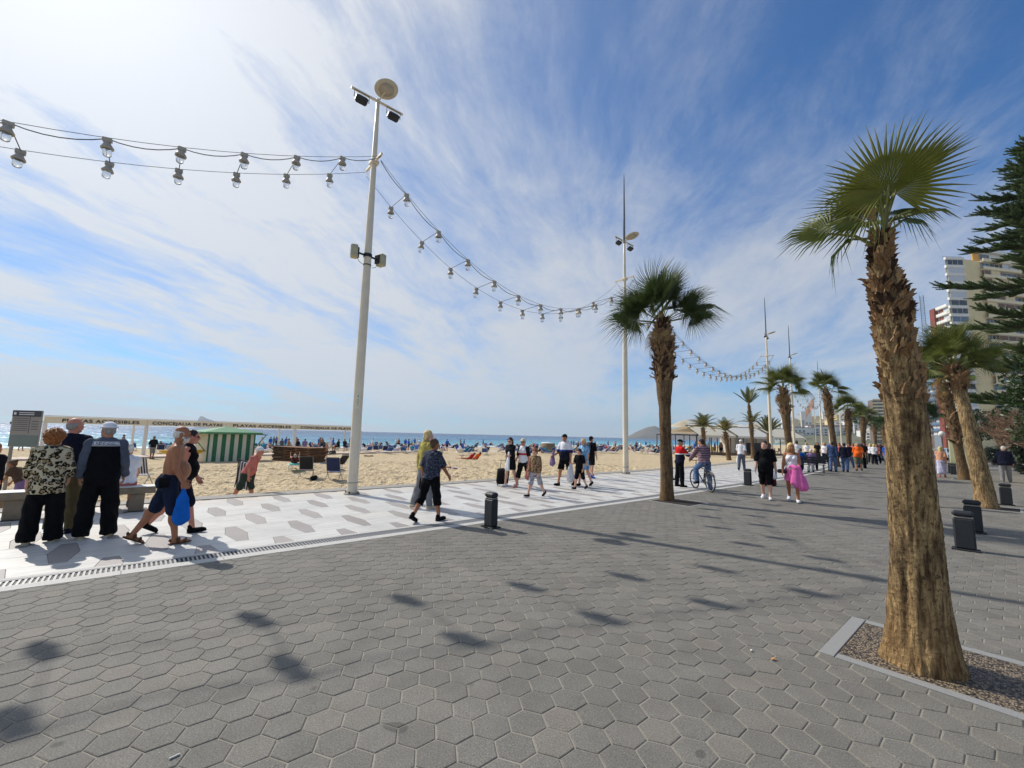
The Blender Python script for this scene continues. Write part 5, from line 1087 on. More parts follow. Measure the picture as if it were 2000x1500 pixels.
# ================================================================ people
def cap_d(P, a, b, ra, rb, flat=None):
    a = np.asarray(a, np.float32); b = np.asarray(b, np.float32)
    if flat is not None:
        w, q = np.asarray(flat[0], np.float32), flat[1]; k = (1/q-1)
        P = P+((P-a) @ w)[..., None]*w*k; b = b+w*(((b-a) @ w)*k)
    ab = b-a; t = np.clip(((P-a) @ ab)/max(1e-9, ab @ ab), 0, 1); return np.sqrt((((P-a)-t[..., None]*ab)**2).sum(-1))-(ra+t*(rb-ra))
def ell_d(P, c, r, R=None):
    q = P-np.asarray(c, np.float32)
    if R is not None: q = q @ np.asarray(R, np.float32)
    r = np.asarray(r, np.float32); k0 = np.sqrt(((q/r)**2).sum(-1)); return (k0-1)*r.min()*0.5+(k0-1)*k0*0.5/np.maximum(1e-6, np.sqrt(((q/(r*r))**2).sum(-1)))
class SDF:
    def __init__(s): s.p = []
    def cap(s, a, b, ra, rb=None, flat=None, cuts=(), k=None, sub=False): s.p.append(('c', np.array(a, float), np.array(b, float), ra, ra if rb is None else rb, flat, cuts, k, sub)); return s
    def ell(s, c, r, R=None, cuts=(), k=None, sub=False): s.p.append(('e', np.array(c, float), np.array(r, float), R, None, None, cuts, k, sub)); return s
    def mesh(s, res, k=0.03, cuts=(), disp=None):
        lo = np.full(3, 1e9); hi = -lo; bb = []
        for q in s.p:
            if q[0] == 'c': l = np.minimum(q[1]-q[3], q[2]-q[4]); h = np.maximum(q[1]+q[3], q[2]+q[4])
            else: m = q[2].max() if q[3] is not None else q[2]; l = q[1]-m; h = q[1]+m
            bb.append((l, h))
            if not q[8]: lo = np.minimum(lo, l); hi = np.maximum(hi, h)
        pad = 3*res+0.02; lo = lo-pad; n = np.ceil((hi+pad-lo)/res).astype(int)+1
        D = np.full(n, 0.5, np.float32); ax = [lo[i]+res*np.arange(n[i]) for i in range(3)]
        for q, (l, h) in zip(s.p, bb):
            kk = q[7] if q[7] is not None else k; e = kk+2.5*res
            i0 = np.maximum(0, np.floor((l-e-lo)/res).astype(int)); i1 = np.minimum(n, np.ceil((h+e-lo)/res).astype(int)+1)
            if (i1 <= i0).any(): continue
            sl = tuple(slice(a, b) for a, b in zip(i0, i1)); P = np.stack(np.meshgrid(*(ax[i][sl[i]] for i in range(3)), indexing='ij'), -1).astype(np.float32)
            d = cap_d(P, q[1], q[2], q[3], q[4], q[5]) if q[0] == 'c' else ell_d(P, q[1], q[2], q[3])
            for pt, nr in q[6]: d = np.maximum(d, (P-np.asarray(pt, np.float32)) @ np.asarray(nr, np.float32))
            o = D[sl]
            if q[8]: h_ = np.clip(0.5-0.5*(o+d)/kk, 0, 1); D[sl] = o*(1-h_)+(-d)*h_+kk*h_*(1-h_)
            else: h_ = np.clip(0.5+0.5*(o-d)/kk, 0, 1); D[sl] = o*(1-h_)+d*h_-kk*h_*(1-h_)
        if cuts or disp:
            P = np.stack(np.meshgrid(*ax, indexing='ij'), -1).astype(np.float32)
            if disp: D = D-disp(P)
            for pt, nr in cuts: D = np.maximum(D, (P-np.asarray(pt, np.float32)) @ np.asarray(nr, np.float32))
        return surface_nets(D, lo, res)
def surface_nets(D, lo, res):
    neg = D < 0; n = np.array(D.shape)-1
    c = np.zeros(n, np.int8)
    for i in (0, 1):
        for j in (0, 1):
            for k in (0, 1): c += neg[i:n[0]+i, j:n[1]+j, k:n[2]+k]
    cells = np.argwhere((c > 0) & (c < 8)); idx = np.full(n, -1, np.int64); idx[tuple(cells.T)] = np.arange(len(cells))
    acc = np.zeros((len(cells), 3)); cnt = np.zeros(len(cells)); off8 = [(i, j, k) for i in (0, 1) for j in (0, 1) for k in (0, 1)]
    for a in off8:
        for d in range(3):
            if a[d]: continue
            b = list(a); b[d] = 1; va = D[tuple((cells+a).T)]; vb = D[tuple((cells+b).T)]; m = (va < 0) != (vb < 0); t = np.where(m, va/np.where(m, va-vb, 1), 0)
            p = np.tile(np.array(a, float), (len(cells), 1)); p[:, d] += t; acc[m] += p[m]; cnt[m] += 1
    V = lo+(cells+acc/cnt[:, None])*res; Fs = []
    for d in range(3):
        u, w = [(1, 2), (2, 0), (0, 1)][d]; s0 = [slice(None)]*3; s1 = [slice(None)]*3; s0[d] = slice(0, -1); s1[d] = slice(1, None)
        A = neg[tuple(s0)]; B = neg[tuple(s1)]; e = np.argwhere(A != B); ok = (e[:, u] > 0) & (e[:, w] > 0) & (e[:, u] < n[u]) & (e[:, w] < n[w]) & (e[:, d] < n[d]); e = e[ok]
        eu = np.zeros(3, int); eu[u] = 1; ew = np.zeros(3, int); ew[w] = 1
        q = np.stack([idx[tuple((e-eu-ew).T)], idx[tuple((e-ew).T)], idx[tuple(e.T)], idx[tuple((e-eu).T)]], 1); fl = ~A[tuple(e.T)]; q[fl] = q[fl][:, ::-1]; Fs.append(q)
    F = np.concatenate(Fs); F = F[(F >= 0).all(1)]; return V, F
def vj(*p): return np.array(p, float)
# ---- canonical head, hair, hands, shoes (cached)
def head_sdf(fem=False):
    s = SDF(); s.ell((0, -.012, .03), (.076, .096, .088)); s.ell((0, .026, -.04), (.060, .062, .078)); s.ell((0, .058, -.098), (.026, .026, .022)); s.cap((-.045, .02, -.08), (.045, .02, -.08), .032); s.ell((0, -.02, -.02), (.066, .08, .07))
    s.cap((0, .088, .008), (0, .107, -.030), .009, .0145, k=.012); s.cap((-.036, .078, .020), (.036, .078, .020), .013); s.cap((-.014, .092, -.034), (.014, .092, -.034), .010, k=.01)
    for x in (-1, 1): s.ell((x*.078, -.006, -.008), (.011, .022, .032), k=.008); s.ell((x*.042, .060, -.035), (.024, .022, .026)); s.ell((x*.031, .096, .000), (.019, .015, .012), k=.010, sub=True)
    s.cap((-.022, .092, -.060), (.022, .092, -.060), .010, k=.01); s.cap((-.024, .104, -.064), (.024, .104, -.064), .005, k=.006, sub=True)
    s.cap((0, -.022, -.08), (0, -.03, -.17), .055 if not fem else .046); return s
CACHE = {}
def head_mesh(fem, res=.0075):
    if ('h', fem, res) not in CACHE: CACHE[('h', fem, res)] = head_sdf(fem).mesh(res, .022)
    return CACHE[('h', fem, res)]
def curl(amp, f): return lambda P: amp*(np.sin(P[..., 0]*f+1.3*np.sin(P[..., 1]*f*.8))*np.sin(P[..., 1]*f*1.1+P[..., 2]*f*.9)+.5*np.sin(P[..., 2]*f*1.9+P[..., 0]*f*1.7))
def hair_mesh(style):
    if ('hair', style) in CACHE: return CACHE[('hair', style)]
    s = SDF(); cuts = []; disp = None; res = .009
    face = [((0, .062, .03), (0, 1, -.55))]   # keeps hair off the face
    nrm = lambda v: tuple(np.array(v)/np.linalg.norm(v)); face = [((0, .058, .045), nrm((0, 1, -.75)))]
    if style == 'short': s.ell((0, -.016, .034), (.083, .101, .092)); s.ell((0, -.06, -.02), (.07, .05, .06)); cuts = face; disp = curl(.003, 90)
    elif style == 'fringe': s.ell((0, -.020, .012), (.081, .098, .070), cuts=[((0, 0, .04), (0, 0, 1)), ((0, .035, 0), (0, 1, 0))]); s.ell((0, -.055, -.03), (.07, .055, .05)); disp = curl(.002, 110); cuts = [((0, .03, 0), (0, 1, 0))]
    elif style == 'curly': s.ell((0, -.02, .04), (.125, .125, .115)); s.ell((0, -.05, -.03), (.10, .08, .08)); cuts = [((0, .072, .05), nrm((0, 1, -.6)))]; disp = curl(.012, 75)
    elif style == 'kidcurl': s.ell((0, -.014, .05), (.098, .110, .092)); s.ell((0, -.05, -.01), (.08, .06, .06)); cuts = [((0, .078, .05), nrm((0, 1, -.8)))]; disp = curl(.009, 85)
    elif style == 'bob': s.ell((0, -.016, .034), (.090, .105, .094)); s.cap((-.06, -.03, .0), (-.075, -.02, -.13), .045); s.cap((.06, -.03, .0), (.075, -.02, -.13), .045); s.cap((0, -.06, 0), (0, -.07, -.13), .06); cuts = face; disp = curl(.005, 60)
    elif style == 'long': s.ell((0, -.016, .034), (.092, .108, .096)); s.cap((-.06, -.02, .0), (-.085, .01, -.24), .042, .035); s.cap((.06, -.02, .0), (.085, .01, -.24), .042, .035); s.cap((-.02, -.06, 0), (-.03, -.085, -.27), .062, .05); s.cap((.02, -.06, 0), (.03, -.085, -.27), .062, .05); cuts = [((0, .066, .045), nrm((0, 1, -.45)))]; disp = curl(.005, 55)
    elif style == 'bun': s.ell((0, -.016, .034), (.084, .103, .093)); s.ell((0, -.105, .075), (.045, .042, .042)); s.ell((0, -.06, -.03), (.06, .05, .05)); cuts = face; disp = curl(.004, 70)
    elif style == 'beard': s.ell((0, .040, -.078), (.064, .062, .060)); s.cap((-.06, .01, -.03), (-.045, .05, -.085), .022); s.cap((.06, .01, -.03), (.045, .05, -.085), .022); s.cap((-.03, .092, -.05), (.03, .092, -.05), .012); disp = curl(.003, 110); cuts = [((0, 0, -.03), (0, 0, 1)), ((0, .010, -.05), nrm((0, -1, .2)))]
    V, F = s.mesh(res, .02, cuts, disp); CACHE[('hair', style)] = (V, F); return V, F
def hat_mesh(style):
    if ('hat', style) in CACHE: return CACHE[('hat', style)]
    s = SDF(); cuts = []
    if style == 'cap': s.ell((0, -.012, .045), (.090, .108, .088)); s.ell((0, .13, .058), (.070, .075, .010), cuts=[]); cuts = [((0, 0, .036), (0, 0, -1))]
    elif style == 'beanie_hat': s.ell((0, -.014, .048), (.092, .110, .085)); s.ell((0, -.014, .050), (.104, .122, .016)); s.ell((0, -.014, .042), (.112, .132, .010)); cuts = [((0, 0, .030), (0, 0, -1))]
    V, F = s.mesh(.008, .012, cuts); CACHE[('hat', style)] = (V, F); return V, F
def hand_mesh(kind):
    if ('hand', kind) in CACHE: return CACHE[('hand', kind)]
    s = SDF(); s.ell((0, .0, -.048), (.017, .040, .050)); s.cap((0, 0, .01), (0, 0, -.03), .024, .026)
    c = {'relaxed': (.35, .55), 'grip': (1.35, 1.5), 'open': (.08, .12)}[kind]
    for i, (y, L_) in enumerate(((.030, .072), (.010, .080), (-.010, .074), (-.029, .058))):
        p0 = vj(0, y, -.082); a = c[0]*(.85+.1*i); d1 = vj(-math.sin(a), 0, -math.cos(a)); p1 = p0+d1*L_*.5; d2 = vj(-math.sin(a+c[1]), 0, -math.cos(a+c[1])); p2 = p1+d2*L_*.5; s.cap(p0+vj(0, 0, .02), p1, .0095, .0085, k=.006); s.cap(p1, p2, .0085, .0070, k=.004)
    a = .7; t0 = vj(-.004, .030, -.028); t1 = t0+vj(-.010, .030, -.030); t2 = t1+(vj(-.012, .006, -.028) if kind != 'grip' else vj(-.024, -.014, -.016)); s.cap(t0, t1, .013, .010, k=.008); s.cap(t1, t2, .010, .008, k=.004)
    CACHE[('hand', kind)] = s.mesh(.0065, .010); return CACHE[('hand', kind)]
def shoe_mesh(kind):
    if ('shoe', kind) in CACHE: return CACHE[('shoe', kind)]
    s = SDF(); sole = SDF()
    flat = ((0, 0, 1), .62)
    if kind in ('sneaker', 'loafer'):
        s.cap((0, -.035, -.030), (0, .12, -.040), .047, .044, ((0, 0, 1), .8)); s.ell((0, .14, -.045), (.045, .055, .030)); s.cap((0, -.02, .0), (0, -.025, .03 if kind == 'sneaker' else .01), .045, .043); V, F = s.mesh(.009, .02, [((0, 0, -.066), (0, 0, -1))])
    else:  # sandal straps
        s.cap((-.044, .12, -.04), (.044, .12, -.04), .030, .030, ((0, 1, 0), .7)); s.cap((-.04, .04, -.02), (.04, .04, -.02), .036, .036, ((0, 1, 0), .6)); s.cap((-.036, -.055, -.01), (.036, -.055, -.01), .018); V, F = s.mesh(.009, .008, [((0, 0, -.064), (0, 0, -1))])
    sole.cap((0, -.045, -.066), (0, .06, -.066), .045, .043, flat); sole.ell((0, .115, -.066), (.049, .085, .03)); A = sole.mesh(.009, .02, [((0, 0, -.0785), (0, 0, -1)), ((0, 0, -.058), (0, 0, 1))])
    CACHE[('shoe', kind)] = ((V, F), A); return CACHE[('shoe', kind)]
# ---- skin and cloth
def skin(name, c): return mat('skin_'+name, c, 0.55, 0.10, 14, spec=0.35)
skin('pale', srgb(214, 166, 142)); skin('tan', srgb(188, 132, 100)); skin('ruddy', srgb(200, 134, 110)); skin('brown', srgb(140, 92, 66)); skin('bronze', srgb(168, 112, 80))
mat('eye_dark', srgb(38, 30, 28), 0.3, 0.0); mat('lens_black', srgb(16, 16, 18), 0.15, 0.0, spec=.6)
def cloth(name, c, var=0.14, c2=None, ms=None): return mat('cloth_'+name, c, 0.9, var, 9, 0.5, 42, col2=c2, mixscale=ms, spec=.15)
def hairm(name, c): return mat('hair_'+name, c, 0.55, 0.30, 60, 0.5, 120, stretch=(1, 1, .3))
for k, c in dict(black=(13, 13, 16), navy=(20, 24, 42), offblack=(22, 22, 26), grey=(128, 128, 130), slate=(86, 94, 108), olive=(96, 88, 64), denim=(54, 72, 106), darkdenim=(30, 38, 60), jeans=(86, 110, 150), white=(226, 226, 230), cream=(214, 200, 172), red=(190, 34, 36), orange=(232, 104, 36), pink=(224, 112, 176), hotpink=(226, 60, 120), burgundy=(96, 30, 40), mustard=(168, 156, 82), blue=(40, 96, 190), teal=(40, 140, 160), lilac=(134, 112, 150), brown=(92, 70, 54), salmon=(196, 118, 108), paleblue=(130, 152, 196), darkgreen=(52, 66, 58), mauve=(112, 86, 96), towelblue=(24, 104, 196), peach=(216, 160, 128)).items(): cloth(k, srgb(*c))
for k, c in dict(auburn=(150, 92, 44), blonde=(212, 186, 128), dark=(40, 32, 30), brown=(92, 66, 46), white=(222, 216, 206), grey=(150, 146, 140), ginger=(140, 84, 52)).items(): hairm(k, srgb(*c))
def m_leopard(nt, N, L, b):
    tc = N.new('ShaderNodeTexCoord').outputs['Object']; v = N.new('ShaderNodeTexVoronoi'); n0 = N.new('ShaderNodeTexNoise'); L.new(tc, n0.inputs['Vector']); n0.inputs['Scale'].default_value = 22
    mx = N.new('ShaderNodeVectorMath'); mx.operation = 'MULTIPLY_ADD'; L.new(n0.outputs['Color'], mx.inputs[0]); mx.inputs[1].default_value = (.035, .035, .035); L.new(tc, mx.inputs[2]); L.new(mx.outputs[0], v.inputs['Vector']); v.inputs['Scale'].default_value = 17
    r1 = maprange(N, L, v.outputs['Distance'], .28, .34); r2 = maprange(N, L, v.outputs['Distance'], .54, .60); sub = N.new('ShaderNodeMath'); sub.operation = 'SUBTRACT'; L.new(r1, sub.inputs[0]); L.new(r2, sub.inputs[1])
    br = noise_node(N, L, tc, 24, 2); gt = maprange(N, L, br, .38, .42); ml = N.new('ShaderNodeMath'); ml.operation = 'MULTIPLY'; L.new(sub.outputs[0], ml.inputs[0]); L.new(gt, ml.inputs[1])
    base = mixc(N, L, r1, srgb(150, 128, 92), srgb(198, 186, 154)); c = mixc(N, L, ml.outputs[0], base, srgb(26, 22, 20)); L.new(c, b.inputs['Base Color']); b.inputs['Roughness'].default_value = .9
def m_spots(bg, fg, sc, thr, third=None):
    def f(nt, N, L, b):
        tc = N.new('ShaderNodeTexCoord').outputs['Object']; n = noise_node(N, L, tc, sc, 3, .6); c = mixc(N, L, maprange(N, L, n, thr, thr+.05), bg, fg)
        if third: n2 = noise_node(N, L, tc, sc*.8, 2, .5); c = mixc(N, L, maprange(N, L, n2, .58, .62), c, third)
        L.new(c, b.inputs['Base Color']); b.inputs['Roughness'].default_value = .9
    return f
def m_stripes(c1, c2, freq, axis=2, duty=.5):
    def f(nt, N, L, b):
        sp = N.new('ShaderNodeSeparateXYZ'); L.new(N.new('ShaderNodeTexCoord').outputs['Object'], sp.inputs[0]); m_ = N.new('ShaderNodeMath'); m_.operation = 'MULTIPLY'; L.new(sp.outputs[axis], m_.inputs[0]); m_.inputs[1].default_value = freq; fr = N.new('ShaderNodeMath'); fr.operation = 'FRACT'; L.new(m_.outputs[0], fr.inputs[0]); L.new(mixc(N, L, maprange(N, L, fr.outputs[0], duty-.03, duty+.03), c1, c2), b.inputs['Base Color']); b.inputs['Roughness'].default_value = .9
    return f
def m_bands(stops):
    """colour bands by height on the garment (colour blocking)"""
    def f(nt, N, L, b):
        sp = N.new('ShaderNodeSeparateXYZ'); L.new(N.new('ShaderNodeTexCoord').outputs['Object'], sp.inputs[0]); c = stops[0][1]
        for z, col in stops[1:]: c = mixc(N, L, maprange(N, L, sp.outputs[2], z-.004, z+.004), c, col)
        if isinstance(c, tuple): b.inputs['Base Color'].default_value = (*c, 1)
        else: L.new(c, b.inputs['Base Color'])
        b.inputs['Roughness'].default_value = .9
    return f
mat_ground('cloth_leopard', m_leopard); mat_ground('cloth_floral', m_spots(srgb(40, 48, 62), srgb(120, 128, 140), 46, .56, srgb(92, 74, 96))); mat_ground('cloth_camo', m_spots(srgb(150, 128, 96), srgb(62, 52, 42), 22, .52, srgb(130, 60, 50))); mat_ground('cloth_camoshort', m_spots(srgb(120, 122, 92), srgb(58, 56, 44), 16, .52)); mat_ground('cloth_greycamo', m_spots(srgb(170, 170, 176), srgb(110, 112, 122), 20, .52)); mat_ground('cloth_bluedress', m_spots(srgb(120, 172, 210), srgb(206, 224, 234), 20, .55, srgb(70, 120, 180))); mat_ground('cloth_flowerdress', m_spots(srgb(206, 204, 226), srgb(120, 116, 160), 26, .55))
mat_ground('cloth_mauvestripe', m_stripes(srgb(104, 76, 90), srgb(138, 116, 126), 13)); mat_ground('cloth_redjacket', m_bands([(0, srgb(28, 32, 50)), (1.15, srgb(220, 220, 222)), (1.19, srgb(196, 34, 36))])); mat_ground('cloth_polo', m_bands([(0, srgb(28, 30, 46)), (1.19, srgb(44, 62, 130)), (1.24, srgb(226, 226, 232))]))
mat_ground('cloth_flagtee', m_bands([(0, srgb(222, 222, 226)), (1.05, srgb(190, 60, 66)), (1.12, srgb(226, 224, 226))]))
def m_jacketband(nt, N, L, b):
    sp = N.new('ShaderNodeSeparateXYZ'); tc = N.new('ShaderNodeTexCoord').outputs['Object']; L.new(tc, sp.inputs[0]); z = sp.outputs[2]
    black = srgb(12, 13, 18); grey = srgb(90, 96, 110); white = srgb(216, 218, 222)
    c = mixc(N, L, maprange(N, L, z, 1.375, 1.378), black, white)      # lower stripe
    c = mixc(N, L, maprange(N, L, z, 1.386, 1.388), c, black); c = mixc(N, L, maprange(N, L, z, 1.396, 1.398), c, white)
    mp = N.new('ShaderNodeMapping'); L.new(tc, mp.inputs[0]); mp.inputs['Scale'].default_value = (26, 26, 34); v = N.new('ShaderNodeTexVoronoi'); v.distance = 'CHEBYCHEV'; L.new(mp.outputs[0], v.inputs['Vector']); v.inputs['Scale'].default_value = 1.0
    c2 = mixc(N, L, maprange(N, L, v.outputs['Distance'], .26, .32), white, srgb(30, 32, 44)); c2 = mixc(N, L, maprange(N, L, v.outputs['Distance'], .44, .48), c2, white)
    c = mixc(N, L, maprange(N, L, z, 1.400, 1.402), c, c2); c = mixc(N, L, maprange(N, L, z, 1.434, 1.436), c, white); c = mixc(N, L, maprange(N, L, z, 1.442, 1.444), c, grey)
    ax = N.new('ShaderNodeMath'); ax.operation = 'ABSOLUTE'; L.new(sp.outputs[0], ax.inputs[0]); c = mixc(N, L, maprange(N, L, ax.outputs[0], .215, .222), c, grey); L.new(c, b.inputs['Base Color']); b.inputs['Roughness'].default_value = .85
mat_ground('cloth_jacketband', m_jacketband)
def C_(n): return MATS['cloth_'+n]
PEOPLE = []
def rot3(ax, a): return np.array(Matrix.Rotation(a, 3, ax))
def person(label, loc, rz, H=1.72, fem=False, g=1.0, belly=0.0, skin_='tan', hair=('short', 'brown'), beard=None, hat=None, top=None, bottom=None, shoes=('sneaker', 'black'), legs=((.30, .10), (-.28, .35)), arms=((-.25, .12, .25), (.25, .12, .35)), lean=0.03, head=(0, 0), res=.016, hands=('relaxed', 'relaxed'), abd=.03, group=None, glasses=False, extra=None, rootrot=None, zfix=None, sole=None, bust=True, foot_pitch=None, name='person', twist=0):
    """arms/legs: (right, left). leg = (hip flexion, knee bend); arm = (flexion, abduction, elbow[, inward])"""
    s = H/1.75; t = thing(name, label, 'person', loc, rz, group)
    hipz = .92*s; hw = (.088 if not fem else .092)*s*(.6+.4*g); up = vj(0, math.sin(lean), math.cos(lean)); fw = vj(0, math.cos(lean), -math.sin(lean)); X = vj(1, 0, 0); Pc = vj(0, 0, hipz)
    J = {}; 
    for i, sd in ((0, 1), (1, -1)):
        fl, kn = legs[i][:2]; ab = legs[i][2] if len(legs[i]) > 2 else abd
        hip = Pc+X*sd*hw; d = vj(sd*math.sin(ab), math.sin(fl)*math.cos(ab), -math.cos(fl)*math.cos(ab)); knee = hip+d*.425*s; d2 = vj(sd*math.sin(ab)*.5, math.sin(fl-kn), -math.cos(fl-kn)); ank = knee+d2*.42*s; J['hip', i], J['knee', i], J['ank', i], J['shin', i] = hip, knee, ank, d2
    low = min(J['ank', i][2] for i in (0, 1))-.078*s; dz = -low if zfix is None else zfix-0.0
    sh = Pc+up*.492*s; shw = (.172 if not fem else .150)*s*(.84+.16*g); cw, sw = math.cos(twist), math.sin(twist); SX = vj(cw, sw, 0)
    for i, sd in ((0, 1), (1, -1)):
        a = arms[i]; fl, ab, el = a[:3]; inn = a[3] if len(a) > 3 else 0
        p = sh+SX*sd*shw; d = X*sd*math.sin(ab)+fw*math.sin(fl)*math.cos(ab)-up*math.cos(fl)*math.cos(ab); e = p+d*.285*s; f2 = fl+el; d2 = X*sd*(math.sin(ab)*.6-math.sin(inn))+fw*math.sin(f2)*math.cos(inn)-up*math.cos(f2)*math.cos(inn); d2 = d2/np.linalg.norm(d2); w = e+d2*.25*s; J['sho', i], J['elb', i], J['wri', i], J['fore', i] = p, e, w, d2
    neck = Pc+up*.555*s; hc = neck+(up*.8+vj(0, .12, .2))*.155*s+vj(0, .01, 0)
    fq = (fw, .74); gg = .55+.45*g
    def torso(S, inf, cuts=(), hem=None):
        S.ell(Pc+up*.01*s, (.158*s*gg+inf, .112*s*gg+inf, .115*s+inf), cuts=cuts); S.cap(Pc+up*.06*s, Pc+up*.25*s, .140*s*gg+inf, .138*s*gg+inf, fq, cuts=cuts); S.cap(Pc+up*.25*s, Pc+up*.42*s, .148*s*gg+inf, .150*s*(.8+.2*g)+inf, fq, cuts=cuts)
        for sd in (-1, 1): S.cap(Pc+up*.535*s+SX*sd*.035*s, sh+SX*sd*shw*.90, .046*s+inf*.6, .052*s+inf*.8, cuts=cuts); S.cap(Pc+up*.44*s+SX*sd*.05*s, sh+SX*sd*shw*.80-up*.03*s, .09*s+inf, .062*s+inf, fq, cuts=cuts)
        S.ell(Pc-fw*.05*s+up*(-.02*s), (.13*s*gg+inf, .10*s*gg+inf, .11*s+inf), cuts=cuts)
        if belly: S.ell(Pc+fw*(.045+.05*belly)*s+up*.16*s, ((.13+.03*belly)*s+inf, (.10+.06*belly)*s+inf, (.15+.02*belly)*s+inf), cuts=cuts)
        if fem and bust:
            for sd in (-1, 1): S.ell(Pc+fw*.092*s+up*.37*s+X*sd*.068*s, (.062*s+inf, .058*s+inf, .062*s+inf), cuts=cuts)
    def leg(S, i, inf, frac=1.0, wide=0.0, bare=True):
        h, k_, a_ = J['hip', i], J['knee', i], J['ank', i]; tr = (.088*s*gg+.0*g, .058*s)
        if frac <= .5:
            u = frac/.5; e = h+(k_-h)*u; n_ = (k_-h)/np.linalg.norm(k_-h); S.cap(h, k_, tr[0]+inf, tr[1]+inf+wide, cuts=[(e, n_)], k=.02); return
        S.cap(h, k_, tr[0]+inf, tr[1]+inf+wide*.6); u = (frac-.5)/.5; e = k_+(a_-k_)*u; n_ = (a_-k_)/np.linalg.norm(a_-k_); cu = [(e, n_)] if not bare else ()
        S.cap(k_, a_, .058*s+inf+wide*.6, .036*s+inf+wide, cuts=cu, k=.02); S.ell(k_+(a_-k_)*.28-vj(0, .018*s, 0), (.050*s+inf+wide*.5, .052*s+inf+wide*.5, .11*s), cuts=cu, k=.02)
    def arm(S, i, inf, frac=1.0, wide=0.0, bare=True):
        p, e, w = J['sho', i], J['elb', i], J['wri', i]; ar = .048*s*(.7+.3*g)
        if frac <= .5:
            q = p+(e-p)*(frac/.5); n_ = (e-p)/np.linalg.norm(e-p); S.cap(p, e, ar+.008+inf, ar+inf+wide, cuts=[(q, n_)], k=.025); return
        S.cap(p, e, ar+.008+inf, ar*.86+inf+wide*.5, k=.025); q = e+(w-e)*((frac-.5)/.5); n_ = (w-e)/np.linalg.norm(w-e); S.cap(e, w, ar*.86+inf+wide*.5, ar*.60+inf+wide, cuts=[(q, n_)] if not bare else (), k=.02)
    def put(nm, VF, m, parent=t, mats=None, midx=None):
        V, F = VF; V = np.array(V); V[:, 2] += dz; return link(nm, newmesh(nm, V, F, mats or [m], True, midx), parent)
    # body
    B = SDF(); torso(B, 0.0)
    for i in (0, 1): leg(B, i, 0); arm(B, i, 0)
    B.cap(neck-up*.02*s, neck+(hc-neck)*.6, .056*s if not fem else .048*s)
    bare = shoes is None or shoes[0] == 'sandal'
    Rf = []
    for i in (0, 1):
        pt = (foot_pitch[i] if foot_pitch else (max(0.0, -(legs[i][0]-legs[i][1]))*.8 if J['ank', i][2]+dz > .12*s else 0.0)); toe = legs[i][0] > .15 and J['ank', i][2]+dz < .16*s
        Rm = rot3('X', -pt if not toe else .12) @ rot3('Z', -.12*(1 if i == 0 else -1)); Rf.append(Rm)
        if bare:
            a_ = J['ank', i]; f_ = lambda *q: a_+Rm @ (np.array(q)*s); B.cap(f_(0, -.03, -.035), f_(0, .10, -.052), .034*s, .030*s, k=.02); B.ell(f_(0, .14, -.058), (.040*s, .05*s, .020*s), R=Rm, k=.02)
    V, F = B.mesh(res, .032*s); parts = [(V, F, 0)]
    Hm = rot3('Z', head[0]) @ rot3('X', head[1]-lean*.3)
    hs = s**.6*1.0
    hv, hf = head_mesh(fem, .0075 if res < .02 else .011); parts.append((hc+(hv*hs) @ Hm.T, hf, 0))
    for i, sd in ((0, 1), (1, -1)):
        hv2, hf2 = hand_mesh(hands[i]); hv2 = hv2.copy(); f2 = hf2
        if sd < 0: hv2[:, 0] *= -1; f2 = hf2[:, ::-1]
        z_ = -J['fore', i]; th = fw-z_*(fw @ z_); 
        if np.linalg.norm(th) < .3: th = up-z_*(up @ z_)
        th /= np.linalg.norm(th); x_ = np.cross(th, z_); M_ = np.stack([x_, th, z_], 1); parts.append((J['wri', i]+(hv2*s) @ M_.T, f2, 0))
    if not glasses:
        for sd in (-1, 1):
            eb = SDF().ell((sd*.031, .0815, -.001), (.010, .007, .006)).mesh(.005, .004); parts.append((hc+(eb[0]*hs) @ Hm.T, eb[1], 1))
    VV = []; FF = []; MM = []; n0 = 0
    for v, f, mi in parts: VV.append(v); FF.append(f+n0); MM += [mi]*len(f); n0 += len(v)
    put('body', (np.concatenate(VV), np.concatenate(FF)), None, mats=[MATS['skin_'+skin_], MATS['eye_dark']], midx=MM)
    def on_head(nm, VF, m): V, F = VF; return put(nm, (hc+(V*hs) @ Hm.T, F), m)
    if hair: on_head('hair', hair_mesh(hair[0]), MATS['hair_'+hair[1]])
    if beard: on_head('beard', hair_mesh('beard'), MATS['hair_'+beard])
    if hat: on_head('hat', hat_mesh(hat[0]), C_(hat[1]))
    if glasses:
        gl = SDF(); 
        for sd in (-1, 1): gl.ell((sd*.032, .094, -.002), (.026, .007, .019)); gl.cap((sd*.055, .088, .002), (sd*.078, .0, .004), .004)
        gl.cap((-.01, .10, .004), (.01, .10, .004), .004); on_head('sunglasses', gl.mesh(.005, .004), MATS['lens_black'])
    # clothing
    if bottom:
        k_, m_ = bottom[0], bottom[1]; frac = {'trousers': 1.02, 'wide': 1.05, 'shorts': .44, 'long_shorts': .52, 'capri': .68, 'brief': .10, 'skirt': 0, 'long_skirt': 0}[k_]; wd = {'wide': .055, 'shorts': .035, 'long_shorts': .02, 'trousers': .022, 'capri': .016}.get(k_, 0.0); S_ = SDF(); waist = [(Pc+up*.10*s, up)]
        S_.ell(Pc+up*.01*s, (.158*s*gg+.016, .112*s*gg+.016, .118*s+.01), cuts=waist); S_.cap(Pc+up*.03*s, Pc+up*.12*s, .140*s*gg+.012, .140*s*gg+.012, fq, cuts=waist); S_.ell(Pc-fw*.05*s-up*.02*s, (.13*s*gg+.016, .10*s*gg+.016, .11*s+.01), cuts=waist)
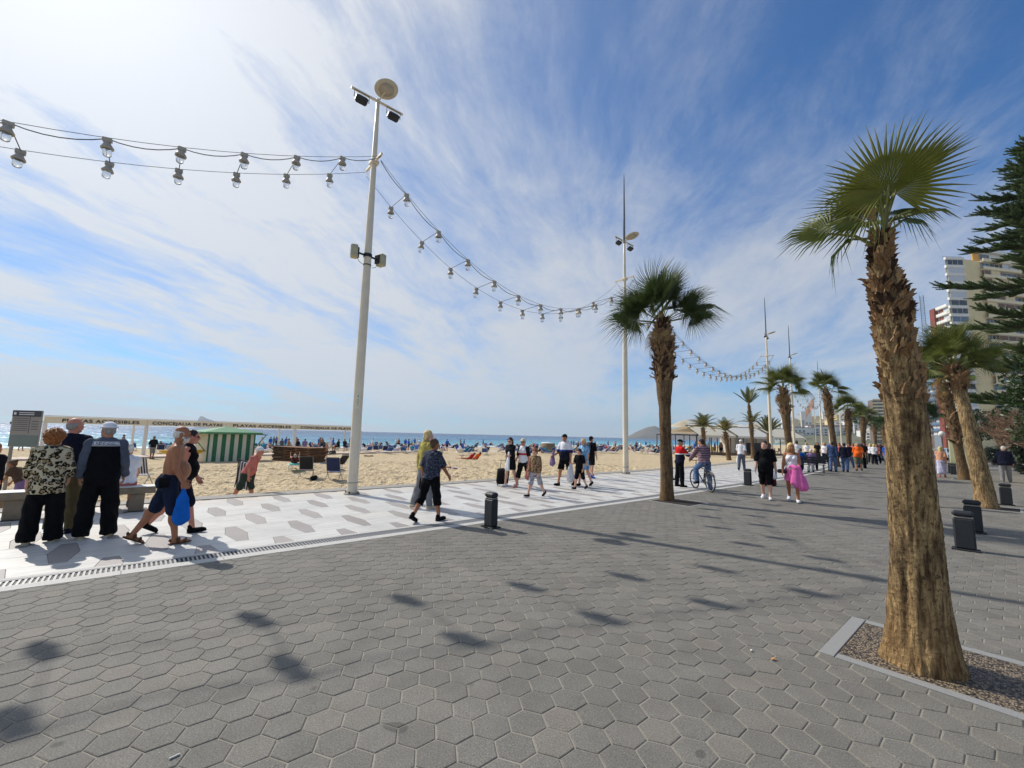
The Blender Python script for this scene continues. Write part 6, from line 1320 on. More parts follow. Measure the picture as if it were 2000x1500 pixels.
        if 'skirt' in k_:
            mid = (J['knee', 0]+J['knee', 1])/2; an = (J['ank', 0]+J['ank', 1])/2; e = Pc+(mid-Pc)*.72 if k_ == 'skirt' else mid+(an-mid)*.75; e[2] = e[2]; S_.cap(Pc, e-vj(0, 0, .12), .155*s*gg, .20*s*gg, ((0, 1, 0), .85), cuts=[(e, (0, 0, -1))])
            for i in (0, 1): S_.cap(J['hip', i], J['knee', i], .10*s*gg, .095*s, cuts=[(e, (0, 0, -1))])
            if k_ == 'long_skirt':
                for i in (0, 1): S_.cap(J['knee', i], J['ank', i], .10*s, .11*s, cuts=[(e, (0, 0, -1))])
        else:
            for i in (0, 1): leg(S_, i, .014, frac, wd, False)
        put({'skirt': 'skirt', 'long_skirt': 'skirt'}.get(k_, 'shorts' if 'short' in k_ or k_ == 'brief' else 'trousers'), S_.mesh(res, .028*s, disp=lambda P: .006*np.sin(P[..., 2]*31+P[..., 0]*19+1.5*np.sin(P[..., 1]*14))*np.sin(P[..., 0]*29+P[..., 1]*23)+.004*np.sin(P[..., 0]*58+P[..., 2]*13)), C_(m_))
    if top:
        sl, m_, hem, loose = top[0], top[1], top[2], (top[3] if len(top) > 3 else .014); sm = top[4] if len(top) > 4 else None; S_ = SDF(); cu = [(Pc+up*hem*s, -up), (neck+up*.045*s, up*.94-fw*.34)]
        if sl == 'strap': cu[1] = (Pc+up*.475*s, up)
        torso(S_, loose, cu)
        if loose > .02 or hem < .05: S_.cap(Pc+up*.30*s, Pc+up*(hem-.10)*s, .150*s*gg+loose, .165*s*gg+loose*1.5, fq, cuts=cu)
        fr = {'none': 0, 'strap': 0, 'short': .34, 'half': .5, 'three': .78, 'long': .97}[sl]
        A_ = S_ if not sm else SDF()
        if fr:
            for i in (0, 1): arm(A_, i, .012+loose*.4, fr, .014 if sl in ('short', 'half') else .010+loose*.3, False)
        wr = lambda P: .004*np.sin(P[..., 0]*47-P[..., 2]*26+2*np.sin(P[..., 2]*11))+.0065*np.sin(P[..., 2]*34+P[..., 0]*17+2*np.sin(P[..., 0]*9))*np.sin(P[..., 0]*24-P[..., 1]*31)
        put('shirt' if sl in ('short', 'half', 'none', 'strap') else 'jacket', S_.mesh(res, .03*s, disp=wr), C_(m_))
        if sm: put('sleeves', A_.mesh(res, .03*s, disp=wr), C_(sm))
        if sl == 'strap':
            for sd in (-1, 1): put('strap', SDF().cap(Pc+fw*.10*s+up*.46*s+X*sd*.075*s, sh+up*.055*s+X*sd*.085*s, .011).cap(sh+up*.055*s+X*sd*.085*s, Pc-fw*.10*s+up*.45*s+X*sd*.07*s, .011).mesh(.009, .01), C_(m_))
    if shoes:
        (v1, f1), (v2, f2) = shoe_mesh(shoes[0])
        for i in (0, 1):
            so = put('shoe', (J['ank', i]+(v1*s) @ Rf[i].T, f1), C_(shoes[1])); put('sole', (J['ank', i]+(v2*s) @ Rf[i].T, f2), C_(sole or ('white' if shoes[1] in ('white', 'blue', 'black') and sole is None and shoes[0] == 'sneaker' and shoes[1] != 'black' else 'brown' if shoes[0] == 'sandal' else shoes[1])), so)
    W = lambda p: Vector((p[0], p[1], p[2]+dz))
    t['h'] = H
    if rootrot: t.rotation_euler = rootrot
    info = dict(t=t, J={k: W(v) for k, v in J.items() if k[0] not in ('shin', 'fore')}, Pc=W(Pc), up=Vector(up), fw=Vector(fw), neck=W(neck), sh=W(sh), hc=W(hc), s=s, put=put, dz=dz)
    del t['h']
    if extra: extra(info)
    PEOPLE.append(t); return info
def world_of(info, p):
    t = info['t']; return Matrix.Translation(t.location) @ t.rotation_euler.to_matrix().to_4x4() @ Vector(p)
def sdf_obj(S, res, k, name, m, label, cat, M4=None, disp=None, cuts=(), group=None):
    V, F = S.mesh(res, k, cuts, disp); o = link(name, newmesh(name, V, F, [m], True)); 
    if M4 is not None: o.matrix_world = M4
    return tag(o, label, cat, group)
def TM(info): t = info['t']; return Matrix.Translation(t.location) @ t.rotation_euler.to_matrix().to_4x4()
fold = lambda a, f: (lambda P: a*np.sin(P[..., 0]*f+P[..., 1]*f*.7)*(1+.5*np.sin(P[..., 2]*f*.4)))
def carrier_bag(info, hand, m, label, h=.36, w=.13, name='carrier_bag'):
    p = np.array(info['J']['wri', hand])+vj(0, .01, -.09*info['s']); S_ = SDF(); S_.cap(p, p+vj(0, 0, -h*.35), .022, w*.6, ((1, 0, 0), .6)); S_.cap(p+vj(0, 0, -h*.4), p+vj(0, 0, -h), w*.75, w, ((1, 0, 0), .62)); return sdf_obj(S_, .012, .03, name, m, label, 'bag', TM(info), fold(.006, 60))
PI = math.pi
# ---------------------------------------------------------------- the group at the benches
W90 = PI/2
cam_res = .014
person('curly auburn-haired woman in a loose leopard print top and black trousers', (-9.23, -0.93, 0), W90-.05, 1.60, True, 1.05, .3, 'pale', ('curly', 'auburn'), top=('three', 'leopard', -.16, .034), bottom=('wide', 'black'), shoes=('loafer', 'cream'), legs=((.05, .05), (-.04, .05)), arms=((.15, .22, .5, .2), (.05, .2, .3)), abd=.07, res=cam_res, sole='cream', head=(-.25, .0))
i_ = person('stout man in a white hat and black jacket with white knit band', (-9.24, -0.36, 0), W90, 1.74, False, 1.15, .5, 'tan', ('fringe', 'grey'), hat=('beanie_hat', 'white'), top=('long', 'jacketband', -.06, .03, 'slate'), bottom=('wide', 'black'), shoes=('loafer', 'cream'), legs=((.02, .02), (.0, .05)), arms=((.12, .16, .35), (.10, .16, .3)), abd=.09, res=cam_res, head=(.45, 0))
person('balding man in a navy jacket and olive trousers beside the man in the white hat', (-9.88, -0.80, 0), W90-.35, 1.80, False, 1.1, .3, 'ruddy', ('fringe', 'grey'), top=('long', 'navy', -.04, .025), bottom=('trousers', 'olive'), shoes=('sneaker', 'navy'), legs=((.0, .03), (.05, .05)), arms=((.2, .12, .5), (.1, .12, .3)), abd=.06, res=cam_res, head=(-.55, .05))
i_ = person('shirtless sun-tanned man with a white beard striding in denim shorts and sandals', (-8.23, 0.42, 0), -.10, 1.72, False, 1.15, .8, 'bronze', ('fringe', 'white'), 'white', bottom=('long_shorts', 'darkdenim'), shoes=('sandal', 'brown'), legs=((.20, .06), (-.34, .22)), arms=((.16, .10, .40), (.10, .12, .5)), lean=.09, head=(-.05, -.08), res=cam_res, hands=('grip', 'relaxed'), sole='brown')
carrier_bag(i_, 0, C_('towelblue'), 'bright blue cloth bag held by the shirtless man', .40, .11)
q = i_['Pc']+Vector((.185, -.05, .0)); pt_ = thing('belt_pouch', 'black belt pouch worn by the shirtless man', 'pouch', (0, 0, 0)); pt_.matrix_world = TM(i_); MB().box(q, (.05, .13, .15), bev=.018).build('pocket', C_('black'), pt_); MB().box(q+Vector((.027, 0, .045)), (.012, .135, .06), bev=.005).build('flap', C_('offblack'), pt_)
i_ = person('woman in a black vest walking close behind the shirtless man', (-8.95, 0.62, 0), -.1, 1.68, True, 1.2, .4, 'ruddy', ('short', 'dark'), top=('none', 'black', .0, .02), bottom=('long_shorts', 'navy'), shoes=('sneaker', 'black'), legs=((.30, .10), (-.35, .30)), arms=((-.1, .1, .3), (.2, .1, .4)), lean=.06, res=cam_res, glasses=True)
# people by the benches out on the sand
p = on_sand(2, 985); person('person in a dark top at the beach bench with reddish hair', (-14.6, -2.35, sand_z(-14.6)), 1.2, 1.66, True, 1.1, 0, 'tan', ('short', 'auburn'), top=('long', 'offblack', .0, .02), bottom=('trousers', 'navy'), legs=((.1, .1), (.0, .1)), res=.02)
person('small girl in pink shoes leaning over the bench in a short grey dress', (-16.0, -2.05, sand_z(-16)), 2.6, 1.28, True, .9, 0, 'bronze', ('bun', 'brown'), top=('short', 'brown', .02, .02), bottom=('skirt', 'lilac'), shoes=('sneaker', 'hotpink'), legs=((.2, .2), (-.1, .1)), arms=((.9, .2, .3), (.8, .2, .3)), lean=.5, res=.018, bust=False)
def sitter(label, loc, rz, **k): return person(label, loc, rz, **{**dict(legs=((1.45, 1.45), (1.45, 1.5)), arms=((.45, .1, .7), (.4, .1, .8)), lean=-.02, res=.02), **k})
sitter('person in a white tee seated on the stone bench beside a striped chair', (-11.90, -0.12, 0), W90, H=1.66, fem=True, g=1.1, skin_='tan', hair=('short', 'white'), top=('short', 'white', .0, .02), bottom=('shorts', 'salmon'), shoes=('sneaker', 'grey'), zfix=-.33*1.0)
sitter('seated person in sneakers hidden behind the group at the stone bench', (-11.90, -0.75, 0), W90, H=1.7, g=1.0, skin_='tan', hair=('short', 'grey'), top=('short', 'burgundy', .0, .02), bottom=('shorts', 'burgundy'), shoes=('sneaker', 'black'), zfix=-.33)
# ---------------------------------------------------------------- strollers on the white walk
i_ = person('woman in a dark floral tee and black capri trousers walking past the bollard', (-7.52, 4.42, 0), .30, 1.60, True, 1.2, .2, 'bronze', ('bun', 'brown'), top=('half', 'floral', -.02, .022), bottom=('capri', 'black'), shoes=('sneaker', 'black'), legs=((.22, .05), (-.30, .30)), arms=((.50, .14, .25), (-.30, .12, .5)), lean=.06, res=cam_res)
S_ = SDF(); q = np.array(i_['Pc'])+vj(-.24, .02, -.05); S_.cap(q, q+vj(0, 0, -.13), .07, .085, ((1, 0, 0), .6)); sdf_obj(S_, .012, .03, 'shoulder_bag', C_('black'), 'black shoulder bag at the hip of the woman in floral tee', 'bag', TM(i_))
person('tall blonde woman in a mustard jacket talking beside the woman in floral tee', (-8.85, 5.04, 0), .05, 1.76, True, 1.0, 0, 'pale', ('bob', 'blonde'), top=('long', 'mustard', -.05, .022), bottom=('trousers', 'grey'), shoes=('sneaker', 'cream'), legs=((.12, .05), (-.16, .2)), arms=((.2, .1, .5), (-.2, .1, .3)), head=(-.6, 0), res=cam_res, sole='cream')
# family walking towards the camera
i_ = person('dark-haired woman in black with a white cloth over her arm, pulling a suitcase', (-11.0, 9.45, 0), PI+.12, 1.62, True, 1.05, 0, 'pale', ('bob', 'dark'), top=('three', 'offblack', .0, .02), bottom=('skirt', 'offblack'), shoes=('sneaker', 'white'), legs=((.18, .05), (-.2, .2)), arms=((-.45, .2, .1), (.35, .12, 1.1)), head=(.3, -.2), res=.016, glasses=True)
S_ = SDF(); q = np.array(i_['J']['elb', 1])+vj(0, .16, 0); S_.cap(q+vj(.02, 0, .06), q+vj(.03, .05, -.42), .045, .10, ((0, 1, 0), .45)); sdf_obj(S_, .012, .03, 'folded_cloth', C_('white'), 'white cloth draped over the arm of the dark-haired woman', 'cloth', TM(i_), fold(.008, 50))
S_ = SDF(); q = np.array(i_['J']['elb', 0])+vj(.0, .02, 0); S_.cap(q+vj(-.03, .0, .2), q+vj(0, .0, -.45), .05, .11, ((1, 0, 0), .4)); sdf_obj(S_, .012, .03, 'grey_shawl', C_('darkgreen'), 'dark grey-green shawl hanging from the shoulder of the dark-haired woman', 'shawl', TM(i_), fold(.008, 50))
def suitcase(loc, rz):
    t = thing('suitcase', 'dark wheeled suitcase tilted behind the dark-haired woman', 'suitcase', loc, rz); b = MB(); b.box((0, 0, .36), (.24, .40, .56), bev=.05); b.build('shell', C_('offblack'), t); b = MB(); b.box((.13, 0, .34), (.03, .30, .36), bev=.012); b.build('pocket', C_('slate'), t)
    b = MB(); b.tube([(0, -.12, .62), (0, -.12, 1.0), (0, .12, 1.0), (0, .12, .62)], .011, 6); b.build('handle', MATS['steelband'], t)
    for y in (-.16, .16): MB().lathe([(.045, -.02), (.045, .02)], 10, (-.09, y, .05), R=RX(1.57)).build('wheel', MATS['blackmetal'], t)
    t.rotation_euler = (-.0, -.55, rz)
suitcase((-11.55, 9.55, .0), 2.6)
i_ = person('barefoot woman in a straw cap, black cardigan and flag print tee', (-10.65, 9.72, 0), PI+.15, 1.62, True, 1.15, .2, 'ruddy', ('short', 'grey'), hat=('cap', 'cream'), top=('half', 'flagtee', .0, .02, 'offblack'), bottom=('capri', 'offblack'), shoes=None, legs=((.32, .05), (-.34, .22)), arms=((.25, .1, .9, .4), (-.15, .14, .3)), head=(.3, -.05), res=.016, glasses=True)
carrier_bag(i_, 1, C_('salmon'), 'patterned tote bag on the arm of the barefoot woman', .34, .12, 'tote_bag')
person('curly-haired boy in a camouflage jacket, grey shorts and black trainers', (-8.9, 8.58, 0), PI+.1, 1.36, False, .85, 0, 'pale', ('kidcurl', 'ginger'), top=('long', 'camo', -.02, .022), bottom=('long_shorts', 'greycamo'), shoes=('sneaker', 'black'), legs=((.36, .06), (-.40, .22)), arms=((.1, .1, .35), (-.05, .1, .3)), head=(.2, 0), res=.014, sole='white')
i_ = person('big man in white and navy polo, dark cap and black shorts', (-10.35, 11.42, 0), PI+.1, 1.80, False, 1.3, .7, 'tan', ('short', 'dark'), hat=('cap', 'black'), top=('half', 'polo', -.02, .02), bottom=('shorts', 'black'), shoes=('sneaker', 'black'), legs=((.30, .05), (-.32, .22)), arms=((.1, .25, 1.0, -.2), (-.05, .12, .15)), head=(.25, -.05), res=.016, hands=('relaxed', 'grip'))
carrier_bag(i_, 1, C_('white'), 'white plastic carrier bag hanging from the big man\'s hand', .50, .17)
S_ = SDF(); q = np.array(i_['J']['wri', 0]); S_.cap(q+vj(0, 0, .12), q+vj(.02, .02, -.26), .045, .12, ((0, 1, 0), .5)); sdf_obj(S_, .013, .03, 'lilac_towel', C_('lilac'), 'lilac towel held out by the big man in the polo', 'towel', TM(i_), fold(.007, 50))
person('blonde woman in a pale blue patterned dress beside the big man', (-9.95, 11.95, 0), PI+.0, 1.64, True, 1.0, 0, 'pale', ('bob', 'blonde'), top=('short', 'bluedress', -.02, .02), bottom=('skirt', 'bluedress'), shoes=('loafer', 'black'), legs=((.2, .05), (-.25, .25)), arms=((.1, .1, .4), (-.1, .1, .4)), res=.018, sole='black')
person('small boy all in black walking in front of the blonde woman', (-9.42, 11.1, 0), PI+.05, 1.30, False, .95, 0, 'pale', ('kidcurl', 'dark'), top=('half', 'black', -.10, .03), bottom=('long_shorts', 'black'), shoes=('sneaker', 'black'), legs=((.26, .05), (-.30, .25)), arms=((.3, .1, 1.2, .3), (-.1, .1, .4)), res=.016)
i_ = person('man in black with a grey backpack and blue shoes walking away', (-11.6, 14.35, 0), .1, 1.72, False, 1.1, .2, 'pale', ('short', 'dark'), hat=('cap', 'navy'), top=('half', 'black', -.04, .02), bottom=('shorts', 'black'), shoes=('sneaker', 'blue'), legs=((-.05, .02), (.34, .06)), arms=((.1, .14, .2), (-.2, .12, .2)), res=.018)
S_ = SDF(); q = np.array(i_['Pc'])+vj(0, -.20, .30); S_.cap(q, q+vj(0, 0, .16), .13, .11, ((0, 1, 0), .6)); sdf_obj(S_, .014, .04, 'backpack', C_('slate'), 'grey backpack on the man walking away in black', 'backpack', TM(i_))
# man in red talking to the cyclist
person('man in a red and navy track jacket and cap gesturing at the cyclist', (-8.0, 14.95, 0), -.55, 1.68, False, 1.05, .2, 'tan', ('short', 'grey'), hat=('cap', 'black'), top=('long', 'redjacket', -.06, .024), bottom=('trousers', 'black'), shoes=('sneaker', 'black'), legs=((.05, .05), (-.05, .05)), arms=((.75, .15, .65), (.1, .1, .5)), abd=.05, head=(-.1, -.1), res=.016, hands=('open', 'relaxed'))
person('person in a white shirt standing behind the man in red', (-9.6, 17.0, 0), -.3, 1.78, False, 1.0, 0, 'tan', ('short', 'dark'), top=('half', 'white', .0, .02), bottom=('trousers', 'grey'), legs=((.1, .05), (-.1, .1)), res=.022)
# bicycle with rider
def bicycle(loc, rz):
    t = thing('bicycle', 'dark bicycle standing on the white walk under the man in a striped jumper', 'bicycle', loc, rz); R_ = .335; fm = mat('bikeframe', srgb(58, 64, 76), .35, .1, 4)
    for y, nm in ((-.52, 'wheel'), (.54, 'wheel')):
        w = thing('wheel', None, None); w.parent = t; w.name = 'wheel'
        V = []; F = []; n = 28; k = 8
        for i in range(n):
            a = 2*PI*i/n
            for j in range(k): b = 2*PI*j/k; r = R_-.022+.022*math.cos(b); V.append((.021*math.sin(b), y+r*math.cos(a), R_+r*math.sin(a)))
        F = [(i*k+j, ((i+1) % n)*k+j, ((i+1) % n)*k+(j+1) % k, i*k+(j+1) % k) for i in range(n) for j in range(k)]; link('tyre', newmesh('tyre', V, F, [MATS['blackmetal']], True), w)
        m_ = MB(); pts = [(0, y+(R_-.05)*math.cos(2*PI*i/24), R_+(R_-.05)*math.sin(2*PI*i/24)) for i in range(25)]; m_.tube(pts, .010, 5); m_.build('rim', MATS['steelband'], w); sp_ = MB()
        for i in range(16): a = 2*PI*i/16; sp_.tube([(.02*(-1)**i, y, R_), (0, y+(R_-.05)*math.cos(a), R_+(R_-.05)*math.sin(a))], .0018, 4)
        sp_.build('spokes', MATS['steelband'], w); MB().lathe([(.022, -.045), (.022, .045)], 8, (0, y, R_), R=RY(1.57)).build('hub', MATS['steelband'], w)
    f = MB(); bb = (0, -.08, .29); st = (0, -.22, .72); hd = (0, .36, .82); hl = (0, .39, .70); ra = (0, -.52, R_)
    f.tube([bb, st], .017, 8); f.tube([bb, hl], .019, 8); f.tube([st, hd], .016, 8); f.tube([hd, hl], .021, 8)
    for x in (-.05, .05): f.tube([bb, (x, -.52, R_)], .010, 6); f.tube([st, (x, -.52, R_)], .009, 6)
    f.build('frame', fm, t); f = MB()
    for x in (-.05, .05): f.tube([(0, .40, .68), (x, .42, .62), (x, .54, R_)], .012, 6)
    f.build('fork', fm, t); f = MB(); f.tube([(0, .36, .82), (0, .33, .98)], .014, 8); f.tube([(-.30, .22, 1.03), (-.12, .33, .99), (.12, .33, .99), (.30, .22, 1.03)], .012, 8); f.build('handlebar', MATS['blackmetal'], t)
    f = MB(); f.tube([(0, -.22, .70), (0, -.25, .86)], .013, 8); f.build('seat_post', MATS['steelband'], t); s_ = SDF(); s_.cap((0, -.36, .89), (0, -.10, .89), .075, .02, ((0, 0, 1), .45)); V, F = s_.mesh(.012, .02); link('saddle', newmesh('saddle', V, F, [MATS['blackmetal']], True), t)
    c = MB(); c.lathe([(.085, -.006), (.085, .006)], 18, (.05, -.08, .29), R=RY(1.57)); c.tube([(.07, -.08, .29), (.08, -.08+.15, .24)], .009, 6); c.tube([(-.07, -.08, .29), (-.08, -.08-.15, .34)], .009, 6); co = c.build('crank', MATS['steelband'], t)
    for x, y, z in ((.12, .07, .24), (-.12, -.23, .34)): MB().box((x, y, z), (.09, .08, .02)).build('pedal', MATS['blackmetal'], co)
    for y in (-.52,): m_ = MB(); m_.tube([(0, y+(R_+.03)*math.cos(a), R_+(R_+.03)*math.sin(a)) for a in np.linspace(.3, 2.6, 10)], .022, 4); m_.build('mudguard', MATS['blackmetal'], t)
    t.rotation_euler = (0, -.05, rz); return t
BRZ = math.atan2(.64, .49)
bicycle((-7.0, 14.60, 0), BRZ)
person('cyclist in a mauve striped jumper and jeans astride the bicycle, turning to talk', (-6.86, 14.49, 0), BRZ, 1.76, False, 1.05, .2, 'tan', ('short', 'dark'), top=('long', 'mauvestripe', -.02, .024), bottom=('trousers', 'jeans'), shoes=('sneaker', 'black'), legs=((.10, .12, .16), (1.05, 1.30, .10)), arms=((.55, .2, .25), (.95, .2, .2)), lean=.28, head=(.7, .05), res=.016, hands=('grip', 'grip'))
# ---------------------------------------------------------------- couple walking up the promenade
person('man in black tee and shorts walking with the woman in pink', (-4.92, 14.25, 0), PI+.22, 1.72, False, 1.25, .5, 'pale', ('short', 'dark'), top=('half', 'black', -.10, .024), bottom=('long_shorts', 'black'), shoes=('sneaker', 'white'), legs=((-.22, .25), (.20, .05)), arms=((.12, .16, .25), (-.12, .2, .2)), head=(-.15, 0), res=.015)
i_ = person('long-haired blonde woman in a white vest and pink wrap skirt', (-4.27, 14.40, 0), PI+.25, 1.68, True, 1.2, .2, 'bronze', ('long', 'blonde'), top=('strap', 'white', .05, .012), bottom=('skirt', 'pink'), shoes=('sneaker', 'white'), legs=((-.25, .28), (.22, .05)), arms=((.15, .2, .2), (.25, .15, .95, .3)), head=(.35, .05), res=.014)
S_ = SDF(); q = np.array(i_['Pc'])+vj(.24, .10, -.02); S_.cap(q+vj(-.07, 0, 0), q+vj(.07, 0, 0), .06, .06, ((0, 1, 0), .6)); sdf_obj(S_, .011, .02, 'camera_bag', MATS['blackmetal'], 'small black crossbody bag on the woman in pink', 'bag', TM(i_))
mb = MB(); M4 = TM(i_); mb.tube([M4 @ Vector(q+vj(0, .02, .05)), M4 @ Vector(np.array(i_['Pc'])+vj(.10, .15, .25)), M4 @ Vector(np.array(i_['sh'])+vj(-.10, .06, .06))], .008, 5); tag(mb.build('bag_strap', MATS['blackmetal']), 'thin black strap of the crossbody bag across the white vest', 'strap')
S_ = SDF(); q = np.array(i_['J']['wri', 1])+vj(.02, .02, .0); S_.cap(q+vj(.14, .0, .02), q+vj(-.03, .03, -.02), .05, .07); S_.cap(q+vj(-.02, .03, -.02), q+vj(-.12, .02, -.50), .08, .15, ((0, 1, 0), .6)); S_.cap(q+vj(.05, .03, -.04), q+vj(.04, .05, -.42), .07, .12, ((0, 1, 0), .5)); sdf_obj(S_, .013, .04, 'pink_wrap', C_('pink'), 'sheer pink beach wrap bunched in the blonde woman\'s hand', 'wrap', TM(i_), fold(.010, 45))
# ---------------------------------------------------------------- farther along
i_ = person('person in long burgundy trousers carrying a white bag behind the couple', (-6.3, 18.6, 0), .1, 1.66, True, 1.1, 0, 'tan', ('bob', 'brown'), top=('long', 'burgundy', -.1, .03), bottom=('wide', 'burgundy'), legs=((.15, .05), (-.15, .15)), res=.022); carrier_bag(i_, 0, C_('white'), 'white bag carried by the person in burgundy', .36, .14)
i_ = person('man in a white tee walking away near the tall date palm', (-10.4, 26.5, 0), .2, 1.76, False, 1.0, 0, 'tan', ('short', 'grey'), hat=('cap', 'white'), top=('half', 'white', .0, .02), bottom=('trousers', 'slate'), legs=((.2, .05), (-.2, .2)), res=.025); carrier_bag(i_, 1, C_('white'), 'white bag of the man in the white tee', .34, .13)
person('man in a blue denim shirt and jeans walking away', (-7.2, 31.6, 0), .15, 1.76, False, 1.1, .2, 'tan', ('short', 'dark'), top=('long', 'denim', -.06, .025), bottom=('trousers', 'jeans'), shoes=('sneaker', 'black'), legs=((.1, .05), (-.12, .15)), res=.022)
person('companion in dark clothes walking beside the man in blue denim', (-6.75, 32.2, 0), .15, 1.72, False, 1.05, 0, 'tan', ('short', 'dark'), top=('long', 'navy', -.06, .025), bottom=('trousers', 'jeans'), shoes=('sneaker', 'black'), legs=((-.1, .15), (.15, .05)), res=.022)
person('man in a bright orange shirt and camouflage shorts walking towards the camera', (-6.55, 34.6, 0), PI+.15, 1.74, False, 1.3, .6, 'tan', ('short', 'grey'), top=('half', 'orange', -.05, .03), bottom=('long_shorts', 'camoshort'), shoes=('sneaker', 'black'), legs=((.1, .05), (-.15, .2)), res=.022)
for lab, px, py, tm, bm, sk, hr, fem in (('woman in a black crop top and camouflage trousers', 1690, 907, 'black', 'camoshort', 'bronze', 'dark', True), ('man in a white printed black tee with pale trousers', 1722, 900, 'black', 'grey', 'tan', 'grey', False), ('woman in a rust top walking a black dog', 1706, 903, 'burgundy', 'olive', 'tan', 'brown', True), ('walker in grey between the orange shirt and the black dog', 1700, 897, 'slate', 'navy', 'tan', 'dark', False), ('walker in pale shirt by the far palms', 1672, 894, 'cream', 'denim', 'tan', 'grey', False), ('walker in white far down the promenade', 1715, 891, 'white', 'grey', 'tan', 'dark', False), ('walker in teal far down the promenade', 1735, 893, 'teal', 'navy', 'tan', 'blonde', True), ('walker in dark blue far down the promenade', 1682, 890, 'navy', 'black', 'tan', 'dark', False), ('walker in red far down the promenade', 1728, 888, 'red', 'denim', 'tan', 'brown', True), ('walker in beige far down the promenade', 1700, 887, 'cream', 'olive', 'tan', 'white', False)):
    q = gpt(px, py); person(lab, (q.x, q.y, 0), random.choice((0.1, PI+.1)), random.uniform(1.62, 1.78), fem, 1.05, 0, sk, ('short' if not fem else 'bob', hr), top=('half', tm, -.03, .02), bottom=('trousers', bm), legs=((.18, .05), (-.18, .2)), arms=((-.2, .1, .2), (.2, .1, .3)), res=.03)
# black dog
def dog(loc, rz):
    t = thing('dog', 'small black dog on the promenade beside the woman in rust', 'dog', loc, rz); S_ = SDF(); S_.cap((0, -.22, .36), (0, .20, .38), .095, .115, k=.04); S_.cap((0, .22, .42), (0, .34, .56), .07, .055); S_.ell((0, .38, .60), (.06, .08, .06)); S_.cap((0, .42, .585), (0, .50, .565), .035, .025)
    for x in (-.05, .05): S_.ell((x, .34, .645), (.018, .03, .035)); S_.cap((x*1.3, .17, .34), (x*1.3, .17, .16), .04, .026); S_.cap((x*1.3, .17, .16), (x*1.3, .185, .02), .024, .024); S_.cap((x*1.3, -.20, .33), (x*1.3, -.13, .20), .055, .032); S_.cap((x*1.3, -.13, .20), (x*1.3, -.23, .13), .03, .022); S_.cap((x*1.3, -.23, .13), (x*1.3, -.20, .02), .02, .024)
    S_.cap((0, -.30, .40), (0, -.44, .56), .025, .012); V, F = S_.mesh(.018, .025); link('body', newmesh('body', V, F, [C_('black')], True), t)
q = gpt(1694, 906); dog((q.x+.5, q.y+3.5, 0), 1.2)
# bench with sitters, seen from behind
def slat_bench(loc, rz, label):
    t = thing('park_bench', label, 'bench', loc, rz, 'dark slatted promenade benches'); 
    for k in range(4): MB().box((0, -.16+k*.115, .44), (1.7, .095, .03), bev=.006).build('seat_slat', MATS['blackmetal'], t)
    for k in range(3): MB().box((0, -.25-k*.03, .58+k*.13), (1.7, .025, .10), bev=.006).build('back_slat', MATS['blackmetal'], t)
    for x in (-.75, .75): m_ = MB(); m_.tube([(x, .22, 0), (x, .20, .42), (x, -.20, .42), (x, -.34, .90)], .022, 6); m_.tube([(x, -.20, .42), (x, -.30, 0)], .022, 6); m_.build('leg', MATS['blackmetal'], t)
slat_bench((-7.9, 29.3, 0), .35, 'dark bench occupied by sitters beside the couple'); slat_bench((-8.2, 31.6, 0), .30, 'dark bench just past the occupied one')
for lab, x, y, tm, bm, hr in (('sitter in a bright blue shirt on the promenade bench', -8.25, 29.15, 'blue', 'navy', 'grey'), ('sitter in a lilac top with white cap on the promenade bench', -7.7, 29.3, 'lilac', 'white', 'white'), ('sitter in a teal shirt at the end of the bench row', -8.75, 31.2, 'teal', 'navy', 'dark'), ('sitter with a straw hat on the farther bench', -8.1, 31.6, 'brown', 'offblack', 'blonde')):
    sitter(lab, (x, y, 0), .35, H=1.68, fem=False, g=1.15, skin_='tan', hair=('short', hr), top=('half', tm, -.04, .025), bottom=('trousers', bm), zfix=-.36, res=.026)
person('man in a white shirt standing behind the bench sitters', (-9.3, 32.5, 0), .3, 1.78, False, 1.0, 0, 'tan', ('short', 'dark'), top=('half', 'white', -.04, .025), bottom=('trousers', 'navy'), legs=((.05, .05), (0, .05)), res=.026)
# town side walkers
person('blonde woman in a peach top and long flowered skirt walking away', (-2.72, 33.3, 0), .1, 1.64, True, 1.15, .1, 'ruddy', ('bob', 'blonde'), top=('half', 'peach', .05, .022), bottom=('long_skirt', 'flowerdress'), shoes=('loafer', 'salmon'), legs=((.12, .05), (-.12, .15)), res=.022)
person('white-haired man in a pale blue shirt half hidden by the big palm trunk', (-2.9, 29.6, 0), .1, 1.74, False, 1.15, .2, 'ruddy', ('short', 'white'), top=('half', 'paleblue', -.06, .025), bottom=('shorts', 'brown'), legs=((.12, .05), (-.12, .15)), res=.022)
person('stout white-haired man in dark navy jacket walking by the cream wall', (-0.42, 32.3, 0), .05, 1.76, False, 1.35, .4, 'ruddy', ('short', 'white'), top=('long', 'navy', -.10, .05), bottom=('trousers', 'grey'), shoes=('sneaker', 'grey'), legs=((.1, .05), (-.1, .12)), arms=((-.1, .18, .2), (.15, .18, .3)), res=.02)
i_ = person('person in a red top and orange bag showing behind the big palm trunk', (-1.90, 17.0, 0), .1, 1.66, True, 1.0, 0, 'bronze', ('bob', 'brown'), top=('half', 'hotpink', -.04, .02), bottom=('trousers', 'navy'), shoes=('sneaker', 'navy'), legs=((.12, .05), (-.12, .15)), res=.022)
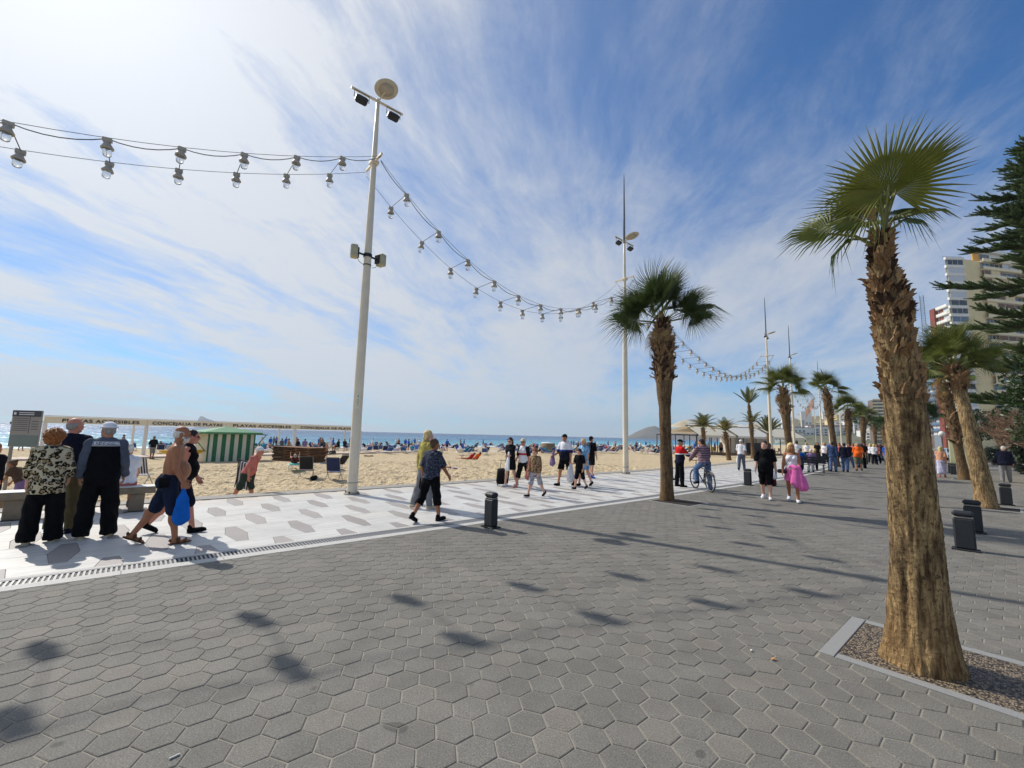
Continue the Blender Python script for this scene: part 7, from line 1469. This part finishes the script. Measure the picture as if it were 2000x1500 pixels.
# ================================================================ things on the beach
mat('hutgreen', srgb(44, 112, 72), .6, .12, 3); mat('hutwhite', srgb(222, 214, 190), .7, .06, 3); mat('roofgreen', srgb(88, 142, 100), .7, .12, 2); mat('pallet', srgb(142, 104, 70), .9, .25, 4, .4, 40, col2=srgb(96, 68, 46)); mat('signcream', srgb(232, 220, 192), .7, .05, 2); mat('signtext', srgb(46, 38, 34), .6, 0); mat('framewhite', srgb(226, 222, 212), .6, .05, 2)
mat('boardwalk', srgb(206, 186, 168), .85, .1, 1.5); mat('boardgrey', srgb(150, 146, 140), .6, .06, 4); mat('boarddark', srgb(58, 62, 70), .5, .05); mat('boardgreen', srgb(112, 126, 122), .6, .06, 3); mat('kayak', srgb(232, 176, 30), .4, .08, 3); mat('tubewhite', srgb(228, 228, 226), .4, .03)
mat('mat_blue', srgb(52, 92, 162), .8, .12, 4); mat('mat_white', srgb(222, 224, 228), .8, .06, 4); mat('mat_navy', srgb(34, 48, 92), .8, .12, 4); mat('mat_teal', srgb(60, 170, 160), .8, .1, 4); mat('mat_black', srgb(30, 30, 36), .8, .1, 4); mat('parasol_blue', srgb(54, 104, 178), .8, .08, 3, trans=.2); mat('wicker', srgb(128, 112, 84), .9, .2, 14)
mat_ground('chairstripe', m_stripes(srgb(34, 38, 62), srgb(206, 206, 214), 12, 0, .55))
def text_mesh(body, size, m, ext=.012):
    c = bpy.data.curves.new('lettering', 'FONT'); c.body = body; c.size = size; c.extrude = ext; c.align_x = 'LEFT'; c.offset = size*.022; c.space_character = 1.12
    o = bpy.data.objects.new('lettering', c); COL.objects.link(o); dg = bpy.context.evaluated_depsgraph_get(); me = bpy.data.meshes.new_from_object(o.evaluated_get(dg)); bpy.data.objects.remove(o); me.materials.clear(); me.materials.append(m); return me
def beach_sign():
    A = on_sand(279, 892); B = on_sand(702, 884); u = Vector((B.x-A.x, B.y-A.y, 0)).normalized(); n = Vector((u.y, -u.x, 0)); 
    if n.dot(-A) < 0: n = -n
    Lr = (B-A).xy.length
    def zat(px, py, s):  # height of a view point on the sign plane at run s
        p = A+u*s; d = (p-Vector((0, 0, CAM_H))).dot(CAM_F); return img(px, py, d).z
    def run(px):  # run where the sign plane crosses the view column px near the horizon
        d = CAM_F*F_PX+CAM_R*(px-1000)+CAM_U*(750-830); k = n.dot(A-Vector((0, 0, CAM_H)))/n.dot(d); p = Vector((0, 0, CAM_H))+d*k; return (p-A).dot(u), p.z
    s0 = run(84)[0]; ztop = A.z+(zat(279, 819, 0)-A.z); zb = ztop-.52
    t = thing('beach_sign_frame', 'long white frame with cream boards reading PLAYAS ACCESIBLES and CONCEJALIA DE PLAYAS', 'sign', (0, 0, 0))
    R = basis(u, Vector((0, 0, 1)), n)
    words = (('PLAYAS ACCESIBLES', 120, 271), ('CONCEJALIA DE PLAYAS', 297, 434), ('PLAYAS ACCESIBLES', 455, 568), ('CONCEJALIA DE PLAYAS', 587, 690)); cuts_ = [s0, 0, run(442)[0], run(577)[0], Lr]
    for i in range(4):
        a, b = cuts_[i]+.01, cuts_[i+1]-.01; bd = MB(); c0 = A+u*((a+b)/2); bd.box((c0.x, c0.y, (ztop+zb)/2), (b-a, .48, .10), R); bo = bd.build('sign_board', MATS['signcream'], t)
        bd = MB(); bd.box((c0.x, c0.y, ztop+.035), (b-a, .05, .30), R); bd.build('top_rail', MATS['framewhite'], bo)
        w, p0, p1 = words[i]; r0, r1 = run(p0)[0], run(p1)[0]; me = text_mesh(w, .34, MATS['signtext']); xs = [v.co.x for v in me.vertices]; sc = (r1-r0)/(max(xs)-min(xs)); lo = min(xs)
        lt = link('lettering', me, bo); q = A+u*r0+n*.065; M4 = R.to_4x4(); M4.translation = (q.x, q.y, zb+.12); lt.matrix_local = M4 @ Matrix.Diagonal((sc, 1.0, 1, 1)) @ Matrix.Translation((-lo, 0, 0))
    for s in (s0+.1, 0, run(442)[0], run(577)[0], Lr):
        for d, w in ((0, .22), (3.2, .14)):
            p = A+u*s-n*d; m_ = MB(); m_.box((p.x, p.y, (zb+A.z-.3)/2), (w, (zb-A.z+.3), w), R); m_.build('post', MATS['framewhite'], t)
    for s in (s0+.1, 0, run(442)[0], run(577)[0], Lr): p = A+u*s-n*1.6; m_ = MB(); m_.box((p.x, p.y, zb+.05), (.1, .1, 3.2), R); m_.build('cross_rail', MATS['framewhite'], t)
    a, b = s0, Lr; p = A+u*(a+b)/2-n*3.2; m_ = MB(); m_.box((p.x, p.y, zb+.12), (b-a, .14, .12), R); m_.build('rear_rail', MATS['framewhite'], t)
    # boardwalk in front of the frame
    bw = thing('boardwalk', 'pale plank boardwalk laid on the sand under the sign frame', 'boardwalk', (0, 0, 0)); k = 0; s = s0-2
    while s < Lr+8:
        p = A+u*(s+.45)+n*1.2; z = sand_z(p.x, p.y)+.07; m_ = MB(); m_.box((p.x, p.y, z), (.88, .10, 2.6), basis(u, Vector((0, 0, 1)), n)); m_.build('plank', MATS['boardwalk'], bw); s += .9
    return A, u, n
SG = beach_sign()
def hut():
    FL = on_sand(403, 902); FR = on_sand(493, 899.5); u = Vector((FR.x-FL.x, FR.y-FL.y, 0)); w = u.length; u.normalize(); n = Vector((u.y, -u.x, 0)); n = n if n.dot(-FL) > 0 else -n; dz = FL.z-.05
    t = thing('beach_hut', 'green and white striped beach hut with a low green canopy roof', 'hut', (0, 0, 0)); R = basis(u, n, Vector((0, 0, 1))); h = 2.12; dp = 2.4
    def P(s, d, z): q = FL+u*s-n*d; return Vector((q.x, q.y, dz+z))
    k = 11; pw = w/k
    for i in range(k): m_ = MB(); c = P(pw*(i+.5), 0, h/2); m_.box(c, (pw*.97, .05, h), R); m_.build('plank', MATS['hutwhite' if i % 2 == 0 else 'hutgreen'], t)
    for s in (0, w): m_ = MB(); c = P(s, dp/2, h/2); m_.box(c, (.05, dp, h), R); m_.build('side_wall', MATS['hutwhite'], t)
    m_ = MB(); c = P(w/2, dp, h/2); m_.box(c, (w, .05, h), R); m_.build('back_wall', MATS['hutwhite'], t)
    o = .40; e = [P(-o, -o, h+.02), P(w+o, -o, h+.02), P(w+o, dp+o, h+.02), P(-o, dp+o, h+.02)]; ap = P(w/2, dp/2, h+.44)
    e2 = [q+Vector((0, 0, -.14)) for q in e]
    m_ = MB(); m_.add(e+[ap], [(0, 1, 4), (1, 2, 4), (2, 3, 4), (3, 0, 4)]); m_.add(e+e2, [(0, 4, 5, 1), (1, 5, 6, 2), (2, 6, 7, 3), (3, 7, 4, 0)]); m_.build('roof', MATS['roofgreen'], t)
    m_ = MB(); m_.add(e2, [(0, 1, 2, 3)]); m_.build('soffit', MATS['hutgreen'], t)
    for sgn, s in ((-1, 0), (1, w)):      # side flaps propped up on struts
        m_ = MB(); a, b = P(s+sgn*.03, .2, h-.05), P(s+sgn*.03, dp-.2, h-.05); c, d_ = P(s+sgn*1.05, dp-.2, h-.18), P(s+sgn*1.05, .2, h-.18); m_.add([a, b, c, d_]+[q+Vector((0, 0, .05)) for q in (a, b, c, d_)], [(0, 1, 2, 3), (7, 6, 5, 4), (0, 4, 5, 1), (1, 5, 6, 2), (2, 6, 7, 3), (3, 7, 4, 0)]); f = m_.build('flap', MATS['hutgreen'], t)
        for dd in (.3, dp-.3): m_ = MB(); m_.tube([P(s+sgn*.03, dd, .75), P(s+sgn*.95, dd, h-.18)], .03, 6); m_.build('strut', MATS['hutgreen'], f)
    for s in (0, w): m_ = MB(); c = P(s, -.01, h/2); m_.box(c, (.09, .09, h), R); m_.build('corner_post', MATS['hutgreen'], t)
    m_ = MB(); c = P(w/2, dp/2, -.02); m_.box(c, (w+.5, dp+.5, .12), R); m_.build('plinth', MATS['pallet'], t)
    # yellow kayak by the hut
    S_ = SDF(); S_.cap((0, -1.1, .2), (0, 1.1, .2), .22, .20, ((0, 0, 1), .6)); S_.cap((0, -1.1, .2), (0, -1.7, .34), .2, .04); S_.cap((0, 1.1, .2), (0, 1.7, .34), .2, .04); q = P(-1.25, .6, .55); M4 = Matrix.Translation(q) @ RZ(math.atan2(u.y, u.x)+.2).to_4x4(); sdf_obj(S_, .05, .06, 'kayak', MATS['kayak'], 'yellow kayak resting beside the striped hut', 'kayak', M4 @ Matrix.Rotation(1.45, 4, 'Z') @ Matrix.Scale(.8, 4))
    m_ = MB(); 
    tr = thing('kayak_stand', 'dark trestle under the yellow kayak', 'stand', q+Vector((0, 0, -.55)))
    for s in (-.6, .6): m_ = MB(); m_.box((s, 0, .3), (.06, .5, .62)); m_.build('leg', MATS['pallet'], tr)
hut()
def pallets():
    L_ = on_sand(528, 899); R_ = on_sand(605, 903.5); u = Vector((R_.x-L_.x, R_.y-L_.y, 0)); w = u.length; u.normalize(); n = Vector((u.y, -u.x, 0)); n = n if n.dot(-L_) > 0 else -n; R = basis(u, n, Vector((0, 0, 1)))
    t = thing('plank_stack', 'stack of weathered wooden boardwalk panels beside the hut', 'stack', (0, 0, 0), 0); z0 = L_.z; rr = random.Random(3); H = zt = img(565, 872, (L_-Vector((0, 0, CAM_H))).dot(CAM_F)).z-z0; k = 9; lh = H/k
    for i in range(k):
        j = rr.uniform(-.12, .12); c = L_+u*(w/2+j)-n*(.8+rr.uniform(-.06, .06)); zz = z0+lh*(i+.75); m_ = MB(); m_.box((c.x, c.y, zz), (w*rr.uniform(.93, 1.0), 1.6, lh*.42), R); po = m_.build('panel', MATS['pallet'], t)
        for q in range(4): c2 = L_+u*(w*(.06+.29*q)+j)-n*.8; m_ = MB(); m_.box((c2.x, c2.y, zz-lh*.47), (.10, 1.55, lh*.5), R); m_.build('batten', MATS['pallet'], po)
pallets()
# ---- loungers
def lounger_meshes(m, back=.7):
    fr = MB(); Lg, Wd = 1.9, .62
    for x in (-Wd/2, Wd/2): fr.tube([(x, 0, .34), (x, -1.25, .34)], .018, 6); fr.tube([(x, -.12, .34), (x, -.12, 0)], .016, 6); fr.tube([(x, -1.1, .34), (x, -1.1, 0)], .016, 6); fr.tube([(x, -1.25, .34), (x, -1.25-.70*math.cos(back), .34+.70*math.sin(back))], .018, 6)
    fr.tube([(-Wd/2, 0, .34), (Wd/2, 0, .34)], .018, 6); fr.tube([(-Wd/2, -1.25-.70*math.cos(back), .34+.70*math.sin(back)), (Wd/2, -1.25-.70*math.cos(back), .34+.70*math.sin(back))], .018, 6)
    s_ = MB(); s_.box((0, -.62, .37), (Wd-.03, 1.22, .045), bev=.015); b_ = MB(); b_.box((0, -1.25-.36*math.cos(back), .37+.36*math.sin(back)), (Wd-.03, .72, .045), RX(-back), bev=.015)
    return fr.mesh('frame', [MATS['tubewhite']]), s_.mesh('seat_pad', [MATS[m]]), b_.mesh('back_pad', [MATS[m]])
LM = {k: lounger_meshes(k, b) for k, b in (('mat_blue', .75), ('mat_white', .6), ('mat_navy', .9), ('mat_teal', .1), ('mat_black', .9))}
def lounger(p, rz, kind, label, group=None, back=None):
    t = thing('sun_lounger', label, 'sun lounger', p, rz, group); f, s_, b_ = LM[kind]; link('frame', f, t); link('seat_pad', s_, t); link('back_pad', b_, t); return t
def chair_low(p, rz, kind, label):
    t = thing('beach_chair', label, 'beach chair', p, rz, 'low folding beach chairs on the sand'); m_ = MB()
    for x in (-.28, .28): m_.tube([(x, .35, 0), (x, -.15, .42), (x, -.42, 1.0)], .014, 6); m_.tube([(x, -.40, 0), (x, .05, .36), (x, .40, .36)], .014, 6); m_.tube([(x, -.2, .56), (x, .34, .56)], .012, 6)
    m_.tube([(-.28, -.42, 1.0), (.28, -.42, 1.0)], .014, 6); m_.tube([(-.28, .40, .36), (.28, .40, .36)], .014, 6); m_.build('frame', MATS['steelband'], t); s_ = MB(); s_.box((0, .12, .355), (.53, .56, .02), bev=.006); s_.build('seat', MATS[kind], t); b_ = MB(); b_.box((0, -.29, .72), (.53, .03, .66), RX(.42), bev=.008); b_.build('backrest', MATS[kind], t); return t
# near deck chairs between the hut and the loudspeaker mast
p = on_sand(575, 918); lounger(p, 1.35, 'mat_teal', 'flat teal sun lounger with a sunbather next to the dark chair')
p = on_sand(598, 934); chair_low(p, 1.15, 'mat_black', 'black-backed beach chair standing on the sand in front of the plank stack')
p = on_sand(632, 917); lounger(p, 2.0, 'mat_black', 'black sun lounger with raised back beyond the beach chairs')
p = on_sand(652, 938); chair_low(p, 1.0, 'mat_navy', 'navy blue beach chair beside the loudspeaker mast')
p = on_sand(272, 946); chair_low(p+Vector((0, 0, 0)), 1.2, 'chairstripe', 'navy and white striped beach chair behind the stone bench')
p = on_sand(612, 938); S_ = SDF(); S_.ell((0, 0, .09), (.20, .14, .10)); S_.cap((-.1, 0, .1), (.12, .05, .16), .07); sdf_obj(S_, .02, .04, 'beach_bag', C_('black'), 'black beach bag slumped on the sand by the chairs', 'bag', Matrix.Translation(p))
def lying(label, p, rz, tw=.35, prone=False, group=None, **k):
    kw = dict(H=1.7, legs=((.12, .25), (.05, .1)), arms=((.1, .25, .3), (.1, .2, .2)), lean=tw, zfix=0, res=.024, shoes=None); kw.update(k); i = person(label, p, rz, group=group, **kw); i['t'].rotation_euler = (math.radians(90 if not prone else -90), 0, rz); return i
p = on_sand(573, 916); u_ = Vector((math.sin(-1.35), math.cos(-1.35), 0))
i_ = lying('sunbather with grey hair lying on the teal lounger reading', p+u_*0.0+Vector((0, 0, .50)), 1.35, .5, fem=True, skin_='tan', hair=('short', 'grey'), bottom=('brief', 'burgundy'), top=('none', 'burgundy', .18, .014), arms=((.5, .2, .9), (.5, .2, .9)))
# walker with a folded chair
i_ = person('stooping man in a salmon tee and white cap carrying a striped folding chair', (-14.15, 2.42, sand_z(-14.15)), -.6, 1.66, False, 1.05, .2, 'ruddy', ('short', 'white'), hat=('cap', 'white'), top=('half', 'salmon', -.02, .02), bottom=('long_shorts', 'darkgreen'), shoes=('sneaker', 'brown'), legs=((-.3, .3), (.25, .1)), arms=((.2, .15, .3), (-.35, .2, .1)), lean=.42, res=.016, hands=('relaxed', 'grip'))
def folded_chair(info):
    M4 = TM(info); w = M4 @ Vector(info['J']['wri', 1]); t = thing('folded_chair', 'folded navy striped beach chair carried by the stooping man', 'beach chair', w+Vector((0, 0, -.05)), .6); b_ = MB(); b_.box((0, 0, -.12), (.50, .05, .78), bev=.01); b_.build('fabric', MATS['chairstripe'], t); m_ = MB()
    for x in (-.27, .27): m_.tube([(x, -.04, .34), (x, .03, -.56)], .014, 6); m_.tube([(x, .05, .30), (x, -.04, -.52)], .014, 6)
    m_.tube([(-.27, -.04, .34), (.27, -.04, .34)], .014, 6); m_.build('frame', MATS['blackmetal'], t); t.rotation_euler = (.25, .25, .75)
folded_chair(i_)
# man by the sign, waders, scooter rider
p = on_sand(296, 897); person('standing man in a black top and grey shorts beside the sign post', p, -1.2, 1.72, False, 1.1, 0, 'brown', ('short', 'dark'), top=('half', 'black', -.02, .02), bottom=('long_shorts', 'grey'), legs=((.1, .05), (-.1, .1)), res=.026)
for lab, px, py, bm in (('wader in dark trunks standing at the water edge', 40, 880, 'black'), ('second wader in black beside the one in red', 60, 881, 'navy'), ('wader in red trunks at the water edge', 66, 882, 'red'), ('bather in black under the sign frame', 238, 880, 'black')):
    p = on_sand(px, py); person(lab, p, random.uniform(0, 6), 1.74, False, 1.0, 0, 'brown', ('short', 'dark'), bottom=('shorts', bm), shoes=None, legs=((.1, .05), (-.1, .1)), res=.034)
def scooter(p, rz):
    t = thing('mobility_scooter', 'black mobility scooter parked at the edge of the boardwalk', 'scooter', p, rz); MB().box((0, 0, .22), (.5, 1.0, .10), bev=.03).build('deck', MATS['blackmetal'], t); MB().box((0, -.35, .62), (.5, .45, .10), bev=.03).build('seat', MATS['blackmetal'], t); MB().box((0, -.58, .95), (.46, .08, .6), RX(.12), bev=.03).build('backrest', MATS['blackmetal'], t); m_ = MB(); m_.tube([(0, .5, .25), (0, .36, .95)], .04, 8); m_.tube([(-.25, .33, .97), (.25, .33, .97)], .02, 6); m_.build('tiller', MATS['blackmetal'], t); m_ = MB(); m_.tube([(0, -.35, .2), (0, -.35, .6)], .05, 8); m_.build('seat_post', MATS['blackmetal'], t)
    for x in (-.27, .27):
        for y in (-.45, .5): w = MB(); w.lathe([(.19, -.05), (.19, .05)], 14, (x, y, .19), R=RY(1.57)); wo = w.build('wheel', MATS['blackmetal'], t); w = MB(); w.lathe([(.10, -.055), (.10, .055)], 10, (x, y, .19), R=RY(1.57)); w.build('rim', MATS['steelband'], wo)
p = on_sand(641, 888); scooter(p+Vector((0, 0, .06)), -.9)
p = on_sand(637, 896); sitter('shirtless man with white hair in a yellow cap sitting by the scooter', p, 2.5, H=1.7, g=1.1, skin_='tan', hair=('short', 'white'), hat=('cap', 'mustard'), bottom=('shorts', 'burgundy'), shoes=None, zfix=-.30, res=.03)
for lab, px, py, tm in (('person in a navy tee sitting on the edge of the boardwalk', 580, 886, 'navy'), ('shirtless tanned man sitting beside the one in navy', 562, 885, None), ('woman in lilac sitting by the sign post', 594, 886, 'lilac'), ('person in grey sitting behind the plank stack', 549, 884, 'slate'), ('person in black resting beyond the boardwalk', 660, 884, 'black'), ('person in dark blue resting at the end of the boardwalk', 672, 883, 'navy')):
    p = on_sand(px, py); sitter(lab, p+Vector((0, 0, .1)), random.uniform(-.5, 3), H=1.75, g=1.15, skin_='bronze', hair=('short', 'dark'), top=('half', tm, -.02, .02) if tm else None, bottom=('shorts', 'black'), shoes=None, zfix=-.25, res=.034)
# sunbathers on the open sand
p = on_sand(880, 916); lying('sunbather in dark swimwear lying face down on the open sand', p+Vector((0, 0, .12)), 2.2, .0, True, fem=True, skin_='bronze', hair=('bun', 'dark'), bottom=('brief', 'black'), top=('none', 'black', .30, .01), arms=((2.6, .3, .6), (2.6, .3, .6)))
p = on_sand(902, 897); lying('sunbather in a bright red top propped up on the sand', p+Vector((0, 0, .12)), 1.9, .75, fem=True, skin_='bronze', hair=('short', 'dark'), bottom=('brief', 'black'), top=('short', 'red', -.05, .03)); p = on_sand(918, 896); lying('second sunbather in orange beside the one in red', p+Vector((0, 0, .12)), 1.7, .8, skin_='bronze', hair=('short', 'dark'), bottom=('shorts', 'orange'), top=('short', 'orange', .0, .03))
p = on_sand(862, 892); sitter('child with dark hair sitting on the sand behind the woman in floral tee', p, 1.2, H=1.5, g=1, skin_='tan', hair=('short', 'dark'), top=('half', 'cream', -.02, .02), bottom=('shorts', 'grey'), shoes=None, zfix=-.45, res=.03)
def towel(px, py, m, rz, label): p = on_sand(px, py); o = MB(); V = []; F = []; n = 10; 
def beach_towel(px, py, m, rz, label):
    p = on_sand(px, py); V = [(x*.45, y*.95, .035+.02*math.sin(x*9+y*5)) for y in np.linspace(-1, 1, 9) for x in np.linspace(-1, 1, 5)]; V += [(a, b, c-.012) for a, b, c in V]; F = [(j*5+i, j*5+i+1, j*5+i+6, j*5+i+5) for j in range(8) for i in range(4)]; F += [tuple(q+45 for q in f[::-1]) for f in F]; o = link('beach_towel', newmesh('beach_towel', V, F, [C_(m)], True), None, p, (0, 0, rz)); tag(o, label, 'towel')
beach_towel(884, 914.5, 'lilac', 2.2, 'lilac towel under the sunbather in dark swimwear'); beach_towel(908, 896, 'salmon', 1.8, 'salmon towel under the two sunbathers in red and orange'); beach_towel(720, 891, 'brown', 1.2, 'brown towel spread beside the loudspeaker mast')
# ---- rows of loungers along the water
rr = random.Random(21); kinds = ['mat_blue', 'mat_blue', 'mat_white', 'mat_navy', 'mat_blue', 'mat_white']
LABK = {'mat_blue': 'blue-padded lounger in the long rows by the water', 'mat_white': 'white-padded lounger in the long rows by the water', 'mat_navy': 'navy-padded lounger in the long rows by the water'}
protos = []
for j, (fem, sk, hr, tm, bm) in enumerate(((False, 'tan', 'grey', None, 'navy'), (True, 'ruddy', 'blonde', 'black', 'black'), (False, 'bronze', 'dark', 'navy', 'black'), (True, 'tan', 'dark', 'red', 'red'), (False, 'ruddy', 'white', 'white', 'blue'), (True, 'brown', 'brown', 'teal', 'teal'))):
    protos.append((j, fem, sk, hr, tm, bm))
made = {}
def rester(j, p, rz):
    _, fem, sk, hr, tm, bm = protos[j]; lab = ('bather in navy shorts resting on a lounger by the water', 'blonde bather in black resting on a lounger by the water', 'bather in a navy shirt resting on a lounger by the water', 'bather in red resting on a lounger by the water', 'white-haired bather in a white shirt resting on a lounger by the water', 'bather in teal resting on a lounger by the water')[j]
    if j not in made:
        i = lying(lab, p, rz, .75, False, 'bathers on the rows of loungers', fem=fem, skin_=sk, hair=('short', hr), bottom=('shorts', bm), top=('half', tm, .0, .02) if tm else None, res=.036); made[j] = i['t']
    else: c = copy_tree(made[j], None, None, p); c.rotation_euler = (math.radians(90), 0, rz)
spots = []
for px0, px1, y0, y1, n in ((706, 830, 872, 887, 40), (838, 1000, 871, 889, 46), (985, 1190, 871, 890, 54), (1150, 1215, 872, 887, 28), (1228, 1345, 873, 889, 52), (500, 560, 876, 886, 12), (600, 706, 874, 884, 22), (208, 262, 879, 886, 9), (310, 372, 878, 886, 9)):
    for k in range(n): spots.append((px0+(px1-px0)*(k+rr.random())/n, rr.uniform(y0, y1)))
for k, (px, py) in enumerate(spots):
    p = on_sand(px, py); kd = rr.choice(kinds); rz = rr.uniform(.9, 1.9) if rr.random() < .7 else rr.uniform(-2.2, -1.2); t = lounger(p, rz, kd, LABK[kd], {'mat_blue': 'blue loungers by the water', 'mat_white': 'white loungers by the water', 'mat_navy': 'navy loungers by the water'}[kd])
    if rr.random() < .55: rester(rr.randrange(6), p+Vector((0, 0, .50)), rz)
std = {}
STD = (('bather standing among the loungers in dark trunks', False, 'brown', 'dark', None, 'black'), ('bather standing among the loungers in a blue shirt', False, 'tan', 'dark', 'blue', 'navy'), ('bather standing among the loungers in pale clothes', True, 'tan', 'blonde', 'white', 'cream'))
for k in range(54):
    px = rr.choice((rr.uniform(706, 1000), rr.uniform(980, 1340), rr.uniform(1050, 1340), rr.uniform(505, 700))); p = on_sand(px, rr.uniform(870, 880)); j = rr.randrange(3); lab, fem, sk, hr, tm, bm = STD[j]
    if j not in std: std[j] = person(lab, p, rr.uniform(0, 6), 1.72, fem, 1.05, 0, sk, ('short', hr), top=('half', tm, -.02, .02) if tm else None, bottom=('shorts', bm), shoes=None, legs=((.1, .05), (-.1, .1)), res=.036, group='bathers standing among the loungers')['t']
    else: copy_tree(std[j], None, None, p, rr.uniform(0, 6))
WALK = {}
WK = (('far walker in a white top and dark trousers on the crowded promenade', True, 'tan', 'blonde', 'white', 'navy'), ('far walker in a dark jacket and jeans on the crowded promenade', False, 'tan', 'dark', 'navy', 'jeans'), ('far walker in a blue shirt and grey trousers on the crowded promenade', False, 'ruddy', 'grey', 'blue', 'grey'), ('far walker in a rust red top on the crowded promenade', True, 'tan', 'brown', 'salmon', 'black'), ('far walker in black on the crowded promenade', True, 'tan', 'dark', 'black', 'black'))
for k in range(66):
    y = rr.choice((rr.uniform(38, 70), rr.uniform(45, 120), rr.uniform(60, 160))); x = off(y)+rr.uniform(-9.5, -2.2); p = Vector((x, y, 0)); j = rr.randrange(5); lab, fem, sk, hr, tm, bm = WK[j]; hd = rr.choice((0, PI))+rr.uniform(-.2, .25)
    if j not in WALK: WALK[j] = person(lab, p, hd, 1.70, fem, 1.05, 0, sk, ('bob' if fem else 'short', hr), top=('half' if j != 1 else 'long', tm, -.04, .025), bottom=('trousers', bm), legs=((.2, .05), (-.2, .22)), arms=((-.2, .1, .2), (.2, .1, .3)), res=.03, group='far walkers on the crowded promenade')['t']
    else: copy_tree(WALK[j], None, None, p, hd)
# cafe-goers under the restaurant awning
for k in range(16):
    q = REST(rr.uniform(.5, 20), rr.uniform(-.5, 5), .12); copy_tree(std[rr.randrange(3)], None, 'guest standing under the restaurant awnings', q, rr.uniform(0, 6))['group'] = 'guests at the beach restaurant'
def parasol(px, py, lab):
    p = on_sand(px, py); t = thing('parasol', lab, 'parasol', p, rr.uniform(0, 1), 'blue parasols by the water'); MB().tube([(0, 0, 0), (0, 0, 2.0)], .025, 6).build('pole', MATS['tubewhite'], t); m_ = MB(); n = 8; m_.add([(0, 0, 2.1)]+[(1.05*math.cos(i*PI/4), 1.05*math.sin(i*PI/4), 1.72) for i in range(n)], [(0, 1+i, 1+(i+1) % n) for i in range(n)]); m_.build('canopy', MATS['parasol_blue'], t)
parasol(995, 879, 'blue parasol open behind the dark-haired woman')
def wicker():
    p = on_sand(1070, 885); t = thing('wicker_screen', 'round woven windbreak with a pale lid among the loungers', 'windbreak', p); MB().lathe([(1.0, 0), (1.02, .7), (1.0, 1.35)], 22).build('drum', MATS['wicker'], t, True); MB().lathe([(1.0, 1.36), (.9, 1.5), (.1, 1.58)], 22).build('lid', MATS['mat_white'], t, True)
wicker()
# information board on two posts by the bench
def info_board():
    D = 13.6; a, b, c, d = img(28, 801, D), img(84, 804, D), img(80, 848, D), img(24, 846, D); u = (b-a); u.z = 0; w = u.length; u.normalize(); n = Vector((u.y, -u.x, 0)); n = n if n.dot(-a) > 0 else -n; R = basis(u, Vector((0, 0, 1)), n); zt, zb = a.z, d.z; z0 = sand_z(a.x); lo = img(24, 872, D).z; zb = lo
    t = thing('information_board', 'grey beach information board with a dark heading on two posts', 'sign', (0, 0, 0)); o = a+u*w/2
    def B(s, z, ww, hh, dd, th, m, nm, par): q = a+u*s+n*dd; m_ = MB(); m_.box((q.x, q.y, z), (ww, hh, th), R); return m_.build(nm, MATS[m], par)
    H = zt-zb; bo = B(w/2, (zt+zb)/2, w, H, 0, .05, 'boardgrey', 'panel', t); B(w/2, zt-H*.09, w*.99, H*.16, .03, .012, 'boarddark', 'heading', bo); B(w/2, zb+H*.17, w*.97, H*.30, .03, .010, 'boardgreen', 'map_panel', bo)
    B(w*.10, zt-H*.09, w*.08, H*.07, .039, .004, 'mat_white', 'emblem', bo)
    for k in range(2): B(w*.50, zt-H*(.065+.05*k), w*.52, H*.018, .039, .004, 'mat_white', 'text_line', bo)
    for k in range(7): B(w*.32, zt-H*(.22+.055*k), w*.52, H*.014, .029, .004, 'boarddark', 'text_line', bo)
    for k in range(4): B(w*.82, zt-H*(.30+.07*k), w*.22, H*.016, .029, .004, 'boarddark', 'text_line', bo)
    B(w*.63, zt-H*.40, .012, H*.46, .029, .004, 'boarddark', 'divider', bo)
    for s in (w*.06, w*.94): B(s, (zb+z0)/2-.1, .06, zb-z0+.2, -.03, .06, 'steelband', 'post', t)
info_board()
def arrow_post(px, py, lab):
    p = on_sand(px, py); t = thing('marker_post', lab, 'post', p); MB().tube([(0, 0, 0), (0, 0, 2.3)], .03, 8).build('pole', MATS['steelband'], t); MB().box((0, 0, 2.3), (.16, .36, .10), RZ(.6)).build('plate', MATS['boarddark'], t)
arrow_post(16, 925, 'thin marker post with a dark plate beside the information board')
# ---------------------------------------------------------------- air
def haze():
    M = bpy.data.materials.new('haze'); M.use_nodes = True; nt = M.node_tree; nt.nodes.clear(); o = nt.nodes.new('ShaderNodeOutputMaterial'); v = nt.nodes.new('ShaderNodeVolumePrincipled'); v.inputs['Color'].default_value = (.62, .80, 1, 1); v.inputs['Density'].default_value = HAZE_D; v.inputs['Anisotropy'].default_value = .2; nt.links.new(v.outputs[0], o.inputs['Volume'])
    m_ = MB(); m_.box((-1300, 1700, 80), (4600, 5000, 172)); h = m_.build('haze', M); tag(h, kind='stuff')
HAZE_D = 0.0002
haze()
